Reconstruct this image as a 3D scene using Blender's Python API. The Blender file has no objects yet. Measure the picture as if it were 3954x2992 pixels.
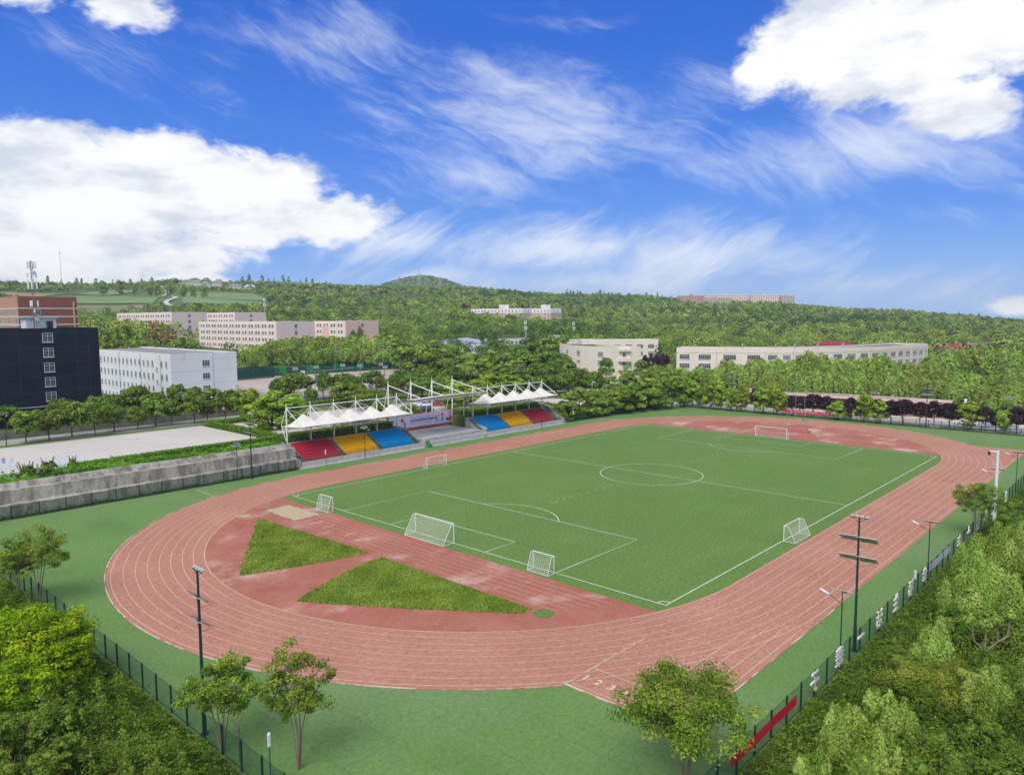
import bpy, math, random
import numpy as np
from mathutils import Vector, Matrix
R = random.Random(7)
NR = np.random.default_rng(11)
S = bpy.context.scene
COL = S.collection
rad = math.radians

# ------------------------------------------------------------------ terrain
AZN = [(77.1, [4.5, 6, 15, 26, 52, 76]), (61.2, [4.5, 7, 14, 24, 52, 80]), (52.0, [4, 6, 13, 21, 48, 76]), (42.1, [2, 3, 12, 19, 42, 66]),
       (32.3, [0, 0, 5, 11, 31, 53]), (22.9, [0, 0, 3, 7, 22, 42]), (14.5, [0, 0, 1, 4, 13, 24]), (7.9, [0, 0, 0, 1, 4, 9]), (-10., [0, 0, 0, 0, 0, 0])]
DN = [200, 330, 500, 680, 1000, 1300]
CONE = (1345.0, 1624.7, 82.0, 150.0)

def sstep(a, b, v):
    t = min(1.0, max(0.0, (v - a) / (b - a)))
    return t * t * (3 - 2 * t)

def lerp_tab(xs, ys, v):
    if v <= xs[0]: return ys[0]
    for i in range(len(xs) - 1):
        if v <= xs[i + 1]:
            t = (v - xs[i]) / (xs[i + 1] - xs[i])
            return ys[i] + (ys[i + 1] - ys[i]) * t
    return ys[-1]

def far_height(x, y):
    dx, dy = x + 114.3, y + 70.9
    d = math.hypot(dx, dy)
    az = math.degrees(math.atan2(dy, dx))
    if az > 77.1:
        f = 1 - sstep(95, 140, az)
        col = [c * f for c in AZN[0][1]]
    elif az <= -10:
        col = AZN[-1][1]
    else:
        for i in range(len(AZN) - 1):
            a, b = AZN[i], AZN[i + 1]
            if az >= b[0]:
                t = (a[0] - az) / (a[0] - b[0])
                col = [p + (q - p) * t for p, q in zip(a[1], b[1])]
                break
    z = lerp_tab(DN, col, d)
    if d > 1300: z *= 1 - 0.25 * sstep(1300, 3500, d)
    und = sstep(450, 900, d)
    z += und * (3.0 * math.sin(x * 0.013 + 1.3) * math.cos(y * 0.011) + 2.0 * math.sin(x * 0.031 + y * 0.023))
    c = math.hypot(x - CONE[0], y - CONE[1])
    if c < 300:
        z += CONE[2] * (1 - sstep(0, 1, c / 300.0)) ** 1.05
    return z

def local_height(x, y):
    if y > 52.6:
        if -39.5 <= x <= 40.5:                 # under the stands and the stage
            return lerp_tab([58.8, 59.3], [0, 4.0], y) if x < -9.2 or x > 11.2 else lerp_tab([64.9, 65.4], [0, 4.0], y)
        p = 1 - sstep(45, 105, x)
        if x < 44: r = lerp_tab([52.6, 56, 60], [0, 3.6, 4.0], y)
        else: r = 4.0 * sstep(60, 78, y)
        return r * p
    if y < -53.5:
        return -3.0 * sstep(-53.5, -90, y)
    if x < -95.5:
        return -2.5 * sstep(-95.5, -125, x)
    return 0.0

def ground_height(x, y):
    ox = max(-150 - x, x - 104, 0.0)
    oy = max(-130 - y, y - 112, 0.0)
    t = sstep(0, 70, math.hypot(ox, oy))
    a = local_height(x, y) if t < 1 else 0
    return a + (far_height(x, y) - a) * t if t > 0 else a


# ------------------------------------------------------------------ materials
MATS = {}
def nodes_of(m):
    m.use_nodes = True
    nt = m.node_tree
    nt.nodes.clear()
    return nt, nt.nodes, nt.links

def mat(name, c1, c2=None, scale=2.0, rough=0.8, detail=4.0, spec=0.25, metal=0.0, coord='Object', bump=0.0, fine=0.0, fine_scale=30.0, stretch=None, lo=0.35, hi=0.65):
    """Principled surface whose own colour wanders between c1 and c2 (noise), plus an optional fine grain."""
    if name in MATS: return MATS[name]
    m = bpy.data.materials.new(name)
    nt, N, L = nodes_of(m)
    out = N.new('ShaderNodeOutputMaterial'); b = N.new('ShaderNodeBsdfPrincipled')
    L.new(b.outputs[0], out.inputs[0])
    b.inputs['Roughness'].default_value = rough; b.inputs['Metallic'].default_value = metal
    b.inputs['Specular IOR Level'].default_value = spec
    if c2 is None:
        c2 = tuple(v * 0.86 for v in c1)
    tc = N.new('ShaderNodeTexCoord')
    src = tc.outputs[coord]
    if stretch:
        mp = N.new('ShaderNodeMapping'); mp.inputs['Scale'].default_value = stretch
        L.new(src, mp.inputs[0]); src = mp.outputs[0]
    nz = N.new('ShaderNodeTexNoise'); nz.inputs['Scale'].default_value = scale; nz.inputs['Detail'].default_value = detail
    L.new(src, nz.inputs['Vector'])
    rp = N.new('ShaderNodeMapRange'); rp.inputs['From Min'].default_value = lo; rp.inputs['From Max'].default_value = hi
    L.new(nz.outputs[0], rp.inputs[0])
    mx = N.new('ShaderNodeMix'); mx.data_type = 'RGBA'
    mx.inputs[6].default_value = (*c1, 1); mx.inputs[7].default_value = (*c2, 1)
    L.new(rp.outputs[0], mx.inputs[0])
    col = mx.outputs[2]
    if fine:
        n2 = N.new('ShaderNodeTexNoise'); n2.inputs['Scale'].default_value = fine_scale; n2.inputs['Detail'].default_value = 3
        L.new(src, n2.inputs['Vector'])
        r2 = N.new('ShaderNodeMapRange'); r2.inputs['From Min'].default_value = .3; r2.inputs['From Max'].default_value = .7
        r2.inputs['To Min'].default_value = 1 - fine; r2.inputs['To Max'].default_value = 1 + fine
        L.new(n2.outputs[0], r2.inputs[0])
        m2 = N.new('ShaderNodeMix'); m2.data_type = 'RGBA'; m2.blend_type = 'MULTIPLY'; m2.inputs[0].default_value = 1
        L.new(col, m2.inputs[6]); L.new(r2.outputs[0], m2.inputs[7]); col = m2.outputs[2]
    L.new(col, b.inputs['Base Color'])
    if bump:
        bp = N.new('ShaderNodeBump'); bp.inputs['Strength'].default_value = bump; bp.inputs['Distance'].default_value = 0.05
        L.new(nz.outputs[0], bp.inputs['Height']); L.new(bp.outputs[0], b.inputs['Normal'])
    MATS[name] = m
    return m

def mat_layers(name, base, layers, rough=0.9, fine=0.12, fine_scale=4.0, rings=None):
    """Ground surface: base colour with blotch layers [(colour, noise scale, lo, hi, amount, stretch)], grain on top."""
    m = bpy.data.materials.new(name); MATS[name] = m
    nt, N, L = nodes_of(m)
    out = N.new('ShaderNodeOutputMaterial'); b = N.new('ShaderNodeBsdfPrincipled'); L.new(b.outputs[0], out.inputs[0])
    b.inputs['Roughness'].default_value = rough; b.inputs['Specular IOR Level'].default_value = .15
    tc = N.new('ShaderNodeTexCoord'); src = tc.outputs['Object']
    rgb = N.new('ShaderNodeRGB'); rgb.outputs[0].default_value = (*base, 1); col = rgb.outputs[0]
    for k, (c, sc, lo, hi, amt, st) in enumerate(layers):
        mp = N.new('ShaderNodeMapping'); mp.inputs['Location'].default_value = (k * 37.1, k * 11.7, 0); mp.inputs['Scale'].default_value = st or (1, 1, 1)
        L.new(src, mp.inputs[0])
        nz = N.new('ShaderNodeTexNoise'); nz.inputs['Scale'].default_value = sc; nz.inputs['Detail'].default_value = 6; nz.inputs['Roughness'].default_value = .6
        L.new(mp.outputs[0], nz.inputs['Vector'])
        rp = N.new('ShaderNodeMapRange'); rp.interpolation_type = 'SMOOTHSTEP'
        rp.inputs['From Min'].default_value = lo; rp.inputs['From Max'].default_value = hi; rp.inputs['To Max'].default_value = amt
        L.new(nz.outputs[0], rp.inputs[0])
        mx = N.new('ShaderNodeMix'); mx.data_type = 'RGBA'; L.new(rp.outputs[0], mx.inputs[0]); L.new(col, mx.inputs[6]); mx.inputs[7].default_value = (*c, 1)
        col = mx.outputs[2]
    n2 = N.new('ShaderNodeTexNoise'); n2.inputs['Scale'].default_value = fine_scale; n2.inputs['Detail'].default_value = 5; n2.inputs['Roughness'].default_value = .8
    L.new(src, n2.inputs['Vector'])
    r2 = N.new('ShaderNodeMapRange'); r2.inputs['From Min'].default_value = .3; r2.inputs['From Max'].default_value = .7
    r2.inputs['To Min'].default_value = 1 - fine; r2.inputs['To Max'].default_value = 1 + fine
    L.new(n2.outputs[0], r2.inputs[0])
    m2 = N.new('ShaderNodeMix'); m2.data_type = 'RGBA'; m2.blend_type = 'MULTIPLY'; m2.inputs[0].default_value = 1
    L.new(col, m2.inputs[6]); L.new(r2.outputs[0], m2.inputs[7])
    L.new(m2.outputs[2], b.inputs['Base Color'])
    bp = N.new('ShaderNodeBump'); bp.inputs['Strength'].default_value = .10; bp.inputs['Distance'].default_value = .03
    L.new(n2.outputs[0], bp.inputs['Height']); L.new(bp.outputs[0], b.inputs['Normal'])
    return m

def leaf_mat(name, dark, mid, light, trans=0.28, vary=0.18, autumn=None):
    """Leaves: each leaf's own tint picks between three greens; each tree differs a little."""
    k_ = 1.0 if 'purple' in name or 'lavender' in name else 1.3 if 'near_w' in name or 'near_y' in name else 2.05
    if 'purple' not in name and 'lavender' not in name: dark, mid, light = [(min(.6, c[0] * k_ * 1.14), min(.6, c[1] * k_), c[2] * k_ * .82) for c in (dark, mid, light)]
    m = bpy.data.materials.new(name); MATS[name] = m
    nt, N, L = nodes_of(m)
    out = N.new('ShaderNodeOutputMaterial')
    at = N.new('ShaderNodeAttribute'); at.attribute_name = 'tint'
    rp = N.new('ShaderNodeValToRGB'); e = rp.color_ramp.elements
    e[0].position = 0; e[0].color = (*dark, 1); e[1].position = 1; e[1].color = (*light, 1)
    k = e.new(.5); k.color = (*mid, 1)
    if autumn:
        k = e.new(.93); k.color = (*light, 1); e[-1].color = (*autumn, 1)
    oi = N.new('ShaderNodeObjectInfo')
    mr = N.new('ShaderNodeMapRange'); mr.inputs['To Min'].default_value = 1 - vary; mr.inputs['To Max'].default_value = 1 + vary
    L.new(oi.outputs['Random'], mr.inputs[0])
    L.new(at.outputs['Fac'], rp.inputs[0])
    hs = N.new('ShaderNodeHueSaturation'); L.new(rp.outputs[0], hs.inputs['Color']); L.new(mr.outputs[0], hs.inputs['Value'])
    mh = N.new('ShaderNodeMapRange'); mh.inputs['To Min'].default_value = .488; mh.inputs['To Max'].default_value = .512
    L.new(oi.outputs['Random'], mh.inputs[0]); L.new(mh.outputs[0], hs.inputs['Hue'])
    d = N.new('ShaderNodeBsdfDiffuse'); t = N.new('ShaderNodeBsdfTranslucent'); mx = N.new('ShaderNodeMixShader')
    mx.inputs[0].default_value = trans
    L.new(hs.outputs[0], d.inputs[0]); L.new(hs.outputs[0], t.inputs[0]); L.new(d.outputs[0], mx.inputs[1]); L.new(t.outputs[0], mx.inputs[2])
    L.new(mx.outputs[0], out.inputs[0])
    return m

def mesh_net_mat(name, c, alpha):
    m = bpy.data.materials.new(name); MATS[name] = m
    nt, N, L = nodes_of(m)
    out = N.new('ShaderNodeOutputMaterial'); t = N.new('ShaderNodeBsdfTransparent'); d = N.new('ShaderNodeBsdfDiffuse'); mx = N.new('ShaderNodeMixShader')
    d.inputs[0].default_value = (*c, 1); mx.inputs[0].default_value = alpha
    L.new(t.outputs[0], mx.inputs[1]); L.new(d.outputs[0], mx.inputs[2]); L.new(mx.outputs[0], out.inputs[0])
    return m

# ------------------------------------------------------------------ mesh collector
class MB:
    def __init__(s): s.v = []; s.f = []; s.m = []
    def face(s, pts, mi=0):
        i = len(s.v); s.v += [tuple(p) for p in pts]; s.f.append(tuple(range(i, i + len(pts)))); s.m.append(mi)
    def box(s, cx, cy, cz, sx, sy, sz, rz=0.0, mi=0, top=None):
        """box centred cx,cy with bottom... cz is the centre; top = scale of the upper face"""
        c, sn = math.cos(rz), math.sin(rz); i = len(s.v); tp = top or (1, 1)
        for dz, k in ((-.5, (1, 1)), (.5, tp)):
            for dx, dy in ((-.5, -.5), (.5, -.5), (.5, .5), (-.5, .5)):
                x, y = dx * sx * k[0], dy * sy * k[1]
                s.v.append((cx + x * c - y * sn, cy + x * sn + y * c, cz + dz * sz))
        for q in ((3, 2, 1, 0), (4, 5, 6, 7), (0, 1, 5, 4), (1, 2, 6, 5), (2, 3, 7, 6), (3, 0, 4, 7)):
            s.f.append(tuple(i + k for k in q)); s.m.append(mi)
    def tube(s, a, b, r0, r1=None, n=8, mi=0, caps=True):
        r1 = r0 if r1 is None else r1
        a, b = Vector(a), Vector(b); d = (b - a)
        if d.length < 1e-6: return
        d.normalize(); u = d.orthogonal().normalized(); w = d.cross(u); i = len(s.v)
        for p, r in ((a, r0), (b, r1)):
            for k in range(n):
                t = 2 * math.pi * k / n
                s.v.append(tuple(p + u * math.cos(t) * r + w * math.sin(t) * r))
        for k in range(n):
            s.f.append((i + k, i + (k + 1) % n, i + n + (k + 1) % n, i + n + k)); s.m.append(mi)
        if caps:
            s.f.append(tuple(i + k for k in reversed(range(n)))); s.m.append(mi)
            s.f.append(tuple(i + n + k for k in range(n))); s.m.append(mi)
    def path(s, pts, r, n=6, mi=0):
        for a, b in zip(pts[:-1], pts[1:]):
            s.tube(a, b, r if not callable(r) else r(a), r if not callable(r) else r(b), n, mi)
    def prism(s, poly, z0, z1, mi=0, cap=True, mtop=None):
        """poly counter-clockwise"""
        n = len(poly); i = len(s.v)
        for z in (z0, z1):
            for x, y in poly: s.v.append((x, y, z))
        for k in range(n):
            s.f.append((i + k, i + (k + 1) % n, i + n + (k + 1) % n, i + n + k)); s.m.append(mi)
        if cap:
            s.f.append(tuple(i + n + k for k in range(n))); s.m.append(mi if mtop is None else mtop)
            s.f.append(tuple(i + k for k in reversed(range(n)))); s.m.append(mi)
    def ring(s, cx, cy, cz, r, h, n=12, mi=0, r1=None):
        s.tube((cx, cy, cz), (cx, cy, cz + h), r, r1, n, mi)
    def build(s, name, mats, parent=None, loc=(0, 0, 0), smooth=False):
        me = bpy.data.meshes.new(name)
        me.from_pydata(s.v, [], s.f)
        mats = mats if isinstance(mats, (list, tuple)) else [mats]
        for m in mats: me.materials.append(m)
        if len(mats) > 1: me.polygons.foreach_set('material_index', s.m)
        if smooth: me.polygons.foreach_set('use_smooth', [True] * len(s.f))
        me.update()
        return link(name, me, parent, loc)

def link(name, data, parent=None, loc=(0, 0, 0), rz=0.0, scale=None):
    o = bpy.data.objects.new(name, data); COL.objects.link(o)
    o.location = loc; o.rotation_euler = (0, 0, rz)
    if scale: o.scale = scale
    if parent: o.parent = parent
    return o

def tag(o, label, cat, group=None, kind=None):
    if label: o['label'] = label
    if cat: o['category'] = cat
    if group: o['group'] = group
    if kind: o['kind'] = kind
    return o

def thing(name, label, cat, loc=(0, 0, 0), rz=0.0, group=None, scale=None):
    return tag(link(name, None, None, loc, rz, scale), label, cat, group)

def structure(o): o['kind'] = 'structure'; return o
def stuff(o, label=None, cat=None): o['kind'] = 'stuff'; return tag(o, label, cat)

def dup(root, loc, label, rz=0.0, scale=None, group=None):
    r = root.copy(); COL.objects.link(r); r.location = loc; r.rotation_euler = (0, 0, rz)
    if scale: r.scale = scale
    r['label'] = label
    if group: r['group'] = group
    for ch in root.children:
        c = ch.copy(); COL.objects.link(c); c.parent = r
        for g in ch.children:
            d = g.copy(); COL.objects.link(d); d.parent = c
    return r

ORD = 'zeroth first second third fourth fifth sixth seventh eighth ninth tenth eleventh twelfth thirteenth fourteenth fifteenth sixteenth seventeenth eighteenth nineteenth'.split()
TENS = {2: 'twent', 3: 'thirt', 4: 'fort', 5: 'fift', 6: 'sixt', 7: 'sevent'}
def ordinal(n):
    if n < 20: return ORD[n]
    t, u = divmod(n, 10)
    return TENS[t] + ('ieth' if u == 0 else 'y-' + ORD[u])

def text_mesh(body, size, extrude, bold=0.0):
    c = bpy.data.curves.new('lettering', 'FONT'); c.body = body; c.size = size; c.extrude = extrude; c.offset = bold
    c.align_x = 'CENTER'; c.align_y = 'CENTER'; c.resolution_u = 2
    o = bpy.data.objects.new('lettering', c); COL.objects.link(o)
    bpy.context.view_layer.update()
    me = bpy.data.meshes.new_from_object(o.evaluated_get(bpy.context.evaluated_depsgraph_get()))
    bpy.data.objects.remove(o); bpy.data.curves.remove(c)
    return me

def bearing(x, y): return -math.atan2(y + 70.9, x + 114.3)   # grows from left to right as seen from the drone

# ------------------------------------------------------------------ colours
TURF = mat_layers('outer_turf', (.108, .200, .052), [((.128, .226, .066), .06, .4, .7, .7, None), ((.092, .168, .045), .22, .5, .75, .5, None), ((.16, .21, .11), .5, .6, .8, .4, None), ((.15, .215, .095), .035, .45, .62, .55, (1, .5, 1)), ((.075, .14, .04), .08, .55, .7, .45, None)], fine=.27, fine_scale=2.6)
PITCH = mat_layers('pitch_turf', (.104, .178, .038), [((.122, .202, .048), .045, .4, .7, .8, None), ((.094, .155, .032), .12, .5, .75, .6, (1, .4, 1)), ((.19, .235, .12), .09, .58, .8, .6, (.4, 1.2, 1)), ((.09, .165, .045), .25, .42, .58, .3, (.06, 1, 1))], fine=.42, fine_scale=2.6)
TRACK = mat_layers('track_rubber', (.36, .167, .112), [((.42, .205, .152), .05, .4, .7, .7, None), ((.335, .132, .098), .13, .5, .72, .55, None), ((.46, .27, .21), .35, .55, .8, .45, (1, .6, 1))], fine=.3, fine_scale=2.0)
DZONE = mat_layers('field_event_rubber', (.31, .112, .076), [((.37, .148, .11), .09, .42, .65, .8, None), ((.49, .33, .27), .16, .50, .70, .9, (.6, 1, 1)), ((.265, .075, .052), .3, .5, .7, .5, None)], fine=.2, fine_scale=2.0)
LINE_WORN = mat_layers('line_paint_worn', (.47, .24, .19), [((.41, .175, .14), .12, .38, .6, .85, None)], fine=.1)
LINE = mat_layers('line_paint', (.60, .50, .385), [((.55, .38, .30), .12, .38, .6, .85, None), ((.45, .2, .16), 1.3, .55, .7, .7, None)], fine=.1)
PLINE = mat_layers('pitch_line_paint', (.60, .62, .53), [((.36, .44, .28), .5, .46, .7, .75, None)], fine=.1)
GRASS = mat_layers('rough_grass_soil', (.11, .16, .03), [((.085, .17, .025), .3, .4, .6, .8, None), ((.17, .19, .05), .6, .5, .7, .7, None)], fine=.4, fine_scale=3)
EARTH = mat_layers('hill_ground', (.075, .115, .03), [((.11, .17, .045), .012, .4, .6, .8, None), ((.15, .12, .065), .02, .58, .7, .5, None)], fine=.3, fine_scale=.6)
CONC = mat_layers('concrete_paving', (.46, .42, .38), [((.36, .33, .295), .9, .6, .72, .5, (.3, 1, 1)), ((.50, .47, .43), .08, .4, .65, .8, None), ((.33, .31, .28), .2, .55, .75, .5, None)], fine=.12, fine_scale=1.5)
ASPH = mat_layers('asphalt_grey', (.27, .26, .25), [((.33, .32, .31), .1, .4, .65, .8, None), ((.2, .19, .18), .3, .6, .75, .5, None)], fine=.12, fine_scale=2)
COURT = mat_layers('court_surface', (.38, .33, .30), [((.40, .26, .22), .06, .45, .6, .8, None), ((.46, .42, .38), .1, .5, .7, .6, None)], fine=.12, fine_scale=1.5)
SAND = mat_layers('sand', (.42, .33, .2), [((.36, .29, .17), 1.2, .4, .65, .8, None), ((.2, .2, .08), .8, .62, .75, .5, None)], fine=.25, fine_scale=5)
SOIL = mat_layers('bare_soil', (.26, .175, .115), [((.2, .17, .08), .05, .45, .65, .8, (1, .3, 1))], fine=.2, fine_scale=.5)
CROP = mat_layers('crop_green', (.15, .235, .085), [((.11, .19, .06), .05, .42, .6, .9, (.25, 1.6, 1)), ((.2, .24, .11), .12, .5, .65, .7, (.2, 1.5, 1))], fine=.2, fine_scale=.6)
WALLC = mat_layers('weathered_concrete', (.37, .34, .295), [((.15, .135, .115), .8, .43, .62, .8, (1, 1, .22)), ((.50, .47, .43), .55, .54, .7, .75, (1, 1, .3)), ((.08, .08, .062), .35, .57, .7, .7, (1, 1, .5)), ((.2, .19, .17), 2.6, .5, .66, .7, (1, 1, .35)), ((.09, .11, .05), 1.1, .6, .7, .7, (1, 1, .6))], fine=.15, fine_scale=3)
PALEC = mat('pale_concrete', (.50, .49, .48), (.40, .39, .375), 1.2, fine=.08)
STEEL_W = mat('white_paint', (.76, .75, .70), (.70, .69, .65), 3, .45)
MEMB = mat('white_membrane', (.67, .64, .57), (.60, .575, .51), .8, .6)
GREEN_P = mat('dark_green_paint', (.012, .045, .035), (.016, .055, .045), 4, .5)
GREEN_L = mat('bright_green_paint', (.03, .30, .09), (.025, .26, .08), 4, .5)
TEAL_P = mat('teal_green_paint', (.02, .16, .12), (.02, .13, .1), 4, .5)
DARKM = mat('dark_metal', (.03, .035, .045), (.04, .045, .05), 4, .5)
GLASS = mat('window_glass', (.05, .065, .075), (.09, .11, .125), .35, .12, spec=.6)
GLASS2 = mat('window_glass_curtained', (.13, .145, .15), (.2, .21, .22), .5, .25, spec=.5)
FRAME = mat('window_frame_white', (.72, .72, .70), None, 3, .5)
PANEL = mat('solar_cell', (.055, .065, .075), (.075, .085, .09), 6, .18, spec=.6)
ALU = mat('aluminium', (.62, .63, .64), (.55, .56, .57), 4, .35, metal=.3)
BLACKR = mat('roof_bitumen', (.045, .047, .05), (.10, .10, .10), .25, .8)
GREYR = mat('roof_grey', (.19, .185, .175), (.28, .27, .255), .2, .85)
BARK = mat('bark', (.16, .12, .085), (.085, .065, .05), 3, .9, stretch=(1, 1, .2))
PBARK = mat('pale_bark', (.27, .22, .16), (.17, .135, .10), 3, .9, stretch=(1, 1, .2))
NETM = mesh_net_mat('goal_net', (.75, .75, .72), .10)
FENCEM = mesh_net_mat('fence_mesh', (.012, .065, .055), .34)
SCREENM = mesh_net_mat('wind_screen', (.012, .07, .06), .8)
RAILM = mesh_net_mat('rail_mesh', (.015, .12, .085), .45)
RAILM2 = mesh_net_mat('stand_rail_mesh', (.03, .12, .08), .30)

# ------------------------------------------------------------------ foliage
def np_mesh(name, V, tint, m):
    n = len(V) // 4
    me = bpy.data.meshes.new(name)
    me.vertices.add(4 * n); me.vertices.foreach_set('co', np.ascontiguousarray(V, dtype=np.float32).ravel())
    me.loops.add(4 * n); me.loops.foreach_set('vertex_index', np.arange(4 * n, dtype=np.int32))
    me.polygons.add(n); me.polygons.foreach_set('loop_start', np.arange(0, 4 * n, 4, dtype=np.int32))
    me.update(calc_edges=True)
    a = me.attributes.new('tint', 'FLOAT', 'FACE'); a.data.foreach_set('value', np.clip(tint, 0, 1).astype(np.float32))
    me.materials.append(m)
    return me

def unit(v): return v / np.maximum(np.linalg.norm(v, axis=1, keepdims=True), 1e-6)

def leaf_quads(P, N, size, aspect=.9, down=0.0):
    """one diamond-shaped leaf (or leaf spray) per point, facing N"""
    n = len(P)
    N = unit(N + NR.normal(0, .45, (n, 3)))
    T = NR.normal(0, 1, (n, 3)); T[:, 2] -= down * 3
    T = unit(T - N * (T * N).sum(1, keepdims=True))
    B = np.cross(N, T)
    s = (size * NR.uniform(.65, 1.35, n))[:, None]
    V = np.stack([P - T * s * aspect, P + B * s * .5, P + T * s * aspect, P - B * s * .5], 1)
    return V.reshape(-1, 3)

def sphere_dirs(n):
    return unit(NR.normal(0, 1, (n, 3)))

def clump_leaves(C, RR, n, flat=.8, tint_spread=.25, inner=.35):
    """leaves on the outside of many small clumps; each clump has a tint of its own"""
    C = np.asarray(C); RR = np.asarray(RR)
    k = NR.choice(len(C), n, p=(RR ** 2) / (RR ** 2).sum())
    d = sphere_dirs(n)
    low = d[:, 2] < -.6; d[low, 2] *= -.6; d = unit(d)
    r = RR[k] * (1 - inner * NR.random(n) ** 2)
    P = C[k] + d * r[:, None] * np.array([1, 1, flat])
    ct = NR.normal(.5, tint_spread, len(C))
    t = ct[k] + NR.normal(0, .16, n)
    return P, d + np.array([0, 0, .35]), t

def lobes_of(W, H, z0, kind):
    """clump centres of a crown W wide whose foliage runs from z0 to H"""
    cz, rz, rr = (z0 + H) / 2, (H - z0) / 2, W / 2
    C, K = [], []
    if kind in ('round', 'purple'):
        m = 62
        for i in range(m):
            d = sphere_dirs(1)[0]
            if d[2] < -.75: d[2] *= -.7
            s = R.uniform(.62, .86)
            w = 1.0 if d[2] > -.3 else .9
            C.append((d[0] * rr * s * w + R.uniform(-.05, .05) * W, d[1] * rr * s * w, cz + d[2] * rz * s)); K.append(rr * R.uniform(.22, .36))
    elif kind == 'broad':
        for j in range(5):
            a = R.uniform(0, 6.3); q = R.uniform(.1, .55)
            lx, ly, lz = math.cos(a) * rr * q, math.sin(a) * rr * q, cz + R.uniform(-.35, .45) * rz
            lr = rr * R.uniform(.45, .62)
            for i in range(14):
                d = sphere_dirs(1)[0]
                C.append((lx + d[0] * lr * .8, ly + d[1] * lr * .8, min(H - .2 * lr, lz + abs(d[2]) * lr * .8 - .1 * lr))); K.append(lr * R.uniform(.24, .42))
        for i in range(14):
            a = R.uniform(0, 6.3); C.append((math.cos(a) * rr * .7, math.sin(a) * rr * .7, z0 + R.uniform(.1, .5) * rz)); K.append(rr * R.uniform(.18, .3))
    elif kind == 'bright':
        for i in range(60):
            d = sphere_dirs(1)[0]; lay = R.random() ** .9
            q = math.sqrt(R.random()) * math.sqrt(max(.05, 1 - (2 * abs(lay - .42)) ** 2.4 * .85)) * .86
            a = R.uniform(0, 6.3)
            C.append((math.cos(a) * rr * q, math.sin(a) * rr * q, z0 + lay * (H - z0) * .93)); K.append(rr * R.uniform(.2, .32))
    elif kind == 'poplar':
        for i in range(34):
            t = R.random(); a = R.uniform(0, 6.3); q = rr * .6 * math.sin(math.pi * min(1, t * .8 + .15))
            C.append((math.cos(a) * q, math.sin(a) * q, z0 + t * (H - z0) * .95)); K.append(rr * R.uniform(.25, .42))
    elif kind == 'conifer':
        for i in range(60):
            t = R.random(); a = R.uniform(0, 6.3); q = rr * (1 - t) * .85
            C.append((math.cos(a) * q, math.sin(a) * q, z0 + t * (H - z0) * .96)); K.append(rr * (.12 + .2 * (1 - t)))
    return C, K

def crown_mesh(kind, W, H, z0, n, leaf, m, flat=.8):
    C, K = lobes_of(W, H, z0, kind)
    P, Nn, t = clump_leaves(C, K, n, flat)
    return np_mesh('crown', leaf_quads(P, Nn, leaf), t, m)

def willow_mesh(W, H, z0, n, leaf, m, strands=150):
    """rounded top, leaves strung along hanging switches"""
    rr = W / 2; top = []
    for i in range(strands):
        a = R.uniform(0, 6.3); q = math.sqrt(R.random())
        lump = .82 + .18 * math.sin(a * 3 + 1) * math.cos(a * 2)
        x, y = math.cos(a) * rr * q * lump, math.sin(a) * rr * q * lump
        zt = z0 + (H - z0) * (.45 + .55 * math.sqrt(max(0, 1 - (q * .95) ** 2))) * R.uniform(.86, 1.0)
        top.append((x, y, zt, R.uniform(.25, .6) * (H - z0) * (.5 + .5 * q), a))
    top = np.array(top)
    k = NR.integers(0, strands, n); u = NR.random(n)
    P = np.stack([top[k, 0] + np.cos(top[k, 4]) * .10 * W * np.sin(u * 1.6) + NR.normal(0, .028 * W, n),
                  top[k, 1] + np.sin(top[k, 4]) * .10 * W * np.sin(u * 1.6) + NR.normal(0, .028 * W, n),
                  np.maximum(z0 * .6, top[k, 2] - u * top[k, 3]) + NR.normal(0, .012 * H, n)], 1)
    Nn = np.stack([np.cos(top[k, 4]), np.sin(top[k, 4]), .4 + .6 * (1 - u)], 1)
    ct = NR.normal(.5, .24, strands)
    t = ct[k] + NR.normal(0, .15, n)
    return np_mesh('crown', leaf_quads(P, Nn, leaf, 1.25, .8), t, m)

def feather_mesh(W, H, z0, n, leaf, m, plumes=16):
    """several upright shoots whose fine leaves droop at the ends"""
    A = []
    for i in range(plumes):
        a = R.uniform(0, 6.3); q = math.sqrt(R.random()) * W / 2 * .8
        top = H * (1 - .4 * (q / (W / 2)) ** 2) * R.uniform(.58, 1.04)
        A.append((math.cos(a) * q, math.sin(a) * q, top, R.uniform(.13, .22) * W, R.uniform(.45, .75) * top))
    A = np.array(A); k = NR.integers(0, plumes, n); u = NR.random(n) ** .8
    a = NR.uniform(0, 6.283, n); r = A[k, 3] * (.25 + .95 * np.sin(u * 2.6)) * NR.random(n) ** .4
    x = A[k, 0] * (1 - .35 * u) + np.cos(a) * r; y = A[k, 1] * (1 - .35 * u) + np.sin(a) * r
    z = A[k, 2] - u * A[k, 4] - .25 * r + NR.normal(0, .03 * H, n)
    N_ = np.stack([np.cos(a), np.sin(a), np.full(n, .7)], 1)
    t = NR.normal(.5, .2, plumes)[k] + NR.normal(0, .17, n)
    return np_mesh('crown', leaf_quads(np.stack([x, y, np.maximum(z, .1)], 1), N_, leaf, 1.3, .7), t, m)

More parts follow.
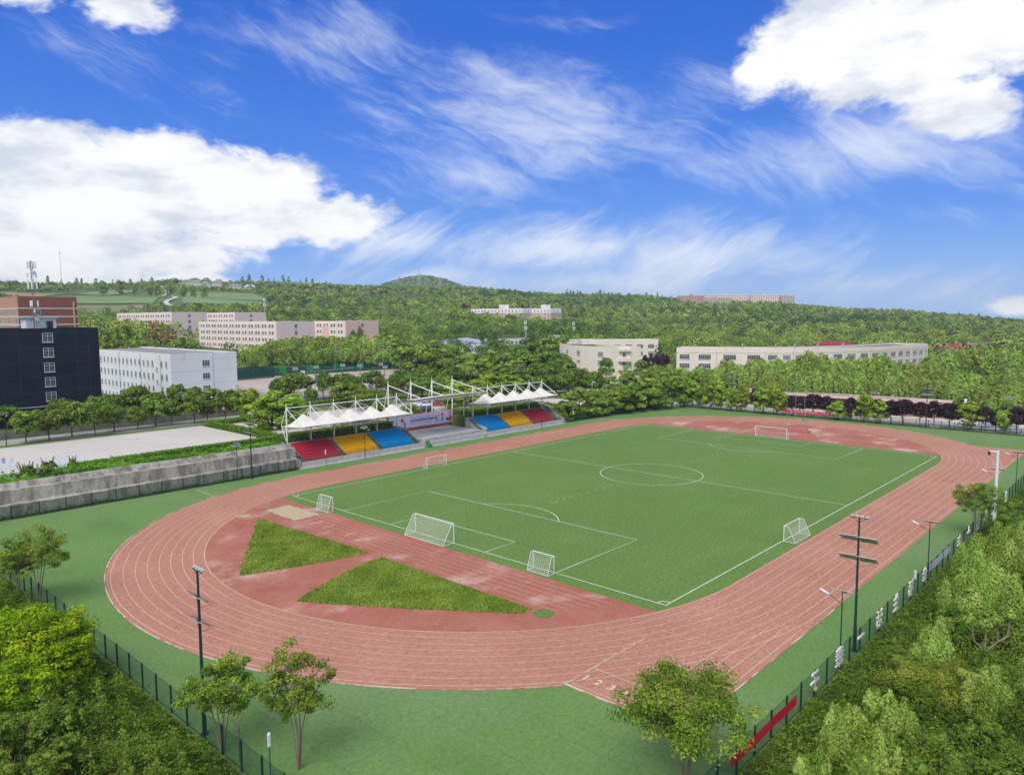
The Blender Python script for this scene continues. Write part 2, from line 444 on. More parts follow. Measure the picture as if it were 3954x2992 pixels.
def trunk_mesh(H, z0, r, W, m, limbs=5, name='trunk', forks=True):
    b = MB(); pts = [(0, 0, -.3)]
    x = y = 0; zt = z0 + (H - z0) * .35
    for i in range(1, 5):
        x += R.uniform(-.05, .05) * W * .4; y += R.uniform(-.05, .05) * W * .4
        pts.append((x, y, zt * i / 4))
    for i, (p, q) in enumerate(zip(pts[:-1], pts[1:])):
        b.tube(p, q, r * (1 - .13 * i), r * (1 - .13 * (i + 1)), 7)
    for i in range(limbs):
        a = 6.283 * i / limbs + R.uniform(-.4, .4); p = pts[2 + i % 3]
        e = (p[0] + math.cos(a) * W * .28, p[1] + math.sin(a) * W * .28, min(H * .88, p[2] + (H - z0) * R.uniform(.3, .5)))
        mid = ((p[0] + e[0]) / 2 + math.cos(a) * .05 * W, (p[1] + e[1]) / 2 + math.sin(a) * .05 * W, (p[2] + e[2]) / 2)
        b.tube(p, mid, r * .5, r * .35, 5); b.tube(mid, e, r * .35, r * .14, 5)
    me = bpy.data.meshes.new(name); me.from_pydata(b.v, [], b.f); me.materials.append(m)
    me.polygons.foreach_set('use_smooth', [True] * len(b.f))
    return me

L_ROUND = leaf_mat('leaf_round', (.024, .056, .012), (.066, .122, .024), (.135, .200, .040))
L_BROAD = leaf_mat('leaf_broad', (.034, .078, .015), (.092, .158, .030), (.175, .255, .052))
L_BRIGHT = leaf_mat('leaf_bright', (.052, .108, .015), (.115, .195, .026), (.20, .285, .045))
L_WILLOW = leaf_mat('leaf_willow', (.050, .098, .022), (.110, .180, .042), (.20, .28, .078))
L_PURPLE = leaf_mat('leaf_purple', (.030, .016, .021), (.062, .032, .040), (.11, .058, .062))
L_CONIF = leaf_mat('leaf_conifer', (.012, .04, .018), (.025, .065, .026), (.04, .09, .03))
L_POPLAR = leaf_mat('leaf_poplar', (.05, .115, .025), (.085, .17, .04), (.13, .225, .065))
L_CRAPE = leaf_mat('leaf_crape', (.034, .068, .011), (.082, .135, .020), (.155, .21, .035), autumn=(.20, .13, .04))
L_NEARW = leaf_mat('leaf_near_willow', (.095, .18, .032), (.20, .335, .07), (.33, .48, .14), .3, .1)
L_NEARY = leaf_mat('leaf_near_yellow', (.06, .15, .008), (.17, .31, .014), (.34, .46, .025), .3, .05)
L_NEARD = leaf_mat('leaf_near_dark', (.022, .056, .009), (.054, .108, .018), (.12, .185, .038), .25, .08)
L_SHRUB = leaf_mat('leaf_undergrowth', (.017, .041, .007), (.043, .082, .012), (.105, .160, .026), .25, .05, autumn=(.17, .13, .05))
L_OLIVE = leaf_mat('leaf_olive', (.045, .08, .012), (.10, .14, .022), (.17, .19, .035), .25, .05, autumn=(.2, .13, .04))
L_WOOD = leaf_mat('leaf_hill_wood', (.018, .050, .013), (.078, .152, .030), (.185, .275, .058), .25, 0, autumn=(.06, .035, .035))
L_HEDGE = leaf_mat('leaf_hedge', (.03, .085, .012), (.06, .15, .018), (.11, .22, .026))
L_LAV = leaf_mat('flower_lavender', (.03, .08, .02), (.10, .05, .19), (.2, .09, .36))
L_BARE = leaf_mat('leaf_sparse_brown', (.10, .085, .035), (.16, .13, .06), (.22, .19, .09))
L_GRASSB = leaf_mat('grass_blades', (.060, .103, .016), (.104, .160, .027), (.168, .222, .05), .25, .05, autumn=(.2, .18, .06))

SPEC = {  # kind: nominal W, H, first foliage height, leaves, leaf size, leaf material, trunk radius, bark
    'round': (5., 6.5, 1.15, 3200, .26, L_ROUND, .14, BARK),
    'broad': (8., 10., 1., 4200, .36, L_BROAD, .22, BARK),
    'bright': (5., 6.8, 1.1, 3200, .27, L_BRIGHT, .13, BARK),
    'willow': (7., 11., .6, 4600, .27, L_WILLOW, .2, BARK),
    'purple': (3.6, 5.8, 1.3, 2600, .21, L_PURPLE, .1, BARK),
    'conifer': (4., 12., 1., 1800, .3, L_CONIF, .16, BARK),
    'poplar': (6., 11., 2., 2000, .34, L_POPLAR, .15, PBARK),
    'bare': (9., 20., 6., 900, .5, L_BARE, .3, BARK),
}
PROTO = {}
def proto(kind, v):
    key = (kind, v)
    if key not in PROTO:
        W, H, z0, n, leaf, m, tr, bk = SPEC[kind]
        if kind == 'willow': c = willow_mesh(W, H, z0, n, leaf, m)
        else: c = crown_mesh('broad' if kind == 'bare' else kind, W, H, z0, n, leaf, m)
        PROTO[key] = (c, trunk_mesh(H, z0, tr, W, bk, 9 if kind == 'bare' else 5))
    return PROTO[key]

def plant_tree(name, kind, x, y, z, h, w, label, cat, group, variants=4):
    c, t = proto(kind, R.randrange(variants))
    W, H = SPEC[kind][:2]
    s = w / W * 1.12
    if kind in ('purple', 'bright') and h < 9: s *= 1.18; h *= 1.07
    r = thing(name, label, cat, (x, y, z), R.uniform(0, 6.28), group, (s, s, h * 1.04 / H))
    link('crown', c, r); link('trunk', t, r)
    return r

# ------------------------------------------------------------------ ground
def axis(*segs):
    out = []
    for a, b, st in segs:
        n = max(1, round((b - a) / st))
        out += [a + (b - a) * i / n for i in range(n)]
    out.append(segs[-1][1])
    return out
gx = axis((-3000, -600, 200), (-600, -200, 40), (-200, -93.3, 5), (-93.3, -39.6, 8), (-39.6, -39.4, .2), (-39.4, -9.3, 8), (-9.3, -9.1, .2), (-9.1, 11.1, 8), (11.1, 11.3, .2), (11.3, 40.4, 8), (40.4, 40.6, .2), (40.6, 93.5, 8), (93.5, 150, 4), (150, 400, 9), (400, 1700, 20), (1700, 4200, 110))
gy = axis((-3000, -600, 200), (-600, -130, 40), (-130, -51.5, 4), (-51.5, 52.6, 8), (52.6, 56, 3.4), (56, 58.8, 2.8), (58.8, 59.3, .5), (59.3, 60, .7), (60, 64.9, 2.5), (64.9, 65.4, .5), (65.4, 120, 3), (120, 400, 9), (400, 1750, 20), (1750, 4200, 110))
GV = [(x, y, ground_height(x, y) - .06) for y in gy for x in gx]
nx = len(gx)
GF = [(j * nx + i, j * nx + i + 1, (j + 1) * nx + i + 1, (j + 1) * nx + i) for j in range(len(gy) - 1) for i in range(nx - 1)]
me = bpy.data.meshes.new('ground'); me.from_pydata(GV, [], GF); me.materials.append(EARTH)
me.polygons.foreach_set('use_smooth', [True] * len(GF))
structure(link('ground', me))

def sheet(name, poly, z, m, kind='structure'):
    b = MB(); b.face([(x, y, z) for x, y in poly]); o = b.build(name, m); o['kind'] = kind; return o

def draped(name, quad, m, n1=24, n2=8, lift=.05):
    """a four-cornered patch laid over the terrain"""
    b = MB(); (a, bb, c, d) = [Vector((p[0], p[1])) for p in quad]
    V = []
    for j in range(n2 + 1):
        for i in range(n1 + 1):
            u, v = i / n1, j / n2
            p = (a * (1 - u) + bb * u) * (1 - v) + (d * (1 - u) + c * u) * v
            V.append((p.x, p.y, ground_height(p.x, p.y) + lift))
    F = [(j * (n1 + 1) + i, j * (n1 + 1) + i + 1, (j + 1) * (n1 + 1) + i + 1, (j + 1) * (n1 + 1) + i) for j in range(n2) for i in range(n1)]
    me = bpy.data.meshes.new(name); me.from_pydata(V, [], F); me.materials.append(m)
    return structure(link(name, me))

def draped_strip(name, pts, w, m, lift=.07, taper=None):
    V, F = [], []
    fine = []
    for (a, b) in zip(pts[:-1], pts[1:]):
        k = max(1, int(math.hypot(b[0] - a[0], b[1] - a[1]) / 4))
        fine += [(a[0] + (b[0] - a[0]) * i / k, a[1] + (b[1] - a[1]) * i / k) for i in range(k)]
    fine.append(pts[-1])
    for i, p in enumerate(fine):
        q0, q1 = fine[max(0, i - 1)], fine[min(len(fine) - 1, i + 1)]
        d = Vector((q1[0] - q0[0], q1[1] - q0[1])).normalized()
        for s in (-1, 1):
            x, y = p[0] - d.y * s * w / 2, p[1] + d.x * s * w / 2
            V.append((x, y, ground_height(x, y) + lift))
    F = [(2 * i, 2 * i + 2, 2 * i + 3, 2 * i + 1) for i in range(len(fine) - 1)]
    me = bpy.data.meshes.new(name); me.from_pydata(V, [], F); me.materials.append(m)
    return structure(link(name, me))

# ------------------------------------------------------------------ sports field (metres; the pitch centre is the origin)
HS, RI, RO = 42.2, 36.4, 46.75
def stadium(r, n=48):
    p = [(HS + r * math.cos(t), r * math.sin(t)) for t in [-math.pi / 2 + math.pi * i / n for i in range(n + 1)]]
    return p + [(-x, -y) for x, y in p]
sheet('outer_turf', [(-93.2, -51.5), (93.4, -51.5), (93.4, 52.2), (-93.2, 52.2)], 0.0, TURF)
sheet('running_track', stadium(RO), .006, TRACK)
sheet('start_straight', [(-71, -RO), (-HS, -RO), (-HS, -RI), (-71, -RI)], .004, TRACK)
sheet('finish_straight', [(HS, -RO), (71.2, -RO), (71.2, -RI), (HS, -RI)], .004, TRACK)
sheet('field_event_area', stadium(RI - .05), .011, DZONE)
px = 54.1; yy = math.sqrt(RI ** 2 - (px - HS) ** 2)
arc = lambda sx, sy: [(sx * (HS + (RI - .1) * math.sin(t)), sy * (RI - .1) * math.cos(t)) for t in [math.asin((px - HS) / RI) * i / 8 for i in range(9)]]
sheet('pitch_turf', arc(-1, -1)[::-1] + arc(1, -1) + arc(1, 1)[::-1] + arc(-1, 1), .016, PITCH)

# lane lines
b = MB(); ZL = .021
def strip(b, pts, w, z, worn=False):
    for i in range(len(pts) - 1):
        a, c = pts[i], pts[i + 1]
        dx, dy = c[0] - a[0], c[1] - a[1]; l = math.hypot(dx, dy)
        if l < 1e-6: continue
        p0, p1 = pts[max(0, i - 1)], pts[min(len(pts) - 1, i + 2)]
        def nrm(u, v):
            l2 = math.hypot(v[0] - u[0], v[1] - u[1]) or 1
            return -(v[1] - u[1]) / l2 * w / 2, (v[0] - u[0]) / l2 * w / 2
        na, nb = nrm(p0, c) if i else nrm(a, c), nrm(a, p1) if i + 2 < len(pts) else nrm(a, c)
        b.face([(a[0] - na[0], a[1] - na[1], z), (c[0] - nb[0], c[1] - nb[1], z), (c[0] + nb[0], c[1] + nb[1], z), (a[0] + na[0], a[1] + na[1], z)], 1 if worn and (a[1] + c[1]) / 2 > 22 and (a[0] + c[0]) / 2 > -62 else 0)
for k in range(9):
    r = 36.5 + 1.22 * k
    p = stadium(r, 60); p = p[:61] + [(HS - 2 * HS * i / 8, r) for i in range(1, 8)] + p[61:]; strip(b, p + [p[0]], .055 if k not in (0, 8) else .07, ZL, True)
strip(b, [(HS, -46.42), (71, -46.42)], .08, ZL)
for k in range(9):
    y = -36.5 - 1.22 * k
    if k >= 5:                                         # straight lanes where they leave the bend
        r = 46.26; xs = -HS - math.sqrt(max(0, r * r - y * y))
        strip(b, [(-67.5, y), (min(-HS - 8, xs + 3 + (k - 4) * 4.5), y)], .06, ZL + .004)
    for i in range(22):                                # dashes across the bend lanes
        x = -66 + i * 1.5
        if x < -45 + 0 * k: strip(b, [(x, y), (x + .42, y)], .06, ZL + .008)
    for i in range(9):                                 # exchange and hurdle ticks
        x = -34 + i * 5.2
        strip(b, [(x, y + .3), (x + .5, y + .3)], .05, ZL)
strip(b, [(-71, -36.6), (-71, -46.7)], .12, ZL + .012); strip(b, [(-70.6, -36.9), (-70.6, -46.5)], .08, ZL + .012)
strip(b, [(-71, -36.6), (-60, -36.75)], .09, ZL + .016)
strip(b, [(-67.5, -36.8), (-67.5, -46.4)], .09, ZL + .012)
strip(b, [(-57.5, -36.6), (-57.5, -46.4)], .06, ZL + .012); strip(b, [(41.5, -36.6), (41.5, -46.4)], .06, ZL + .012)
strip(b, [(-60.5, 49.9), (-60.7, 43.4)], .1, ZL); strip(b, [(-3.0, -46.9), (-2.8, -49.3)], .07, ZL); strip(b, [(-5.9, 50.3), (-5.7, 47)], .08, ZL)
for i in range(3): strip(b, [(-64 + i * 1.4, -40 - i * 1.3), (-64 + i * 1.4, -41.2 - i * 1.3)], .05, ZL)
structure(b.build('track_markings', [LINE, LINE_WORN]))
# lane numbers at the start
for i in range(8):
    me = text_mesh(str(i + 1), 1.15, 0.0, .035)
    me.materials.append(LINE)
    o = link('lane_number_marking', me, None, (-69.25, -37.2 - 1.22 * i, ZL + .018), rad(-90)); o['kind'] = 'structure'
# runways on the end zone, faint
b = MB()
for k in range(6): strip(b, [(-55.4 - k * 1.0, 20), (-55.4 - k * 1.0, -30 + k * .6)], .045, ZL)
for y in (17.5, 14.6, 9.4): strip(b, [(-59.3, y), (-57.4, y)], .18, ZL)
structure(b.build('runway_markings', LINE))
# kerb, low and whitish, broken where weeds cover it
KERB = mat_layers('kerb_stone', (.56, .46, .39), [((.36, .16, .125), .35, .42, .55, .95, None)], fine=.15)
b = MB()
outer = [p for p in stadium(RO + .08, 70)]
def kerb(pts):
    for a, c in zip(pts[:-1], pts[1:]):
        l = math.hypot(c[0] - a[0], c[1] - a[1])
        if l < .01: continue
        k = max(1, int(l / 3))
        for i in range(k):
            p = (a[0] + (c[0] - a[0]) * (i + .5) / k, a[1] + (c[1] - a[1]) * (i + .5) / k)
            b.box(p[0], p[1], .02, l / k, .11, .055, math.atan2(c[1] - a[1], c[0] - a[0]))
for q0, q1 in zip(outer, outer[1:] + outer[:1]):
    if not (abs(q0[0]) > HS - .1 and abs(q1[0]) > HS - .1 and max(q0[1], q1[1]) < -36.0): kerb([q0, q1])
kerb([(-71.1, -46.85), (-HS, -46.85)]); kerb([(-71.1, -36.4), (-71.1, -46.85)])
structure(b.build('track_kerb', KERB))

# pitch markings
b = MB(); ZP = .026; PW = .115; hl, hw = 52.12, 34.17
def rect(x0, y0, x1, y1): strip(b, [(x0, y0), (x1, y0)], PW, ZP); strip(b, [(x1, y0), (x1, y1)], PW, ZP); strip(b, [(x1, y1), (x0, y1)], PW, ZP); strip(b, [(x0, y1), (x0, y0)], PW, ZP)
rect(-hl, -hw, hl, hw)
strip(b, [(0, -hw), (0, hw)], PW, ZP)
strip(b, [(9.15 * math.cos(2 * math.pi * i / 64), 9.15 * math.sin(2 * math.pi * i / 64)) for i in range(65)], PW, ZP)
for s in (-1, 1):
    for d, w in ((16.5, 20.16), (5.5, 9.16)):
        strip(b, [(s * hl, w), (s * (hl - d), w), (s * (hl - d), -w), (s * hl, -w)], PW, ZP)
    a0 = math.acos(5.5 / 9.15)
    strip(b, [(s * (hl - 11 - 9.15 * math.cos(-a0 + 2 * a0 * i / 24)), 9.15 * math.sin(-a0 + 2 * a0 * i / 24)) for i in range(25)], PW, ZP)
    for t in (-1, 1):
        strip(b, [(s * (hl - math.cos(a)), t * (hw - math.sin(a))) for a in [math.pi / 2 * i / 8 for i in range(9)]], PW, ZP)
for sx in (-1, 1):                                     # remains of a sideline across the middle
    for i in range(9):
        if R.random() < .72: strip(b, [(sx * (10 + i * 2.1), .0 - i * .02), (sx * (10 + i * 2.1 + R.uniform(.5, 1.8)), -.02)], .06, ZP)
structure(b.build('pitch_markings', PLINE))

# seams of the turf rolls round the track
b = MB(); ZT = .003
for (x0, y0, x1, y1) in ((-93, -41.0, -73, -41.0), (-93, -45.0, -60, -45.0), (-93, -33.0, -79, -33.0), (-80.9, -51.4, -80.9, -32), (-76.9, -51.4, -76.9, -37.5), (-84.9, -51.4, -84.9, -26), (-72.9, -51.4, -72.9, -44), (-88.9, -40, -88.9, -16), (-92, 36, -80, 36), (-88.5, 51, -88.5, 20), (-93, 28, -84, 28), (-64.5, -51.4, -64.5, -47), (-40, -51.4, -40, -47), (10, -51.4, 10, -47)):
    strip(b, [(x0 + (x1 - x0) * i / 10 + R.uniform(-.02, .02), y0 + (y1 - y0) * i / 10 + R.uniform(-.02, .02)) for i in range(11)], .035, ZT)
structure(b.build('turf_seam_marking', mat('turf_seam', (.05, .095, .04), (.09, .16, .06), .4, .9)))
# sand pit, throwing circle and two grass sectors
b = MB()
b.face([(-59.8, 20.7, .024), (-55.5, 20.7, .024), (-55.8, 29.2, .024), (-59.7, 29.2, .024)])
structure(b.build('long_jump_sand', SAND))
b = MB()
for a, c in (((-59.9, 20.6), (-55.4, 20.6)), ((-55.4, 20.6), (-55.7, 29.3)), ((-55.7, 29.3), (-59.8, 29.3)), ((-59.8, 29.3), (-59.9, 20.6))):
    l = math.hypot(c[0] - a[0], c[1] - a[1]); b.box((a[0] + c[0]) / 2, (a[1] + c[1]) / 2, .05, l, .14, .1, math.atan2(c[1] - a[1], c[0] - a[0]))
structure(b.build('sand_pit_kerb', WALLC))
sheet('throwing_circle', [(-61.6 + 1.05 * math.cos(i * .2618), -26.5 + 1.05 * math.sin(i * .2618)) for i in range(24)], .03, PITCH)
sheet('shot_landing_circle', [(-63.4 + .8 * math.cos(i * .2618), 28.4 + .8 * math.sin(i * .2618)) for i in range(24)], .03, SAND)
G1 = [(-62.7, 25.4), (-75.9, 5.4), (-72.2, 3.9), (-66.4, 2.2), (-61.5, 1.3)]
G2 = [(-61.6, -1.3), (-66.5, -2.4), (-71.5, -4.1), (-75.8, -6.0), (-74.2, -8.6), (-69.9, -15.2), (-63.2, -24.7), (-61.7, -25.0)]
def inside(p, poly):
    c = False
    for i in range(len(poly)):
        (x1, y1), (x2, y2) = poly[i], poly[i - 1]
        if (y1 > p[1]) != (y2 > p[1]) and p[0] < (x2 - x1) * (p[1] - y1) / (y2 - y1) + x1: c = not c
    return c
def blades(name, poly, n, h, m, label):
    xs = [p[0] for p in poly]; ys = [p[1] for p in poly]; P = []
    while len(P) < n:
        q = (R.uniform(min(xs), max(xs)), R.uniform(min(ys), max(ys)))
        j = (q[0] + R.gauss(0, .16), q[1] + R.gauss(0, .16)); bare = math.sin(q[0] * 1.3 + 2 * math.sin(q[1] * .8)) * math.sin(q[1] * 1.7 + q[0] * .4)
        if inside(j, poly) and (bare < .55 or R.random() < .25): P.append((q[0], q[1], .05 + h * .3 * R.random()))
    P = np.array(P)
    Nn = unit(np.stack([NR.normal(0, 1, n), NR.normal(0, 1, n), np.full(n, 1.5)], 1))
    patch = .42 + .26 * np.sin(P[:, 0] * .9 + 2 * np.sin(P[:, 1] * .5)) * np.cos(P[:, 1] * .7)
    o = link(name, np_mesh(name, leaf_quads(P, Nn, h, .9, -.6), patch + NR.normal(0, .2, n), m))
    stuff(o, label, 'grass')
sheet('grass_sector', G1, .028, GRASS); sheet('grass_sector', G2, .028, GRASS)
blades('sector_grass', G1, 42000, .12, L_GRASSB, 'short rough grass in the sector beside the sand pit')
blades('sector_grass', G2, 56000, .12, L_GRASSB, 'short rough grass in the sector pointing at the green throwing circle')

# ------------------------------------------------------------------ plateau, road, courts
sheet('upper_court', [(-130, 62.2), (-38.6, 62.2), (-38.6, 95.2), (-130, 95.2)], 4.02, CONC)
sheet('upper_court_slab', [(-130, 62.4), (-72.5, 62.4), (-70.5, 70), (-69.5, 78), (-130, 80)], 4.026, PALEC)
sheet('road', [(-130, 98.4), (-10, 98.4), (-10, 105.8), (-130, 105.8)], 4.02, ASPH)
sheet('road_verge', [(-130, 95.2), (-10, 95.2), (-10, 98.4), (-130, 98.4)], 4.012, GRASS)
sheet('plaza', [(-36, 70), (-12, 66), (44, 66), (44, 92), (-10, 98), (-36, 98)], 4.02, CONC)
draped('path', [(44, 74), (95, 62), (97, 68), (44, 82)], CONC, 20, 3)
draped('path', [(93.7, 44), (112, 58), (108, 66), (90, 53)], CONC, 12, 4)
draped('basketball_courts', [(-4, 122), (90, 122), (108, 188), (15, 188)], COURT, 30, 16, .06)
draped('tennis_courts', [(-30, 120), (-4, 120), (26, 182), (-8, 182)], COURT, 20, 16, .05)
draped_strip('path', [(40, 192), (78, 203), (100, 214), (130, 214), (150, 200), (160, 180), (152, 150), (140, 120)], 4.5, PALEC, .1)
draped_strip('path', [(60, 102), (100, 112), (120, 100), (128, 92)], 4.0, PALEC, .1)
sheet('far_court', [(95.5, 52), (95.5, -130), (128, -130), (128, 20), (118, 52)], .02, CONC)

# ------------------------------------------------------------------ stepped retaining wall beside the bend
def wall(name, label, prof, x0, x1, m):
    """prof: (y, z) outline, extruded along x"""
    r = thing(name, label, 'wall', ((x0 + x1) / 2, prof[0][0], 0))
    b = MB(); n = 14; h = (x1 - x0) / 2; oy = prof[0][0]
    seg = [(-h + 2 * h * i / n) for i in range(n + 1)]
    k = len(prof)
    for i, x in enumerate(seg):
        for y, z in prof: b.v.append((x, y - oy + (R.uniform(-.05, .05) if 0 < i < n else 0), z + (R.uniform(-.06, .06) if z > .5 else 0)))
    for i in range(n):
        for j in range(k):
            q = (j + 1) % k
            b.f.append((i * k + j, i * k + q, (i + 1) * k + q, (i + 1) * k + j)); b.m.append(0)
    b.f.append(tuple(range(k))); b.f.append(tuple(reversed(range(n * k, n * k + k)))); b.m += [0, 0]
    o = b.build('concrete_terrace', m, r)
    return r
t = wall('retaining_wall', 'stained grey concrete retaining wall in three steps beside the bend of the track',
         [(52.3, -.3), (56.4, -.3), (56.4, 4.45), (55.6, 4.5), (55.2, 3.75), (53.75, 3.8), (53.5, 1.95), (52.45, 1.88)][::-1], -135, -39.6, WALLC)

# ------------------------------------------------------------------ grandstand
BLOCKS_L = [('red', -37.7, -29.3), ('yellow', -28.2, -20.0), ('blue', -18.8, -10.6)]
BLOCKS_R = [('blue', 12.0, 20.3), ('yellow', 21.0, 29.2), ('red', 30.1, 38.2)]
SEATC = {'red': mat('seat_red_paint', (.46, .022, .055), (.38, .04, .06), .8, .8, spec=.1, fine=.12), 'yellow': mat('seat_yellow_paint', (.74, .41, .005), (.66, .36, .008), .8, .8, spec=.1, fine=.12), 'blue': mat('seat_blue_paint', (.002, .27, .60), (.004, .24, .53), .8, .8, spec=.1, fine=.12)}
STAIR = mat('stair_green_paint', (.07, .17, .13), (.12, .16, .13), 1.2, .8, fine=.2)
Y0, Y1, ZS0, ZS1, ROWS = 53.0, 58.75, 1.1, 4.05, 8
def stand(name, label, blocks, xa, xb):
    r = thing(name, label, 'grandstand', ((xa + xb) / 2, 52, 0)); ox, oy = (xa + xb) / 2, 52
    body = MB(); dy = (Y1 - Y0) / ROWS; dz = (ZS1 - ZS0) / (ROWS - 1)
    body.box(0, 52.15 - oy, .55, xb - xa, .35, 1.1)                       # front wall
    body.box(0, 51.75 - oy, .06, xb - xa + 1.5, .5, .12)                  # gutter kerb
    body.box(0, 52.66 - oy, .5, xb - xa - .02, .68, .96)                  # walkway
    for k in range(ROWS):
        body.box(0, Y0 + dy * (k + .5) - oy, (ZS0 - .32 + dz * k) / 2, xb - xa - .04, dy, ZS0 - .32 + dz * k)
    body.box(0, 59.0 - oy, 1.95, xb - xa - .1, .5, 3.9)
    body.build('concrete_base', PALEC, r)
    for col, a, c in blocks:
        s = MB()
        for k in range(ROWS):
            z = ZS0 + dz * k - .14
            s.box((a + c) / 2 - ox, Y0 + dy * (k + .5) - oy - .02, z - .24, c - a, dy * .985, .50)
        s.build('seat_block', SEATC[col], r)['label'] = '%s seat rows' % col
    edges = sorted([a for _, a, _ in blocks] + [c for _, _, c in blocks])
    gaps = [(xa + .1, edges[0] - .1)] + [(edges[i] + .1, edges[i + 1] - .1) for i in (1, 3)] + [(edges[-1] + .1, xb - .1)]
    for a, c in gaps:
        if c - a < .4: continue
        s = MB()
        for k in range(ROWS * 2):
            z = ZS0 + (ZS1 - ZS0) * k / (ROWS * 2 - 1) - .3
            s.box((a + c) / 2 - ox, Y0 + (Y1 - Y0) * (k + .5) / (ROWS * 2) - oy, z - .05, c - a, (Y1 - Y0) / (ROWS * 2), .2)
        s.build('stairway', STAIR, r)
    n = 9
    rl = MB(); pn = MB()
    for i in range(n + 1):
        x = xa + .4 + (xb - xa - .8) * i / n - ox
        rl.tube((x, 52.2 - oy, 1.05), (x, 52.2 - oy, 1.95), .025, n=6)
    for z in (1.95, 1.25): rl.tube((xa + .4 - ox, 52.2 - oy, z), (xb - .4 - ox, 52.2 - oy, z), .022, n=6)
    for i in range(int((xb - xa) / .28)):
        rl.tube((xa + .4 + i * .28 - ox, 52.2 - oy, 1.25), (xa + .4 + i * .28 - ox, 52.2 - oy, 1.95), .008, n=4)
    rl.build('front_railing', TEAL_P, r)
    pn.face([(xa + .4 - ox, 52.19 - oy, 1.1), (xb - .4 - ox, 52.19 - oy, 1.1), (xb - .4 - ox, 52.19 - oy, 1.93), (xa + .4 - ox, 52.19 - oy, 1.93)]); pn.build('railing_mesh', RAILM2, r)
    return r
stand('grandstand', 'concrete stand of red, yellow and blue seat rows beside the grey stepped wall', BLOCKS_L, -39.2, -9.0)
stand('grandstand', 'concrete stand of blue, yellow and red seat rows beside the green fence and woods', BLOCKS_R, 10.4, 39.6)
def side_wall(x, lab, rz=0):
    r = thing('stair_parapet', lab, 'wall', (x, 56, 0))
    b = MB(); b.face([(-.2, -3.9, 0), (-.2, 3.0, 0), (-.2, 3.0, 4.3), (-.2, 2.2, 4.3), (-.2, -2.6, 1.7), (-.2, -3.9, 1.5)][::-1]); b.face([(.2, -3.9, 0), (.2, 3.0, 0), (.2, 3.0, 4.3), (.2, 2.2, 4.3), (.2, -2.6, 1.7), (.2, -3.9, 1.5)])
    pr = [(-3.9, 0), (3.0, 0), (3.0, 4.3), (2.2, 4.3), (-2.6, 1.7), (-3.9, 1.5)]
    for (y0, z0), (y1, z1) in zip(pr, pr[1:] + pr[:1]): b.face([(-.2, y0, z0), (-.2, y1, z1), (.2, y1, z1), (.2, y0, z0)])
    b.build('slanted_wall', WALLC, r); return r
side_wall(40.3, 'slanting concrete parapet at the end of the stand by the woods')
side_wall(-39.5, 'slanting concrete parapet between the stepped wall and the red seats')
for xx, lab in ((11.6, 'sloped grey wing wall between the stage and the blue seats next to the yellow ones'),):
    r = thing('wing_wall', lab, 'wall', (xx, 58, 0))
    b = MB(); pr = [(-5, 0), (5.5, 0), (5.5, 3.6), (2.6, 3.5), (-5, 1.85)]
    b.face([(-.2, y, z) for y, z in pr][::-1]); b.face([(.2, y, z) for y, z in pr])
    for (y0, z0), (y1, z1) in zip(pr, pr[1:] + pr[:1]): b.face([(-.2, y0, z0), (-.2, y1, z1), (.2, y1, z1), (.2, y0, z0)])
    b.build('slanted_wall', PALEC, r)
# stage between the two stands
r = thing('stage', 'grey concrete stage with steps between the two coloured stands', 'stage', (.8, 58, 0))
b = MB(); b.box(0, .7, .82, 19.0, 13.2, 1.64); b.box(0, -6.0, .5, 19.4, .3, 1.0); b.box(0, -6.2, .06, 19.6, .5, .12); b.build('stage_block', PALEC, r)
b = MB(); b.box(0, .6, 1.66, 18.6, 12.6, .03); b.build('stage_floor', mat('stage_paving', (.36, .355, .36), (.43, .42, .42), .8, fine=.12), r)
b = MB(); b.box(0, -5.75, 1.72, 19.0, .3, .18); b.build('stage_edge', WALLC, r)
b = MB()
for sx in (-1,):
    for i in range(6): b.box(sx * 8.8, -6.3 - .0 + i * .28 - .6, .14 + i * .27 / 2, 1.1, .28, .27 * (i + 1))
b.build('stage_steps', STAIR, r)
BRICK = mat('stage_brick', (.36, .13, .05), (.28, .10, .045), 2, fine=.2)
r = thing('stage_backdrop', 'brown brick wall behind the stage carrying a printed banner', 'wall', (1.5, 64.9, 0))
b = MB(); b.box(0, 0, 2.75, 21.5, .35, 5.5); b.build('brick_wall', BRICK, r)
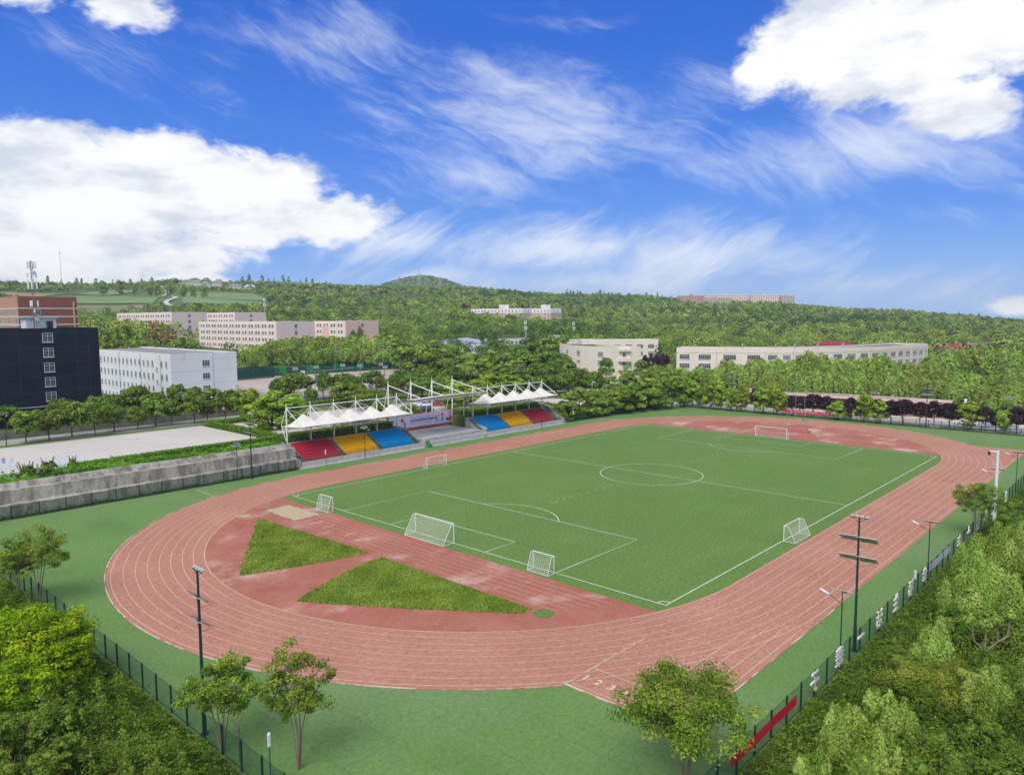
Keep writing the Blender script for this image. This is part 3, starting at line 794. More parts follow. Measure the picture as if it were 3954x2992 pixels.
# printed banner
BAN = mat_layers('banner_print', (.60, .60, .78), [((.78, .62, .72), .16, .45, .6, .8, None), ((.45, .48, .78), .25, .55, .7, .6, (1, 1, 2)), ((.85, .85, .92), .3, .5, .7, .6, None)], fine=.04)
r = thing('banner', 'pale blue and pink sports banner with running figures behind the stage', 'banner', (1.45, 64.68, 3.95))
b = MB(); b.box(0, 0, 0, 19.9, .02, 3.0); b.build('banner_cloth', BAN, r)
INK = mat('banner_blue_ink', (.33, .36, .66), None, 3); REDI = mat('banner_red_ink', (.5, .06, .06), None, 3); DKI = mat('banner_dark_ink', (.05, .05, .10), None, 3); BLI = mat('banner_blue_figure', (.05, .10, .45), None, 3); SKI = mat('banner_orange_ink', (.55, .2, .06), None, 3)
for row, (z, x0, x1, h) in enumerate(((.62, -3.6, 5.2, .85), (-.42, -4.0, 3.4, .7))):   # two lines of washed-out strokes, unreadable in the photo too
    x = x0; b = MB(); b.box((x0 + x1) / 2 + .4, -.0125, z, x1 - x0 + .9, .005, h + .5, mi=1)
    while x < x1:
        for q in range(5):
            if R.random() < .5: b.box(x + R.uniform(.1, .7), -.02, z + R.uniform(-h / 2, h / 2), R.uniform(.3, .7), .01, .07)
            else: b.box(x + R.uniform(.1, .7), -.02, z + R.uniform(-.1, .1), .07, .01, R.uniform(.3, h))
        x += .95
    b.build('faded_lettering', [INK, BAN], r)
def disc(b, x, z, rr, y=-.03):
    b.face([(x + rr * math.cos(t * .5236), y, z + rr * math.sin(t * .5236)) for t in range(12)])
b = MB(); disc(b, 6.4, .72, .36); b.build('ball_print', REDI, r)
b = MB(); disc(b, -6.2, .35, .42); b.build('ball_print', REDI, r)
b = MB(); disc(b, -8.9, .45, .3); b.build('emblem_print', mat('banner_green_ink', (.15, .45, .35), None, 3), r)
def runner(x, z, s, m, skin, nm):
    b = MB(); y = -.03
    for pts in ([(0, .2), (.28, .2), (.22, .75), (.02, .78)], [(.02, .25), (.2, .2), (-.25, -.35), (-.4, -.25)], [(.1, .2), (.3, .22), (.55, -.3), (.42, -.36)], [(.2, .7), (.6, .5), (.62, .58), (.22, .78)], [(.02, .74), (-.35, .6), (-.33, .52), (.05, .62)]):
        b.face([(x + p * s, y, z + q * s) for p, q in pts])
    disc(b, x + .15 * s, z + .92 * s, .13 * s, y); b.build(nm, m, r)
runner(4.4, -.55, .95, REDI, SKI, 'runner_print'); runner(6.4, -.8, .95, BLI, SKI, 'runner_print'); runner(-5.6, -1.1, 1.1, DKI, SKI, 'runner_print')
b = MB(); disc(b, 8.0, -.6, .45); disc(b, 8.9, -.7, .5); disc(b, 9.4, -.3, .3); b.build('flame_print', REDI, r)
b = MB()
for i in range(6): b.box(8.9 + R.uniform(-.2, .2), -.02, 1.2 - i * .27, R.uniform(.6, 1.1), .01, .1)
b.build('small_print', DKI, r)

# ------------------------------------------------------------------ white tensile roofs over the stands
def cone_membrane(xa, xc, ya, yb, zf, zb, zp, m, parent, ox, oy):
    yc, cx = 57.8, (xa + xc) / 2
    n, k = 40, 12; b = MB()
    V = []
    per = []
    for i in range(n):
        t = 4.0 * i / n; s, u = int(t), t - int(t)
        c = [(xa, ya), (xc, ya), (xc, yb), (xa, yb)]
        p, q = c[s], c[(s + 1) % 4]
        x, y = p[0] + (q[0] - p[0]) * u, p[1] + (q[1] - p[1]) * u
        bow = math.sin(math.pi * u) * .16
        if s in (0, 2): y += bow * (1 if s == 0 else -1) * 1.3
        z = zf + (zb - zf) * (y - ya) / (yb - ya) - math.sin(math.pi * u) * (.12 if s in (1, 3) else -.05)
        per.append((x, y, z))
    for j in range(k + 1):
        s = .07 + .93 * j / k
        g = (1 - s) ** 1.75 / (.93 ** 1.75)
        for (x, y, z) in per:
            V.append((cx + (x - cx) * s - ox, yc + (y - yc) * s - oy, z + (zp - z) * g))
    F = [(j * n + i, (j + 1) * n + i, (j + 1) * n + (i + 1) % n, j * n + (i + 1) % n) for j in range(k) for i in range(n)]
    F.append(tuple(range(n)))
    me = bpy.data.meshes.new('membrane'); me.from_pydata(V, [], [tuple(reversed(f)) for f in F]); me.materials.append(m)
    me.polygons.foreach_set('use_smooth', [True] * len(F))
    link('membrane', me, parent)

def truss(b, p, q, h, n, r=.05):
    p, q = Vector(p), Vector(q); dz = Vector((0, 0, -h))
    b.tube(p, q, r, n=6); b.tube(p + dz, q + dz, r, n=6)
    for i in range(n):
        a, c = p.lerp(q, i / n), p.lerp(q, (i + .5) / n); e = p.lerp(q, (i + 1) / n)
        b.tube(a, c + dz, r * .6, n=4); b.tube(c + dz, e, r * .6, n=4)

def tensile(label, xs):
    ox, oy = sum(xs) / len(xs), 59.4
    t = thing('tensile_canopy', label, 'canopy', (ox, oy, 0))
    for a, c in zip(xs[:-1], xs[1:]): cone_membrane(a, c, 53.5, 61.3, 7.55, 7.05, 9.45, MEMB, t, ox, oy)
    for x in xs:
        b = MB(); b.tube((x - ox, 0, 3.7), (x - ox, 0, 10.8), .15, .13, 10); b.tube((x - ox, 0, 10.8), (x - ox, 0, 11.75), .10, .05, 8); b.build('mast', STEEL_W, t)
        b = MB(); truss(b, (x - ox, 53.6 - oy, 7.5), (x - ox, 61.2 - oy, 7.0), .5, 9); b.build('roof_truss', STEEL_W, t)
        b = MB(); b.tube((x - ox, 0, 10.75), (x - ox, 53.9 - oy, 7.6), .075, n=7); b.build('strut', STEEL_W, t)
        b = MB(); b.tube((x - ox, 0, 10.75), (x - ox - .1, 61.2 - oy, 7.2), .07, n=6); b.tube((x - ox - .1, 61.2 - oy, 7.2), (x - ox, .25, 4.0), .06, n=6); b.build('back_tie', STEEL_W, t)
    for a, c in zip(xs[:-1], xs[1:]):
        b = MB(); b.tube((a - ox, 0, 10.75), ((a + c) / 2 - ox, 57.8 - oy, 9.35), .035, n=5); b.tube((c - ox, 0, 10.75), ((a + c) / 2 - ox, 57.8 - oy, 9.35), .035, n=5)
        b.build('stay_cable', STEEL_W, t)
    b = MB(); b.tube((xs[0] - ox, 0, 10.8), (xs[-1] - ox, 0, 10.8), .085, n=8); b.build('top_beam', STEEL_W, t)
    b = MB(); truss(b, (xs[0] - ox, 54.6 - oy, 7.3), (xs[-1] - ox, 54.6 - oy, 7.3), .5, 40, .045); b.build('edge_truss', STEEL_W, t)
    b = MB(); truss(b, (xs[0] - ox, 59.9 - oy, 6.95), (xs[-1] - ox, 59.9 - oy, 6.95), .45, 40, .04); b.build('edge_truss', STEEL_W, t)
tensile('five white membrane cones on masts over the seats nearest the stepped wall', [-37.9, -32.5, -27.0, -21.5, -16.0, -10.5])
tensile('five pointed white membrane cones on masts over the seats beside the woods', [13.3, 18.5, 23.75, 28.95, 34.4, 39.65])
# flat curved roof over the stage
t = thing('stage_canopy', 'long curved white roof on four tall masts above the stage', 'canopy', (1.2, 60, 0)); ox, oy = 1.2, 60
b = MB(); n = 16; k = 8
for s, zo in ((1, 0), (-1, -.14)):
    i0 = len(b.v)
    for j in range(k + 1):
        for i in range(n + 1):
            u, v = i / n, j / k
            b.v.append((-10.6 + 23 * u - ox, 62.6 - 9.4 * v - oy, 8.85 + 1.7 * v + .3 * math.sin(math.pi * u) * .6 + .35 * math.sin(math.pi * v) + zo))
    for j in range(k):
        for i in range(n):
            f = (i0 + j * (n + 1) + i, i0 + (j + 1) * (n + 1) + i, i0 + (j + 1) * (n + 1) + i + 1, i0 + j * (n + 1) + i + 1)
            b.f.append(f if s > 0 else f[::-1]); b.m.append(0)
b.build('roof_sheet', MEMB, t, smooth=True)
for x in (-8.5, -1.8, 4.8, 11.5):
    b = MB(); b.tube((x - ox, 4.9, 3.7), (x - ox, 4.9, 13.0), .18, .16, 10); b.tube((x - ox, 4.9, 13.0), (x - ox, 4.9, 14.0), .1, .05, 8); b.build('mast', STEEL_W, t)
    b = MB(); b.tube((x - ox, 4.9, 12.9), (x - ox, 53.6 - oy, 10.75), .1, n=7); b.build('strut', STEEL_W, t)
    b = MB(); b.tube((x - ox, 4.9, 12.9), (x - ox - .2, 67.4 - oy, 4.0), .08, n=6); b.build('back_tie', STEEL_W, t)
    b = MB(); truss(b, (x - ox, 62.6 - oy, 8.8), (x - ox, 53.6 - oy, 10.5), .45, 9); b.build('roof_truss', STEEL_W, t)
for x in (-10.3, 12.2):
    b = MB(); b.tube((x - ox, 1.5, 1.6), (x - ox, 1.5, 9.0), .12, n=8); b.build('column', STEEL_W, t)
b = MB(); truss(b, (-10.5 - ox, 53.4 - oy, 10.5), (12.3 - ox, 53.4 - oy, 10.5), .4, 30, .05); b.build('edge_truss', STEEL_W, t)

# ------------------------------------------------------------------ fences
POSTM = None
def fence(label, p, q, n, h=2.0, dz=lambda x, y: 0.0, post_r=.055, pm=None):
    global POSTM
    cx, cy = (p[0] + q[0]) / 2, (p[1] + q[1]) / 2
    t = thing('mesh_fence', label, 'fence', (cx, cy, 0))
    b = MB(); b.box(0, 0, h / 2 - .2, post_r * 2, post_r * 2, h + .4); b.box(0, 0, h + .02, post_r * 2.4, post_r * 2.4, .04)
    first = b.build('post', GREEN_P, t)
    pn = MB()
    for i in range(n + 1):
        x, y = p[0] + (q[0] - p[0]) * i / n, p[1] + (q[1] - p[1]) * i / n
        z = dz(x, y)
        o = first if i == 0 else link('post', first.data, t)
        o.location = (x - cx, y - cy, z)
        if i < n:
            x2, y2 = p[0] + (q[0] - p[0]) * (i + 1) / n, p[1] + (q[1] - p[1]) * (i + 1) / n; z2 = dz(x2, y2)
            pn.face([(x - cx, y - cy, z + .03), (x2 - cx, y2 - cy, z2 + .03), (x2 - cx, y2 - cy, z2 + h - .04), (x - cx, y - cy, z + h - .04)])
    pn.build('mesh_panel', pm or FENCEM, t)
    b = MB()
    for zz in (h - .05, .06): b.tube((p[0] - cx, p[1] - cy, zz + dz(*p)), (q[0] - cx, q[1] - cy, zz + dz(*q)), .018, n=5)
    b.build('rail', GREEN_P, t)
    return t
fence('long dark green mesh fence carrying white slogan letters along the home straight', (-93.3, -51.55), (93.4, -51.55), 73)
fence('dark green mesh fence beyond the bend in front of the yellow-green tree', (-93.3, 51.6), (-93.3, -51.55), 40)
fence('green mesh fence standing in front of the stained stepped wall', (-93.3, 51.6), (-41.0, 51.6), 15)
fence('green mesh fence in front of the plum trees behind the far goal', (93.5, -51.55), (93.5, 46.0), 34)
fence('green mesh fence overgrown by the woods next to the stand', (44.0, 52.2), (91.0, 51.6), 15)
fence('low fence along the edge of the car park behind the stage', (-12.0, 69.3), (44.0, 69.3), 14, 1.5, lambda x, y: 4.0 * (1 - sstep(45, 105, x)))
fence('tall netting fence around the basketball courts', (-4, 121.5), (74, 121.5), 18, 3.0, lambda x, y: ground_height(x, y))
fence('dark netting fence behind the basketball courts below the willows', (10, 189), (104, 189), 20, 3.2, lambda x, y: ground_height(x, y), pm=SCREENM)
fence('dark green windscreen fence around the tennis courts beside the white block', (-14, 183), (30, 183), 12, 4.6, lambda x, y: ground_height(x, y), pm=SCREENM)
fence('tennis court side fence beyond the white block', (-4, 124), (-4, 182), 14, 2.6, lambda x, y: ground_height(x, y))

# slogan letters seen from behind
slog = [('子', -60.2, 'single hooked character next to the red banner'), ('辈', -55.0, 'dense character with short bars second from the red banner'), ('一', -49.8, 'single horizontal bar beside the foot of the tall floodlight'), ('活', -44.8, 'dense character just beyond the single bar'),
        ('生', -39.8, 'branching character two beyond the single bar'), ('福', -34.7, 'boxy character beside the green loudspeaker post'), ('幸', -29.6, 'stacked character at the near end of the pale banner'), ('年', -14.3, 'character just past the far end of the pale banner'),
        ('十', -9.1, 'cross shaped character in front of the lone fence tree'), ('五', -4.0, 'character hidden behind the lone fence tree trunk'), ('作', 1.1, 'character by the white camera mast'), ('工', 6.2, 'character just past the white camera mast'), ('康', 15.9, 'small far character well past the camera mast')]
LET = mat('slogan_white', (.74, .73, .70), (.62, .61, .58), 3, .6)
for ch, x, lab in slog:
    me = text_mesh(ch, 1.75, .05, .025); me.materials.append(LET)
    o = link('slogan_letter', me, None, (x, -51.63, 1.12)); o.rotation_euler = (rad(90), 0, rad(180))
    tag(o, 'white ' + lab + ' on the fence', 'letter', 'slogan letters on the fence')
def cloth_banner(name, label, x0, x1, y, z0, z1, m, sag=.06):
    t = thing(name, label, 'banner', ((x0 + x1) / 2, y, (z0 + z1) / 2))
    b = MB(); n = 40; V = []
    for s in (-.01, .01):
        for i in range(n + 1):
            u = i / n; x = (x1 - x0) * (u - .5); w = sag * math.sin(u * 13) + sag * .5 * math.sin(u * 31)
            b.v += [(x, s + w * .6, -(z1 - z0) / 2 + w), (x, s + w * .3, (z1 - z0) / 2 + w * .8)]
    k = 2 * (n + 1)
    for i in range(n):
        b.f.append((2 * i, 2 * i + 2, 2 * i + 3, 2 * i + 1)); b.f.append((k + 2 * i, k + 2 * i + 1, k + 2 * i + 3, k + 2 * i + 2)); b.m += [0, 0]
    b.build('banner_cloth', m, t); return t
RED = mat('banner_red', (.62, .012, .05), (.5, .012, .045), .7, .7)
cloth_banner('red_banner', 'long plain red cloth banner tied to the fence beside the leafy near tree', -73.6, -63.5, -51.585, .75, 1.45, RED, .02)
cloth_banner('pale_banner', 'long pale lilac banner tied to the fence between two street lamps', -27.7, -18.4, -51.585, 1.05, 1.85, mat('banner_pale', (.58, .58, .72), (.48, .49, .66), .9, .7), .02)
# red banner with white characters on the far fence
t = thing('slogan_banner', 'sagging red banner with white characters on the far fence below plum trees', 'banner', (93.4, 7.8, 1.3))
b = MB(); n = 30
for i in range(n + 1):
    u = i / n; y = 8.4 - 16.0 * u; z = 1.2 * (1 - sstep(0, .18, u)) + .05 * math.sin(u * 9)
    for s in (-.02, .02): b.v += [(s, y, z - .38), (s, y, z + .38)]
for i in range(n):
    a = 4 * i; b.f += [(a, a + 1, a + 5, a + 4), (a + 2, a + 6, a + 7, a + 3), (a + 1, a + 3, a + 7, a + 5)]; b.m += [0, 0, 0]
b.build('banner_cloth', RED, t)
b = MB()
for i in range(12): 
    for q in range(4): b.box(-.03, 4.2 - i * 1.0 + R.uniform(-.25, .25), R.uniform(-.2, .2) + .03, .01, R.uniform(.12, .4), .09)
b.build('white_lettering', LET, t)

# ------------------------------------------------------------------ goals
def goal(label, x, y, rz, W, H, D, top, group, r=.06):
    """mouth along local y, net behind at +x"""
    t = thing('football_goal', label, 'goal', (x, y, .02), rz, group)
    h = W / 2
    b = MB(); b.tube((0, -h, 0), (0, -h, H), r, n=10); b.tube((0, h, 0), (0, h, H), r, n=10); b.tube((0, -h - r, H), (0, h + r, H), r, n=10); b.build('front_frame', STEEL_W, t)
    b = MB(); q = r * .62
    for s in (-h, h):
        b.tube((0, s, H), (top, s, H), q, n=7); b.tube((top, s, H), (D, s, .03), q, n=7); b.tube((0, s, .04), (D, s, .04), q, n=7)
    b.tube((D, -h, .04), (D, h, .04), q, n=7)
    b.build('rear_frame', STEEL_W, t)
    b = MB()
    a1, a2, a3, a4 = (top, -h, H - .02), (top, h, H - .02), (D, h, .06), (D, -h, .06)
    rows = 5; g = []
    for j in range(rows + 1):
        v = j / rows; row = []
        for i in range(9):
            u = i / 8; sag = .25 * math.sin(math.pi * u) * (1 - v) + .12 * math.sin(math.pi * v)
            row.append((top + (D - top) * v - sag * .3, -h + W * u, H - .02 + (.06 - H) * v - sag))
        g.append(row)
    for j in range(rows):
        for i in range(8): b.face([g[j][i], g[j][i + 1], g[j + 1][i + 1], g[j + 1][i]])
    for s in (-h, h): b.face([(0, s, .06), (D, s, .06), (top, s, H), (0, s, H)])
    b.face([(0, -h, H), (0, h, H), g[0][8], g[0][4], g[0][0]])
    b.build('net', NETM, t)
    # the cords of the net
    b = MB(); st = .3; c = .007
    for i in range(1, int(W / st)):
        yv = -h + i * st; u = i * st / W; pts = []
        for j in range(rows + 1):
            v = j / rows; sag = .25 * math.sin(math.pi * u) * (1 - v) + .12 * math.sin(math.pi * v)
            pts.append((top + (D - top) * v - sag * .3, yv, H - .02 + (.06 - H) * v - sag))
        b.path(pts, c, 3)
    for j in range(1, 8):
        v = j / 8; pts = []
        for i in range(9):
            u = i / 8; sag = .25 * math.sin(math.pi * u) * (1 - v) + .12 * math.sin(math.pi * v)
            pts.append((top + (D - top) * v - sag * .3, -h + W * u, H - .02 + (.06 - H) * v - sag))
        b.path(pts, c, 3)
        for s in (-h, h):
            zz = H * (1 - v); b.tube((0, s, zz), (top + (D - top) * v, s, zz), c, n=3)
    b.build('net_cord', STEEL_W, t)
    return t
gg = 'white football goals on the pitch'
goal('full size white goal on the near goal line beside the red end zone', -52.12, 0, rad(180), 7.44, 2.5, 1.85, .35, gg)
goal('full size white goal on the far goal line in front of the flagpoles', 52.5, .4, 0, 7.44, 2.5, 1.25, .35, gg)
goal('small white goal near the corner flag spot by the sand pit', -53.4, 22.4, rad(180), 3.0, 2.1, .95, .3, gg, .05)
goal('small white goal on the near goal line with a full white net', -52.5, -18.8, rad(180), 3.0, 2.0, 1.1, .45, gg, .05)
goal('five metre white goal on the touchline facing the yellow seats', -21.2, 34.15, rad(90), 4.9, 2.0, 1.25, .3, gg, .05)
goal('five metre white goal on the touchline beside the eight lane home straight', -21.6, -34.35, rad(-90), 4.9, 2.0, 1.5, .55, gg, .05)

# ------------------------------------------------------------------ lamps
def tall_light(label, x, y, z, rz=0.0, proto=None):
    if proto: return dup(proto, (x, y, z), label, rz)
    t = thing('floodlight_mast', label, 'floodlight', (x, y, z), rz, 'tall solar floodlight masts')
    b = MB(); b.tube((0, 0, -.3), (0, 0, 2.2), .15, .14, 10); b.tube((0, 0, 2.2), (0, 0, 11.5), .115, .075, 10); b.tube((0, 0, 0), (0, 0, .08), .28, n=10); b.build('pole', GREEN_P, t)
    h, tl = rad(5), rad(31)
    for zz in (9.7, 8.05):
        for s in (-1, 1):
            b = MB()
            M4 = Matrix.Translation((0, s * .8, zz)) @ Matrix.Rotation(h, 4, 'Z') @ Matrix.Rotation(tl, 4, 'Y')
            for (sx, sy, sz, ez, mi) in ((1.45, 1.4, .025, 0, 0), (1.37, 1.32, .015, .011, 1)):
                i = len(b.v)
                for dz in (-.5, .5):
                    for dx, dy in ((-.5, -.5), (.5, -.5), (.5, .5), (-.5, .5)):
                        b.v.append(tuple(M4 @ Vector((dx * sx, dy * sy, dz * sz + ez))))
                for q in ((3, 2, 1, 0), (4, 5, 6, 7), (0, 1, 5, 4), (1, 2, 6, 5), (2, 3, 7, 6), (3, 0, 4, 7)): b.f.append(tuple(i + k for k in q)); b.m.append(mi)
            b.build('solar_panel', [ALU, PANEL], t)
        b = MB()
        b.tube((0, -1.4, zz - .05), (0, 1.4, zz - .05), .02, n=6)
        for s in (-1, 1):
            b.tube((0, s * .1, zz - .75), (.35, s * 1.2, zz - .32), .013, n=5); b.tube((0, s * .1, zz - .2), (-.4, s * 1.0, zz + .22), .013, n=5)
        b.build('bracket', DARKM, t)
    b = MB(); b.tube((0, -.75, 11.5), (0, .75, 11.5), .035, n=6); b.tube((0, 0, 11.1), (0, .55, 11.48), .02, n=5); b.tube((0, 0, 11.1), (0, -.55, 11.48), .02, n=5); b.build('crossbar', DARKM, t)
    for i in range(4):
        b = MB(); b.box(.1, -.6 + i * .4, 11.62, .26, .24, .11, rad(15)); b.build('floodlight_head', ALU, t)
    return t
TL = tall_light('tall black solar floodlight mast standing by the bend nearest the camera', -93.0, -22.6, 0)
for x, y, z, lab in ((-50.2, -51.25, 0, 'tall green solar floodlight mast beside the single-bar slogan letter'), (93.0, -22.4, 0, 'tall solar floodlight mast among the plum trees at the far fence'),
                     (93.0, 30.1, 0, 'tall solar floodlight mast among round green trees at the far fence'), (-49.9, 51.2, 0, 'tall green solar floodlight mast at the stepped wall'),
                     (63.8, 190.5, 6.2, 'solar floodlight mast at the back of the basketball courts under the pink block'), (33.0, 124, 4.0, 'solar floodlight mast at the near side of the basketball courts'),
                     (86, 190.2, 6.2, 'solar floodlight mast behind the basketball hoops by the path'), (62.7, 118, 3.0, 'solar floodlight mast in the trees behind the white stage roof'), (72, 96, 2.0, 'solar floodlight mast poking from dark trees left of the tan block')):
    tall_light(lab, x, y, z, 0, TL)
def street_lamp(label, x, y, z, rz=0.0, proto=None, s=1.0):
    if proto: return dup(proto, (x, y, z), label, rz, (s, s, s))
    t = thing('street_lamp', label, 'street lamp', (x, y, z), rz, 'solar street lamps')
    b = MB(); b.tube((0, 0, -.3), (0, 0, 2.0), .085, .08, 8); b.tube((0, 0, 2.0), (0, 0, 6.3), .055, .045, 8); b.build('pole', GREEN_P, t)
    b = MB(); b.path([(0, 0, 5.35), (0, .5, 5.62), (0, 1.1, 5.95)], .03, 6); b.build('arm', DARKM, t)
    b = MB(); N = 10
    for i in range(N + 1):
        u = i / N; w = .16 * math.sin(math.pi * (.12 + .8 * u)) ; yv, zv = 1.0 + u * .78, 5.92 + u * .30
        for k in range(8): a = k * .7854; b.v.append((w * math.cos(a), yv, zv + .06 * math.sin(a)))
    for i in range(N):
        for k in range(8): b.f.append((8 * i + k, 8 * i + (k + 1) % 8, 8 * i + 8 + (k + 1) % 8, 8 * i + 8 + k)); b.m.append(0)
    b.f.append(tuple(range(8))); b.f.append(tuple(reversed(range(8 * N, 8 * N + 8)))); b.m += [0, 0]
    b.build('lamp_head', mat('lamp_shell', (.70, .71, .73), None, 3, .35), t, smooth=True)
    b = MB(); M4 = Matrix.Translation((0.05, -.1, 6.42)) @ Matrix.Rotation(rad(22), 4, 'Y')
    for (sx, sy, sz, ez, mi) in ((.95, 1.7, .035, 0, 0), (.88, 1.62, .02, .014, 1)):
        i = len(b.v)
        for dz in (-.5, .5):
            for dx, dy in ((-.5, -.5), (.5, -.5), (.5, .5), (-.5, .5)): b.v.append(tuple(M4 @ Vector((dx * sx, dy * sy, dz * sz + ez))))
        for q in ((3, 2, 1, 0), (4, 5, 6, 7), (0, 1, 5, 4), (1, 2, 6, 5), (2, 3, 7, 6), (3, 0, 4, 7)): b.f.append(tuple(i + k for k in q)); b.m.append(mi)
    b.build('solar_panel', [ALU, PANEL], t)
    b = MB(); b.box(.05, -.1, 6.33, .3, .35, .12); b.build('battery_box', ALU, t)
    return t
SL = street_lamp('solar street lamp beside the two-part slogan character nearest the red banner', -54.3, -51.45, 0)
for x, y, z, rz, lab in ((-27.4, -51.4, 0, 0, 'solar street lamp at the near end of the pale banner'), (8.9, -51.3, 0, 0, 'solar street lamp rising behind the lone fence tree'), (26.4, -51.3, 0, 0, 'solar street lamp past the white camera mast'),
                         (-52.5, 51.3, 0, 180, 'solar street lamp in front of the stepped wall'), (-25.5, 51.0, 0, 180, 'slim street lamp in front of the yellow seats'), (30.0, 51.2, 0, 180, 'slim street lamp in front of the red seats by the woods'),
                         (-76.0, 97.0, 4, 180, 'street lamp on the road verge before the dark block'), (-36, 111, 4, 180, 'solar street lamp between the trees in front of the white block'),
                         (-18, 118, 4, 0, 'street lamp at the edge of the basketball courts'), (6, 118, 4, 180, 'street lamp beside the courtside tree row'), (66, 112, 3, 180, 'street lamp by the pale path behind the trees'),
                         (98, 13.5, 0, 180, 'solar street lamp in front of the long low roof'), (112, -4, 0, 180, 'solar street lamp in the middle of the low roof'), (116, -17, 0, 180, 'solar street lamp at the end of the low roof'), (118, -36, 0, 180, 'solar street lamp among the willows past the low roof'),
                         (100, 62, .5, 90, 'solar street lamp in the bright woods beside the stand'), (110, 80, .5, 90, 'solar street lamp near the tan corner block'), (85, 55, 0, 90, 'solar street lamp over the fence by the woods'), (102, 40, 0, 180, 'solar street lamp behind the round trees at the gate')):
    street_lamp(lab, x, y, z, rad(rz), SL)
def speaker_post(label, x, y, z, proto=None):
    if proto: return dup(proto, (x, y, z), label)
    t = thing('speaker_post', label, 'loudspeaker', (x, y, z), 0, 'green posts with white cylinder tops')
    b = MB(); b.tube((0, 0, -.2), (0, 0, 2.4), .045, n=8); b.build('post', TEAL_P, t)
    b = MB(); b.tube((0, 0, 2.2), (0, 0, 2.95), .12, n=12); b.tube((0, 0, 2.95), (0, 0, 3.06), .13, .07, 12); b.build('speaker_body', mat('speaker_grey', (.62, .64, .63), None, 3, .5), t)
    return t
SP = speaker_post('green post with a white cylinder top at the fence corner nearest the camera', -92.6, -30.6, 0)
speaker_post('green post with a white cylinder top beside the slogan letters', -34.5, -51.9, 0, SP)
speaker_post('green post with white cylinder top in front of the red seats', -34.5, 51.35, 0, SP)
speaker_post('green post with a white cylinder top where the stand meets the fenced woods', 43.4, 51.4, 0, SP)
# white camera mast
t = thing('camera_mast', 'thick white camera mast with a dark dome camera beside the fence', 'camera mast', (1.9, -52.5, 0))
b = MB(); b.tube((0, 0, -.5), (0, 0, 10.2), .24, .17, 14); b.build('pole', STEEL_W, t)
b = MB(); b.tube((0, 0, 10.0), (-.3, .95, 10.05), .09, n=8); b.build('arm', STEEL_W, t)
b = MB(); b.tube((-.3, .95, 9.75), (-.3, .95, 10.05), .17, .12, 12); b.tube((-.3, .95, 9.55), (-.3, .95, 9.75), .12, .19, 12); b.build('dome_camera', DARKM, t)
b = MB(); b.box(.12, .1, 3.9, .35, .4, .6); b.build('equipment_box', ALU, t)
b = MB(); b.tube((0, 0, 10.2), (0, 0, 11.0), .025, .012, 6); b.build('lightning_rod', ALU, t)

# ------------------------------------------------------------------ flagpoles, podium, people
t = thing('flag_podium', 'low red stepped platform under the three flagpoles', 'podium', (65.6, .2, .015))
RUB = mat('podium_red', (.36, .11, .085), (.42, .17, .13), 1.2, .8, fine=.15)
b = MB()
for i, (a, c) in enumerate(((2.8, 7.4), (2.0, 6.6), (1.2, 5.8))): b.box(.35 * i, 0, .13 + .25 * i, a, c, .25)
b.build('steps', RUB, t)
for (x, y, h), lab in zip(((66.3, 2.4, 13.0), (66.3, .2, 14.0), (66.3, -2.0, 12.8)), ('green flagpole standing farthest from the person on the far track', 'tallest flagpole in the middle of the red platform', 'flagpole on the red platform nearest to the standing person')):
    t = thing('flagpole', lab, 'flagpole', (x, y, .75), 0, 'flagpoles on the red platform')
    b = MB(); b.tube((0, 0, 0), (0, 0, h - .75), .06, .03, 8); b.build('pole', mat('pole_grey_green', (.22, .33, .28), None, 3, .4), t)
    b = MB(); b.tube((0, 0, h - .75), (0, 0, h - .55), .09, n=10); b.build('finial', STEEL_W, t)
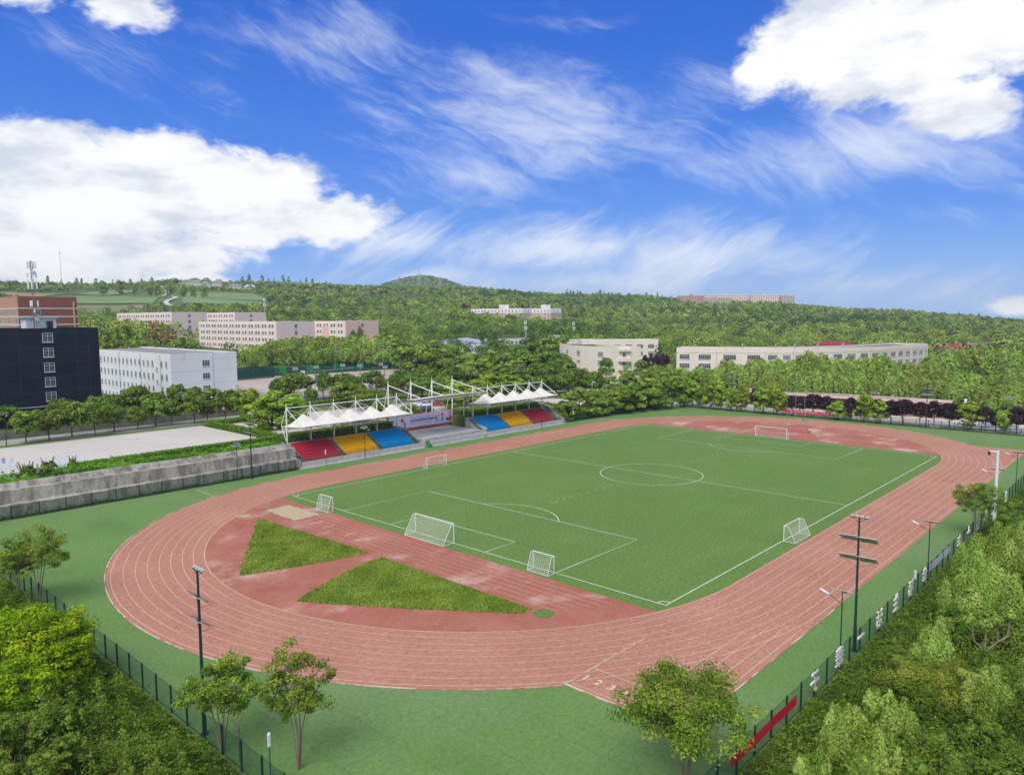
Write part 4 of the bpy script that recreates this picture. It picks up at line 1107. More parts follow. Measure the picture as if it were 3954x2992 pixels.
def person(label, x, y, z, rz, shirt, trousers, hair=(.02, .017, .015)):
    t = thing('person', label, 'person', (x, y, z), rz)
    sk = mat('skin', (.42, .25, .17), None, 4, .6)
    me = bpy.data.meshes.new('body')
    J = [((0, 0, .92), .15), ((0, 0, 1.15), .14), ((0, 0, 1.38), .155), ((0, 0, 1.46), .06), ((0, .015, 1.56), .085), ((0, .01, 1.66), .075),
         ((.09, 0, .88), .085), ((.10, .03, .48), .06), ((.10, 0, .07), .042), ((.11, .14, .035), .035),
         ((-.09, 0, .88), .085), ((-.12, .10, .49), .06), ((-.12, -.02, .07), .042), ((-.13, .12, .035), .035),
         ((.19, 0, 1.37), .06), ((.25, -.02, 1.1), .042), ((.24, .10, .86), .032), ((.235, .15, .78), .03),
         ((-.19, 0, 1.37), .06), ((-.25, .0, 1.1), .042), ((-.20, .16, .92), .032), ((-.17, .22, .87), .03)]
    E = [(0, 1), (1, 2), (2, 3), (3, 4), (4, 5), (0, 6), (6, 7), (7, 8), (8, 9), (0, 10), (10, 11), (11, 12), (12, 13), (2, 14), (14, 15), (15, 16), (16, 17), (2, 18), (18, 19), (19, 20), (20, 21)]
    me.from_pydata([j[0] for j in J], E, [])
    o = link('body', me, t)
    md = o.modifiers.new('skin', 'SKIN')
    lay = me.skin_vertices[0].data if me.skin_vertices else None
    if lay is None:
        bpy.context.view_layer.objects.active = o
    for v, j in zip(me.skin_vertices[0].data, J): v.radius = (j[1], j[1])
    me.skin_vertices[0].data[0].use_root = True
    o.modifiers.new('smooth', 'SUBSURF').levels = 2; o.modifiers['smooth'].render_levels = 2
    bpy.context.view_layer.update()
    m2 = bpy.data.meshes.new_from_object(o.evaluated_get(bpy.context.evaluated_depsgraph_get()))
    bpy.data.objects.remove(o)
    m2.name = 'body'
    for m in (sk, mat('shirt_%s' % shirt[0], shirt[1], None, 5, .8), mat('trousers_%s' % trousers[0], trousers[1], None, 5, .8), mat('shoe_white', (.7, .7, .7), None, 5)): m2.materials.append(m)
    for p in m2.polygons:
        c = p.center
        p.material_index = 3 if c.z < .09 else 2 if c.z < .93 and abs(c.x) < .17 else 1 if .9 < c.z < 1.44 or (abs(c.x) > .17 and c.z > 1.0) else 0
        p.use_smooth = True
    link('body', m2, t)
    b = MB(); N = 10
    for i in range(5):
        f = i / 4 * 1.5
        for k in range(N): a = 6.283 * k / N; b.v.append((.095 * math.cos(f) * math.cos(a), -.012 + .1 * math.cos(f) * math.sin(a), 1.62 + .115 * math.sin(f)))
    for i in range(4):
        for k in range(N): b.f.append((N * i + k, N * i + (k + 1) % N, N * i + N + (k + 1) % N, N * i + N + k)); b.m.append(0)
    b.build('hair', mat('hair_dark', hair, None, 5, .6), t, smooth=True)
    return t
person('person in a black top and pale trousers standing on the far track', 78.8, 3.1, .01, rad(200), ('dark', (.02, .02, .03)), ('pale', (.62, .60, .57)))
person('person in a dark jacket near the white board by the far gate', 96.3, 46.5, .03, rad(120), ('navy', (.05, .05, .12)), ('black', (.03, .03, .035)))

# ------------------------------------------------------------------ small things round the field
t = thing('gate_board', 'white blank notice board beside the far gate', 'sign board', (93.2, 49.9, 0))
b = MB(); b.box(0, 0, 2.2, .06, 2.6, 1.35); b.build('board', mat('board_white', (.68, .67, .62), None, 2), t)
for s in (-1, 1):
    b = MB(); b.tube((.05, s * 1.1, -.2), (.05, s * 1.1, 2.9), .05, n=6); b.build('post', GREEN_P, t)
BLUEB = mat('blue_plastic', (.01, .09, .42), None, 3, .5)
def bin_(label, x, y, m, name):
    t = thing(name, label, 'bin', (x, y, .01))
    b = MB(); b.tube((0, 0, 0), (0, 0, .85), .3, .37, 14); b.build('bin_body', m, t)
    b = MB(); b.tube((0, 0, .85), (0, 0, .92), .41, .38, 14); b.build('lid', m, t)
bin_('blue bin by the fence nearest the white notice board', 90.2, 50.6, BLUEB, 'litter_bin')
bin_('blue bin by the fence a little away from the notice board', 86.6, 51.0, BLUEB, 'litter_bin')
bin_('green litter bin on the turf in front of the blue seats', -8.1, 51.2, GREEN_L, 'litter_bin')
def pingpong(label, x, y, proto=None):
    if proto: return dup(proto, (x, y, .03), label, rad(R.uniform(-6, 6)))
    t = thing('table_tennis_table', label, 'table', (x, y, .03), 0, 'blue table tennis tables by the far fence')
    b = MB(); b.box(0, 0, .75, 1.52, 2.74, .05); b.build('table_top', mat('table_blue', (.04, .08, .35), None, 3, .5), t)
    for sx in (-.6, .6):
        for sy in (-1.1, 1.1):
            b = MB(); b.tube((sx, sy, 0), (sx, sy, .73), .04, n=6); b.build('leg', TEAL_P, t)
    b = MB(); b.box(0, 0, .85, 1.6, .02, .15); b.build('net', STEEL_W, t)
    return t
PT = pingpong('blue table tennis table nearest the green tree between plums', 99.9, -29.2)
for (x, y), lab in zip(((98.6, -32.1), (99.5, -34.6), (99.9, -37.4), (98.7, -40.6), (104, -33), (104, -39)), ('second table tennis table along from the yellow-green tree', 'third table tennis table along from the yellow-green tree', 'table tennis table behind the small plum tree', 'table tennis table closest to the frame edge by the last plum', 'table tennis table in the back row behind the second one', 'table tennis table in the back row behind the small plum')):
    pingpong(lab, x, y, PT)

# basketball hoops
def hoop(label, x, y, z, rz, proto=None):
    if proto: return dup(proto, (x, y, z), label, rz)
    t = thing('basketball_hoop', label, 'basketball hoop', (x, y, z), rz, 'green basketball hoops')
    b = MB(); b.box(-1.9, 0, .2, 1.5, 1.0, .4); b.build('base', GREEN_L, t)
    b = MB(); b.path([(-2.1, 0, .3), (-1.9, 0, 1.8), (-1.3, 0, 2.8), (-.1, 0, 3.35)], .12, 8); b.tube((-2.3, 0, .5), (-1.0, 0, 2.9), .05, n=6); b.build('arm', GREEN_L, t)
    b = MB(); b.box(0, 0, 3.45, .04, 1.8, 1.05); b.build('backboard', mat('backboard_clear', (.22, .30, .28), None, 3, .3), t)
    b = MB(); b.box(.03, 0, 2.95, .05, 1.86, .06); b.box(.03, 0, 3.96, .05, 1.86, .06); b.box(.03, -.92, 3.45, .05, .06, 1.05); b.box(.03, .92, 3.45, .05, .06, 1.05); b.build('backboard_frame', STEEL_W, t)
    b = MB()
    for i in range(12):
        a, c = i * .5236, (i + 1) * .5236; b.tube((.28 + .22 * math.cos(a), .22 * math.sin(a), 3.05), (.28 + .22 * math.cos(c), .22 * math.sin(c), 3.05), .015, n=4)
    b.build('rim', mat('rim_orange', (.5, .1, .03), None, 3), t)
    return t
hs = [(36, 178, 250), (46.5, 180, 250), (60, 182, 240), (64, 176, 60), (70.5, 168, 240), (76, 178, 250), (84, 176, 60), (95, 178, 240), (99, 166, 240), (92, 184, 250), (103, 180, 250)]
hl = ['beside the orange mascot board', 'in front of the wind screen', 'seen from behind under the pole with panels', 'with its arm turned back towards the path', 'standing alone on the open court', 'behind the tall light mast', 'seen front on by the path', 'near the pale path bend', 'half hidden by the round trees', 'against the dark back fence', 'farthest along the back fence']
HP = None
for (x, y, a), l in zip(hs, hl):
    o = hoop('green basketball hoop ' + l, x, y, ground_height(x, y) + .06, rad(a), HP); HP = HP or o
GLET = mat('green_letter', (.02, .32, .09), None, 3)
for ch, (x, y), l in (('运', (37, 188.5), 'first'), ('动', (49, 188.5), 'second'), ('无', (61, 188.5), 'third'), ('限', (73.5, 188.5), 'fourth')):
    me = text_mesh(ch, 3.0, .05, .03); me.materials.append(GLET)
    o = link('court_letter', me, None, (x, y, ground_height(x, y) + 2.2)); o.rotation_euler = (rad(90), 0, rad(-25))
    tag(o, 'green cut-out character on the basketball court fence, %s of the four' % l, 'letter', 'green characters on the court fence')
for x, y, l, mcol in ((38.0, 176, 'orange and green advertising board beside the basketball hoops', (.6, .14, .03)), (32, 126, 'poster board with an orange figure at the near edge of the courts', (.55, .16, .06)), (104, 176, 'small board with orange and blue by the far hoops', (.5, .14, .05))):
    t = thing('poster_board', l, 'poster board', (x, y, ground_height(x, y)), rad(-40))
    b = MB(); b.box(0, 0, 1.5, 1.6, .1, 2.6); b.build('board', mat('board_pale', (.5, .6, .6), None, 3), t)
    b = MB(); b.face([(.5 * math.cos(i * .5236) * .8, -.06, 1.4 + .7 * math.sin(i * .5236)) for i in range(12)]); b.build('printed_figure', mat('poster_%d' % int(x), mcol, None, 3), t)
    b = MB(); b.box(0, 0, .15, 1.8, .5, .3); b.build('foot', GREEN_L, t)

# clothes drying on lines between poles, stumps and conifers on the upper court
for i, (x, y) in enumerate(((-85.5, 73), (-83.0, 71.4), (-80.6, 69.8), (-78.4, 68.4), (-82.6, 66.8), (-85.0, 68.5))):
    t = thing('drying_pole', ('thin metal drying pole on the pale court, %s counted from the low shrubs' % ORD[6 - i]), 'pole', (x, y, 4.02), 0, 'drying poles on the upper court')
    b = MB(); b.tube((0, 0, 0), (0, 0, 1.9), .025, n=6); b.build('pole', ALU, t)
    b = MB(); b.tube((0, 0, 0), (0, 0, .05), .15, n=8); b.build('foot', ALU, t)
for (x, y, c, l) in ((-86.0, 74.0, (.72, .70, .78), 'white shirt hanging at the frame edge'), (-84.6, 72.9, (.75, .72, .76), 'white pink-tinted shirt hanging beside the blue one'), (-82.4, 71.3, (.30, .42, .66), 'light blue trousers hanging on the drying line'), (-81.4, 70.6, (.74, .72, .74), 'white garment hanging on the line next to the blue one')):
    t = thing('hanging_laundry', l + ' above the pale court', 'laundry', (x, y, 4.02)); nm = 'garment_cloth'
    b = MB()
    for s in (-.03, .03):
        pts = [(-.1, s, 1.85), (.1, s, 1.85), (.38, s, 1.6), (.3, s, 1.45), (.2, s, 1.55), (.24, s, .95), (-.24, s, .95), (-.2, s, 1.55), (-.3, s, 1.45), (-.38, s, 1.6)]
        b.face(pts if s < 0 else pts[::-1])
    for k in range(10):
        k2 = (k + 1) % 10; b.f.append((k, 10 + (9 - k), 10 + (9 - k2), k2)); b.m.append(0)
    o = b.build('garment', mat('cloth_%d' % int(-x * 10), c, None, 4, .9), t)
    b = MB(); b.tube((-.25, 0, 1.88), (.25, 0, 1.88), .015, n=5); b.build('hanger', ALU, t)

# ------------------------------------------------------------------ vehicles
TYRE = mat('tyre_rubber', (.02, .02, .022), None, 4, .8)
def car(label, x, y, z, rz, paint, kind='sedan', group='cars parked behind the stand'):
    t = thing('parked_car', label, 'car', (x, y, z), rz, group)
    pm = mat('paint_%s' % paint[0], paint[1], tuple(v * .93 for v in paint[1]), 1, .25, spec=.6)
    if kind == 'sedan': low = [(-2.25, .28), (2.2, .28), (2.28, .6), (2.1, .78), (1.0, .92), (-1.4, .95), (-2.2, .9), (-2.3, .6)]; cab = [(-1.55, .94), (1.05, .9), (.35, 1.42), (-.85, 1.45)]
    elif kind == 'suv': low = [(-2.3, .35), (2.25, .35), (2.3, .75), (2.15, .98), (1.15, 1.08), (-2.25, 1.1), (-2.33, .75)]; cab = [(-2.2, 1.09), (1.25, 1.07), (.55, 1.68), (-2.0, 1.72)]
    else: low = [(-2.6, .4), (2.4, .4), (2.5, .9), (2.3, 1.1), (-2.6, 1.1)]; cab = [(-.2, 1.09), (2.3, 1.09), (1.9, 1.85), (0, 1.9)]
    def extr(b, prof, w0, w1, zmid):
        n = len(prof); i = len(b.v)
        for s in (-1, 1):
            for px_, pz in prof: b.v.append((px_, s * (w0 + (w1 - w0) * (pz - prof[0][1]) / max(.01, zmid - prof[0][1])), pz))
        b.f.append(tuple(i + k for k in range(n))); b.f.append(tuple(i + n + k for k in reversed(range(n)))); b.m += [0, 0]
        for k in range(n): q = (k + 1) % n; b.f.append((i + k, i + n + k, i + n + q, i + q)); b.m.append(0)
    b = MB(); extr(b, low, .9, .86, low[4][1]); b.build('body', pm, t)
    top = max(c[1] for c in cab)
    b = MB(); extr(b, cab, .84, .64, top); o = b.build('cabin_glass', GLASS, t)
    b = MB(); xs = sorted([c for c in cab if c[1] > top - .1]); b.box((xs[0][0] + xs[-1][0]) / 2, 0, top + .015, xs[-1][0] - xs[0][0] - .05, 1.26, .05); b.build('roof', pm, t)
    for sx in (-1.4, 1.4):
        for sy in (-.82, .82):
            b = MB(); b.tube((sx, sy - .1, .33), (sx, sy + .1, .33), .33, n=14); w = b.build('wheel', TYRE, t)
            b = MB(); b.tube((sx, sy - .11, .33), (sx, sy + .11, .33), .18, n=10); b.build('rim', ALU, w)
    for sy in (-.62, .62):
        b = MB(); b.box(2.24, sy, .68, .1, .32, .14); b.build('headlight', mat('headlight_glass', (.7, .7, .7), None, 4, .2), t)
        b = MB(); b.box(-2.27, sy, .74, .08, .3, .14); b.build('tail_light', mat('tail_red', (.4, .02, .02), None, 4, .3), t)
    return t
PW_, PB_, PR_, PBL_, PG_ = ('white', (.75, .75, .75)), ('black', (.02, .02, .025)), ('red', (.42, .03, .03)), ('blue', (.03, .16, .4)), ('silver', (.42, .43, .45))
car('white saloon car parked behind the stage roof', 19.0, 84.0, 4.03, rad(158), PW_)
car('blue light truck parked behind the white saloon', 23.8, 86.6, 4.03, rad(150), PBL_, 'truck')
car('dark red car parked beside the blue truck', 22.0, 82.6, 4.03, rad(150), PR_, 'suv')
car('black off-road car parked just above the banner', 9.6, 73.5, 4.03, rad(160), PB_, 'suv')
car('red car parked left of the black off-road car above the banner', 5.6, 72.6, 4.03, rad(160), PR_)
car('white car parked under the first membrane cones', -17.2, 71.4, 4.03, rad(165), PW_)
car('silver car parked near the white car behind the lavender', -10.5, 73.4, 4.03, rad(165), PG_)
car('dark car parked behind the first cone of the stand by the woods', 31.0, 70.8, 4.03, rad(172), PB_)
car('second dark car parked in a line behind the stand by the woods', 36.2, 70.6, 4.03, rad(172), PB_, 'suv')
car('last dark car in the line behind the stand by the woods', 41.0, 70.4, 4.03, rad(172), PG_)
car('white car standing behind the big tree at the stand corner', -31.5, 78, 4.03, rad(120), PW_)
car('white van on the plaza behind the red seats', -26, 80, 4.03, rad(140), PW_, 'suv')

# ------------------------------------------------------------------ buildings
WIN = {}
def win_mesh(w, h, style):
    """window in the XZ plane, wall face at y=0, outside towards -y: returns (frame mesh, pane mesh)"""
    key = (round(w, 2), round(h, 2), style)
    if key in WIN: return WIN[key]
    f = MB(); t = .07 if w < 2.5 else .08
    cols = {'two': 2, 'three': 3, 'six': 6, 'slot': 5, 'one': 1}[style.split('_')[0]]
    f.box(0, -.03, h / 2 - t / 2, w, .07, t); f.box(0, -.03, -h / 2 + t / 2, w, .07, t)
    for i in range(cols + 1):
        x = -w / 2 + t / 2 + (w - t) * i / cols
        f.box(x, -.03, 0, t if i in (0, cols) else t * .8, .06, h - 2 * t)
    if style != 'slot': f.box(0, -.028, h * .2, w - 2 * t, .055, t * .8)
    f.box(0, -.06, -h / 2 - .05, w + .2, .16, .07)
    p = MB(); p.box(0, .0, 0, w - .02, .03, h - .02)
    out = []
    for m, nm, mt in ((f, 'window', FRAME), (p, 'pane', GLASS if not style.endswith('c') else GLASS2)):
        me = bpy.data.meshes.new(nm); me.from_pydata(m.v, [], m.f); me.materials.append(mt); out.append(me)
    WIN[key] = out; return out
def put_window(root, x, y, z, rz, w, h, style, sub=True):
    fm, pm = win_mesh(w, h, style)
    o = link('window', fm, root, (x, y, z), rz)
    link('pane', pm, o)
    return o
def facade(root, p, q, zs, n, w, h, style, margin=1.0, skip=(), sides=None, org=(0, 0, 0), jitter=True):
    """n windows in each row between wall corners p and q (outside on the right hand when walking p to q is -normal)"""
    d = Vector((q[0] - p[0], q[1] - p[1])); l = d.length; d.normalize(); nrm = Vector((d.y, -d.x))
    rz = math.atan2(d.y, d.x)
    for z in zs:
        for i in range(n):
            if i in skip: continue
            u = margin + (l - 2 * margin) * ((i + .5) / n)
            st = style + ('_c' if jitter and R.random() < .45 else '')
            put_window(root, p[0] + d.x * u + nrm.x * .01 - org[0], p[1] + d.y * u + nrm.y * .01 - org[1], z - org[2], rz, w, h, st)
def block(name, label, poly, z0, z1, wm, rm=GREYR, parapet=.55, cat='building', group=None, wall_name='wall'):
    """poly counter-clockwise; returns root (at z 0 world offsets: children use world minus org)"""
    cx, cy = sum(p[0] for p in poly) / len(poly), sum(p[1] for p in poly) / len(poly)
    t = thing(name, label, cat, (cx, cy, z0), 0, group)
    P = [(x - cx, y - cy) for x, y in poly]
    b = MB(); b.prism(P, -2.5, z1 - z0, cap=False); b.build(wall_name, wm, t)
    inn = []
    n = len(P)
    for i in range(n):
        a, c, e = Vector(P[i - 1]), Vector(P[i]), Vector(P[(i + 1) % n])
        d1, d2 = (c - a).normalized(), (e - c).normalized()
        n1, n2 = Vector((-d1.y, d1.x)), Vector((-d2.y, d2.x))
        k = (n1 + n2); k = k / max(.3, k.length_squared) * 2 * .28
        inn.append((c.x + k.x, c.y + k.y))
    b = MB(); H = z1 - z0
    for i in range(n):
        j = (i + 1) % n
        b.face([(*P[i], H), (*P[j], H), (*inn[j], H), (*inn[i], H)])
        b.face([(*inn[i], H), (*inn[j], H), (*inn[j], H - parapet), (*inn[i], H - parapet)])
    b.build('parapet', wm, t)
    b = MB(); b.face([(x, y, H - parapet) for x, y in inn]); b.build('roof', rm, t)
    return t, (cx, cy, z0)
def part_box(root, org, name, m, cx, cy, cz, sx, sy, sz, rz=0.0):
    b = MB(); b.box(0, 0, 0, sx, sy, sz); o = b.build(name, m, root, (cx - org[0], cy - org[1], cz - org[2])); o.rotation_euler = (0, 0, rz); return o

# dark navy block --------------------------------------------------------------
NAVY = mat_layers('navy_cladding', (.0100, .0170, .031), [((.016, .025, .04), .4, .45, .65, .7, None), ((.007, .013, .026), .15, .5, .7, .6, None)], fine=.25, fine_scale=5, rough=.85)
t, o = block('navy_block', 'six storey navy blue clad block with one column of pale windows', [(-120, 125), (-49.2, 125), (-49.2, 147), (-120, 147)], 4.0, 26.4, NAVY, BLACKR)
for z in (24.2, 20.75, 17.3, 13.9, 10.5, 7.1): put_window(t, -60.1 - o[0], 124.99 - o[1], z - o[2], 0, 2.15, 2.15, 'two')
b = MB(); zs = (25.3, 21.9, 18.5, 15.1, 11.7, 8.3)
for z in zs: b.box(-60 - o[0], 124.97 - o[1], z - o[2] + .0, 21.4, .03, .05); b.box(-88 - o[0], 124.97 - o[1], z - o[2] - .5, 32, .03, .05)
for x in (-54.2, -51.6, -66.0, -73): b.box(x - o[0], 124.965 - o[1], 11, .06, .03, 21)
b.build('cladding_joint', mat('joint_grey', (.045, .06, .075), None, 3), t)
b = MB(); b.box(-80 - o[0], 124.9 - o[1], 4.3, 60, .12, .12); b.build('white_ledge', STEEL_W, t)
t2 = thing('roof_hut', 'small white hut with a blue-edged roof and open dark door on the navy roof', 'hut', (-60.4, 130, 25.85))
b = MB(); b.box(0, 0, 1.45, 6.2, 4.2, 2.9); b.build('wall', mat('hut_white', (.62, .66, .68), (.52, .56, .58), 1.2), t2)
b = MB(); b.box(0, 0, 3.0, 7.2, 5.0, .2); b.build('roof', mat('hut_roof_blue', (.32, .45, .52), None, 2), t2)
b = MB(); b.box(1.75, -2.12, 1.1, 1.3, .06, 2.2); d = b.build('door', DARKM, t2)
b = MB(); b.box(1.0, -2.5, 1.1, .06, .8, 2.2); b.build('door_leaf', TEAL_P, t2)
t3 = thing('antenna_mast', 'tall lattice antenna mast with white panel antennas on the navy roof', 'antenna mast', (-61.9, 127.2, 25.85))
b = MB(); hh = 16.0
for k in range(3):
    a = k * 2.094; b.tube((.35 * math.cos(a), .35 * math.sin(a), 0), (.18 * math.cos(a), .18 * math.sin(a), hh), .05, n=5)
for i in range(20):
    z = i * .8; a = i * 2.094; r0 = .35 - .17 * z / hh
    b.tube((r0 * math.cos(a), r0 * math.sin(a), z), (r0 * math.cos(a + 2.094), r0 * math.sin(a + 2.094), z + .8), .025, n=4)
    b.tube((r0 * math.cos(a + 2.094), r0 * math.sin(a + 2.094), z), (r0 * math.cos(a + 4.19), r0 * math.sin(a + 4.19), z + .8), .025, n=4)
for k in range(4): a = k * 1.57 + .6; b.tube((2.2 * math.cos(a), 2.2 * math.sin(a), 0), (.2 * math.cos(a), .2 * math.sin(a), 3.4), .04, n=5)
b.build('lattice_pole', mat('galvanised_dark', (.17, .18, .20), None, 3, .5), t3)
for z, n, h in ((15.0, 4, 1.6), (10.6, 4, 2.2), (12.6, 2, 1.0), (6.2, 3, 1.4), (4.6, 2, 1.0)):
    for k in range(n):
        a = k * 6.283 / n + z; b = MB(); b.box(.85 * math.cos(a), .85 * math.sin(a), z, .3, .22, h, a); b.tube((.2 * math.cos(a), .2 * math.sin(a), z), (.8 * math.cos(a), .8 * math.sin(a), z), .03, n=4); b.build('panel_antenna', STEEL_W, t3)
for z in (13.2, 2.6): b = MB(); b.tube((.3, -.5, z), (.3, -.85, z), .42, .42, 14); b.build('dish', ALU, t3)
# roof pipes and clutter
t4 = thing('roof_pipework', 'rusty pipes and small vents along the navy roof edge', 'pipes', (-53, 127, 25.85))
b = MB(); b.path([(-1.6, 0, 0), (-1.6, 0, .9), (2.4, .4, 1.2), (2.4, .4, 0)], .07, 6); b.tube((3.0, .6, 0), (3.0, .6, 2.2), .1, n=6); b.tube((.6, 0, 0), (.6, 0, 2.6), .05, n=6); b.build('pipe', mat('rust_pipe', (.3, .1, .06), None, 3), t4)
b = MB()
for i in range(9): b.box(-14 + i * 1.6, R.uniform(-.5, 2), .2, R.uniform(.4, 1.1), .5, .4)
b.build('vent_box', GREYR, t4)

# white block ------------------------------------------------------------------
WHITE = mat_layers('white_tile', (.74, .75, .76), [((.67, .68, .69), .2, .45, .65, .6, (1, 1, .3)), ((.45, .43, .4), .6, .6, .75, .4, (1, 1, .2))], fine=.06, fine_scale=2)
t, o = block('white_block', 'four storey white tiled block with rows of small windows beside the navy block', [(-30.2, 130), (-11.6, 130), (-11.6, 205), (-30.2, 205)], 4.0, 19.0, WHITE, GREYR, .35)
zs = (16.1, 12.6, 9.1, 5.6)
facade(t, (-30.2, 205), (-30.2, 130), zs[:4], 24, 1.25, 1.75, 'two', 1.2, skip=(21,), org=o)
for z in (14.6, 11.1): put_window(t, -30.21 - o[0], 139 - o[1], z - o[2], rad(-90), 1.0, 1.3, 'two')
for z in zs: put_window(t, -20.6 - o[0], 129.99 - o[1], z - o[2] + .1, 0, 2.1, 1.7, 'three')
b = MB()
for z in (17.6, 14.3, 10.8, 7.3): b.box(-20.9 - o[0], 129.985 - o[1], z - o[2], 18.5, .03, .12); b.box(-30.215 - o[0], 167.5 - o[1], z - o[2] - .15, .03, 74.8, .10)
b.build('band', STEEL_W, t)
b = MB()
for y in (136.5, 150, 166, 185): b.tube((-30.3 - o[0], y - o[1], -1), (-30.3 - o[0], y - o[1], 14.6), .07, n=6)
b.tube((-18.6 - o[0], 129.9 - o[1], 0), (-18.6 - o[0], 129.9 - o[1], 15.3), .05, n=6); b.build('drainpipe', mat('pipe_grey', (.42, .43, .46), None, 3), t)
b = MB(); b.box(0, 0, 15.0 - .02, 18.5, 74.9, .06); 
b.build('coping', GREYR, t) if False else None
for x, y in ((-22, 150), (-16, 158), (-25, 172), (-18, 142)): part_box(t, o, 'roof_vent', ALU, x, y, 19.2, .35, .35, 1.2)

# pink comb blocks ---------------------------------------------------------------
PINK = mat_layers('pink_render', (.86, .71, .635), [((.8, .65, .58), .3, .5, .7, .5, (1, 1, .3))], fine=.05)
PINK_SHADED = mat_layers('pink_end_shaded', (.74, .59, .56), [((.68, .54, .51), .4, .5, .7, .5, (1, 1, .3))], fine=.1, fine_scale=3)  # end walls: darker copy of the pink, shade put into the colour
SALM = mat_layers('salmon_brick', (.71, .49, .41), [((.65, .44, .36), .4, .5, .7, .5, None)], fine=.1, fine_scale=3)
def pink(label, x0, y0, x1, y1, z0, z1, storeys, n, end=PINK_SHADED):
    t, o = block('pink_block', label, [(x0, y0), (x1, y0), (x1, y1), (x0, y1)], z0, z1, PINK, GREYR, .3, group='pink teaching blocks')
    part_box(t, o, 'end_wall', end, (x0 + x1) / 2, y0 - .1, (z0 + z1) / 2 - 1.2, x1 - x0 - .02, .2, z1 - z0 + 2.3)
    sh = 3.5; zs = [z1 - 2.3 - sh * k for k in range(storeys)]
    l = y1 - y0
    for k, z in enumerate(zs):
        for i in range(n):
            y = y0 + 1.4 + (l - 2.8) * (i + .5) / n + (-.35 if i % 2 else .35)
            put_window(t, x0 - .01 - o[0], y - o[1], z - o[2], rad(-90), 1.9, 1.75, 'two' + ('_c' if R.random() < .4 else ''))
        put_window(t, x0 + (x1 - x0) * .5 - o[0], y0 - .21 - o[1], z - o[2], 0, 1.7, 1.9, 'two')
    b = MB()
    for i in range(0, n + 1, 2): y = y0 + 1.0 + (l - 2.0) * i / n; b.box(x0 - .06 - o[0], y - o[1], (z1 - z0) / 2 - .8, .1, .22, z1 - z0 - 1.2)
    b.build('pilaster', SALM, t)
    for i in range(8): part_box(t, o, 'roof_vent', ALU, x0 + 2 + R.random() * (x1 - x0 - 4), y0 + (l) * (i + .3) / 8, z1 + .25, .25, .25, .9)
    return t, o
pink('long pink block in front with five rows of paired windows', 82.5, 271.5, 104.7, 358.0, 8.0, 26.9, 4, 24)
t, o = pink('short pink block with creeper on its salmon end wall', 121.0, 267.0, 143.0, 297.0, 7.0, 26.9, 4, 8, SALM)
b = MB(); b.box(120.9 - o[0], 286 - o[1], 9, .24, 6, 17); b.build('salmon_bay', SALM, t)
pink('long pink block behind with windows above the trees', 84.8, 400.0, 107.0, 490.0, 12.0, 32.8, 4, 22)
pink('far short pink block right behind the front one', 129.8, 406.5, 152.7, 448.0, 13.0, 32.8, 4, 10)
IVY = proto('broad', 0)
P = []
for i in range(2600):
    c = R.choice(((125.5, 16), (130.0, 17.5), (133.8, 12))); x = R.gauss(c[0], 1.7); z = R.uniform(6, c[1] + 7 - abs(x - c[0]) * 1.6 + R.uniform(-1, .6)); P.append((x, 266.5 + R.uniform(-.25, .15), min(z, 25.5)))
P = np.array(P); Nn = np.tile(np.array([0, -1, .4]), (len(P), 1))
o = link('wall_creeper', np_mesh('wall_creeper', leaf_quads(P, Nn, .45), NR.normal(.35, .2, len(P)), L_BROAD)); tag(o, 'dark green creeper climbing the salmon end wall of the short pink block', 'creeper')

# red brick block left -------------------------------------------------------------
RBR = mat_layers('red_brick', (.26, .098, .075), [((.22, .08, .065), .5, .45, .65, .6, None)], fine=.12, fine_scale=3)
ORB = mat_layers('orange_brick', (.47, .26, .18), [((.44, .21, .14), .5, .45, .65, .6, None)], fine=.1, fine_scale=3)
t, o = block('red_brick_block', 'dark red brick block with white bands rising behind the navy roof', [(-39.4, 230.5), (-20.8, 230.5), (-20.8, 300), (-39.4, 300)], 5.8, 36.6, ORB, GREYR)
part_box(t, o, 'end_wall', RBR, -30.1, 230.4, 20.5, 18.5, .2, 32.0)
b = MB()
for z in (32.4, 29.5, 26.7, 23.8): b.box(-30.1 - o[0], 230.27 - o[1], z - o[2], 19.0, .08, .3); b.box(-39.45 - o[0], 265 - o[1], z - o[2], .1, 69, .3)
b.build('white_band', STEEL_W, t)
b = MB(); b.box(-22.0 - o[0], 230.2 - o[1], 22, .4, .3, 14); b.build('downpipe', mat('cream_pipe', (.6, .5, .3), None, 3), t)
facade(t, (-39.4, 300), (-39.4, 230.5), (31.0, 28.0, 25.2), 20, 1.6, 2.0, 'two', 1.0, org=o)
put_window(t, -33.5 - o[0], 230.29 - o[1], 31 - o[2], 0, 1.6, 2.0, 'two')

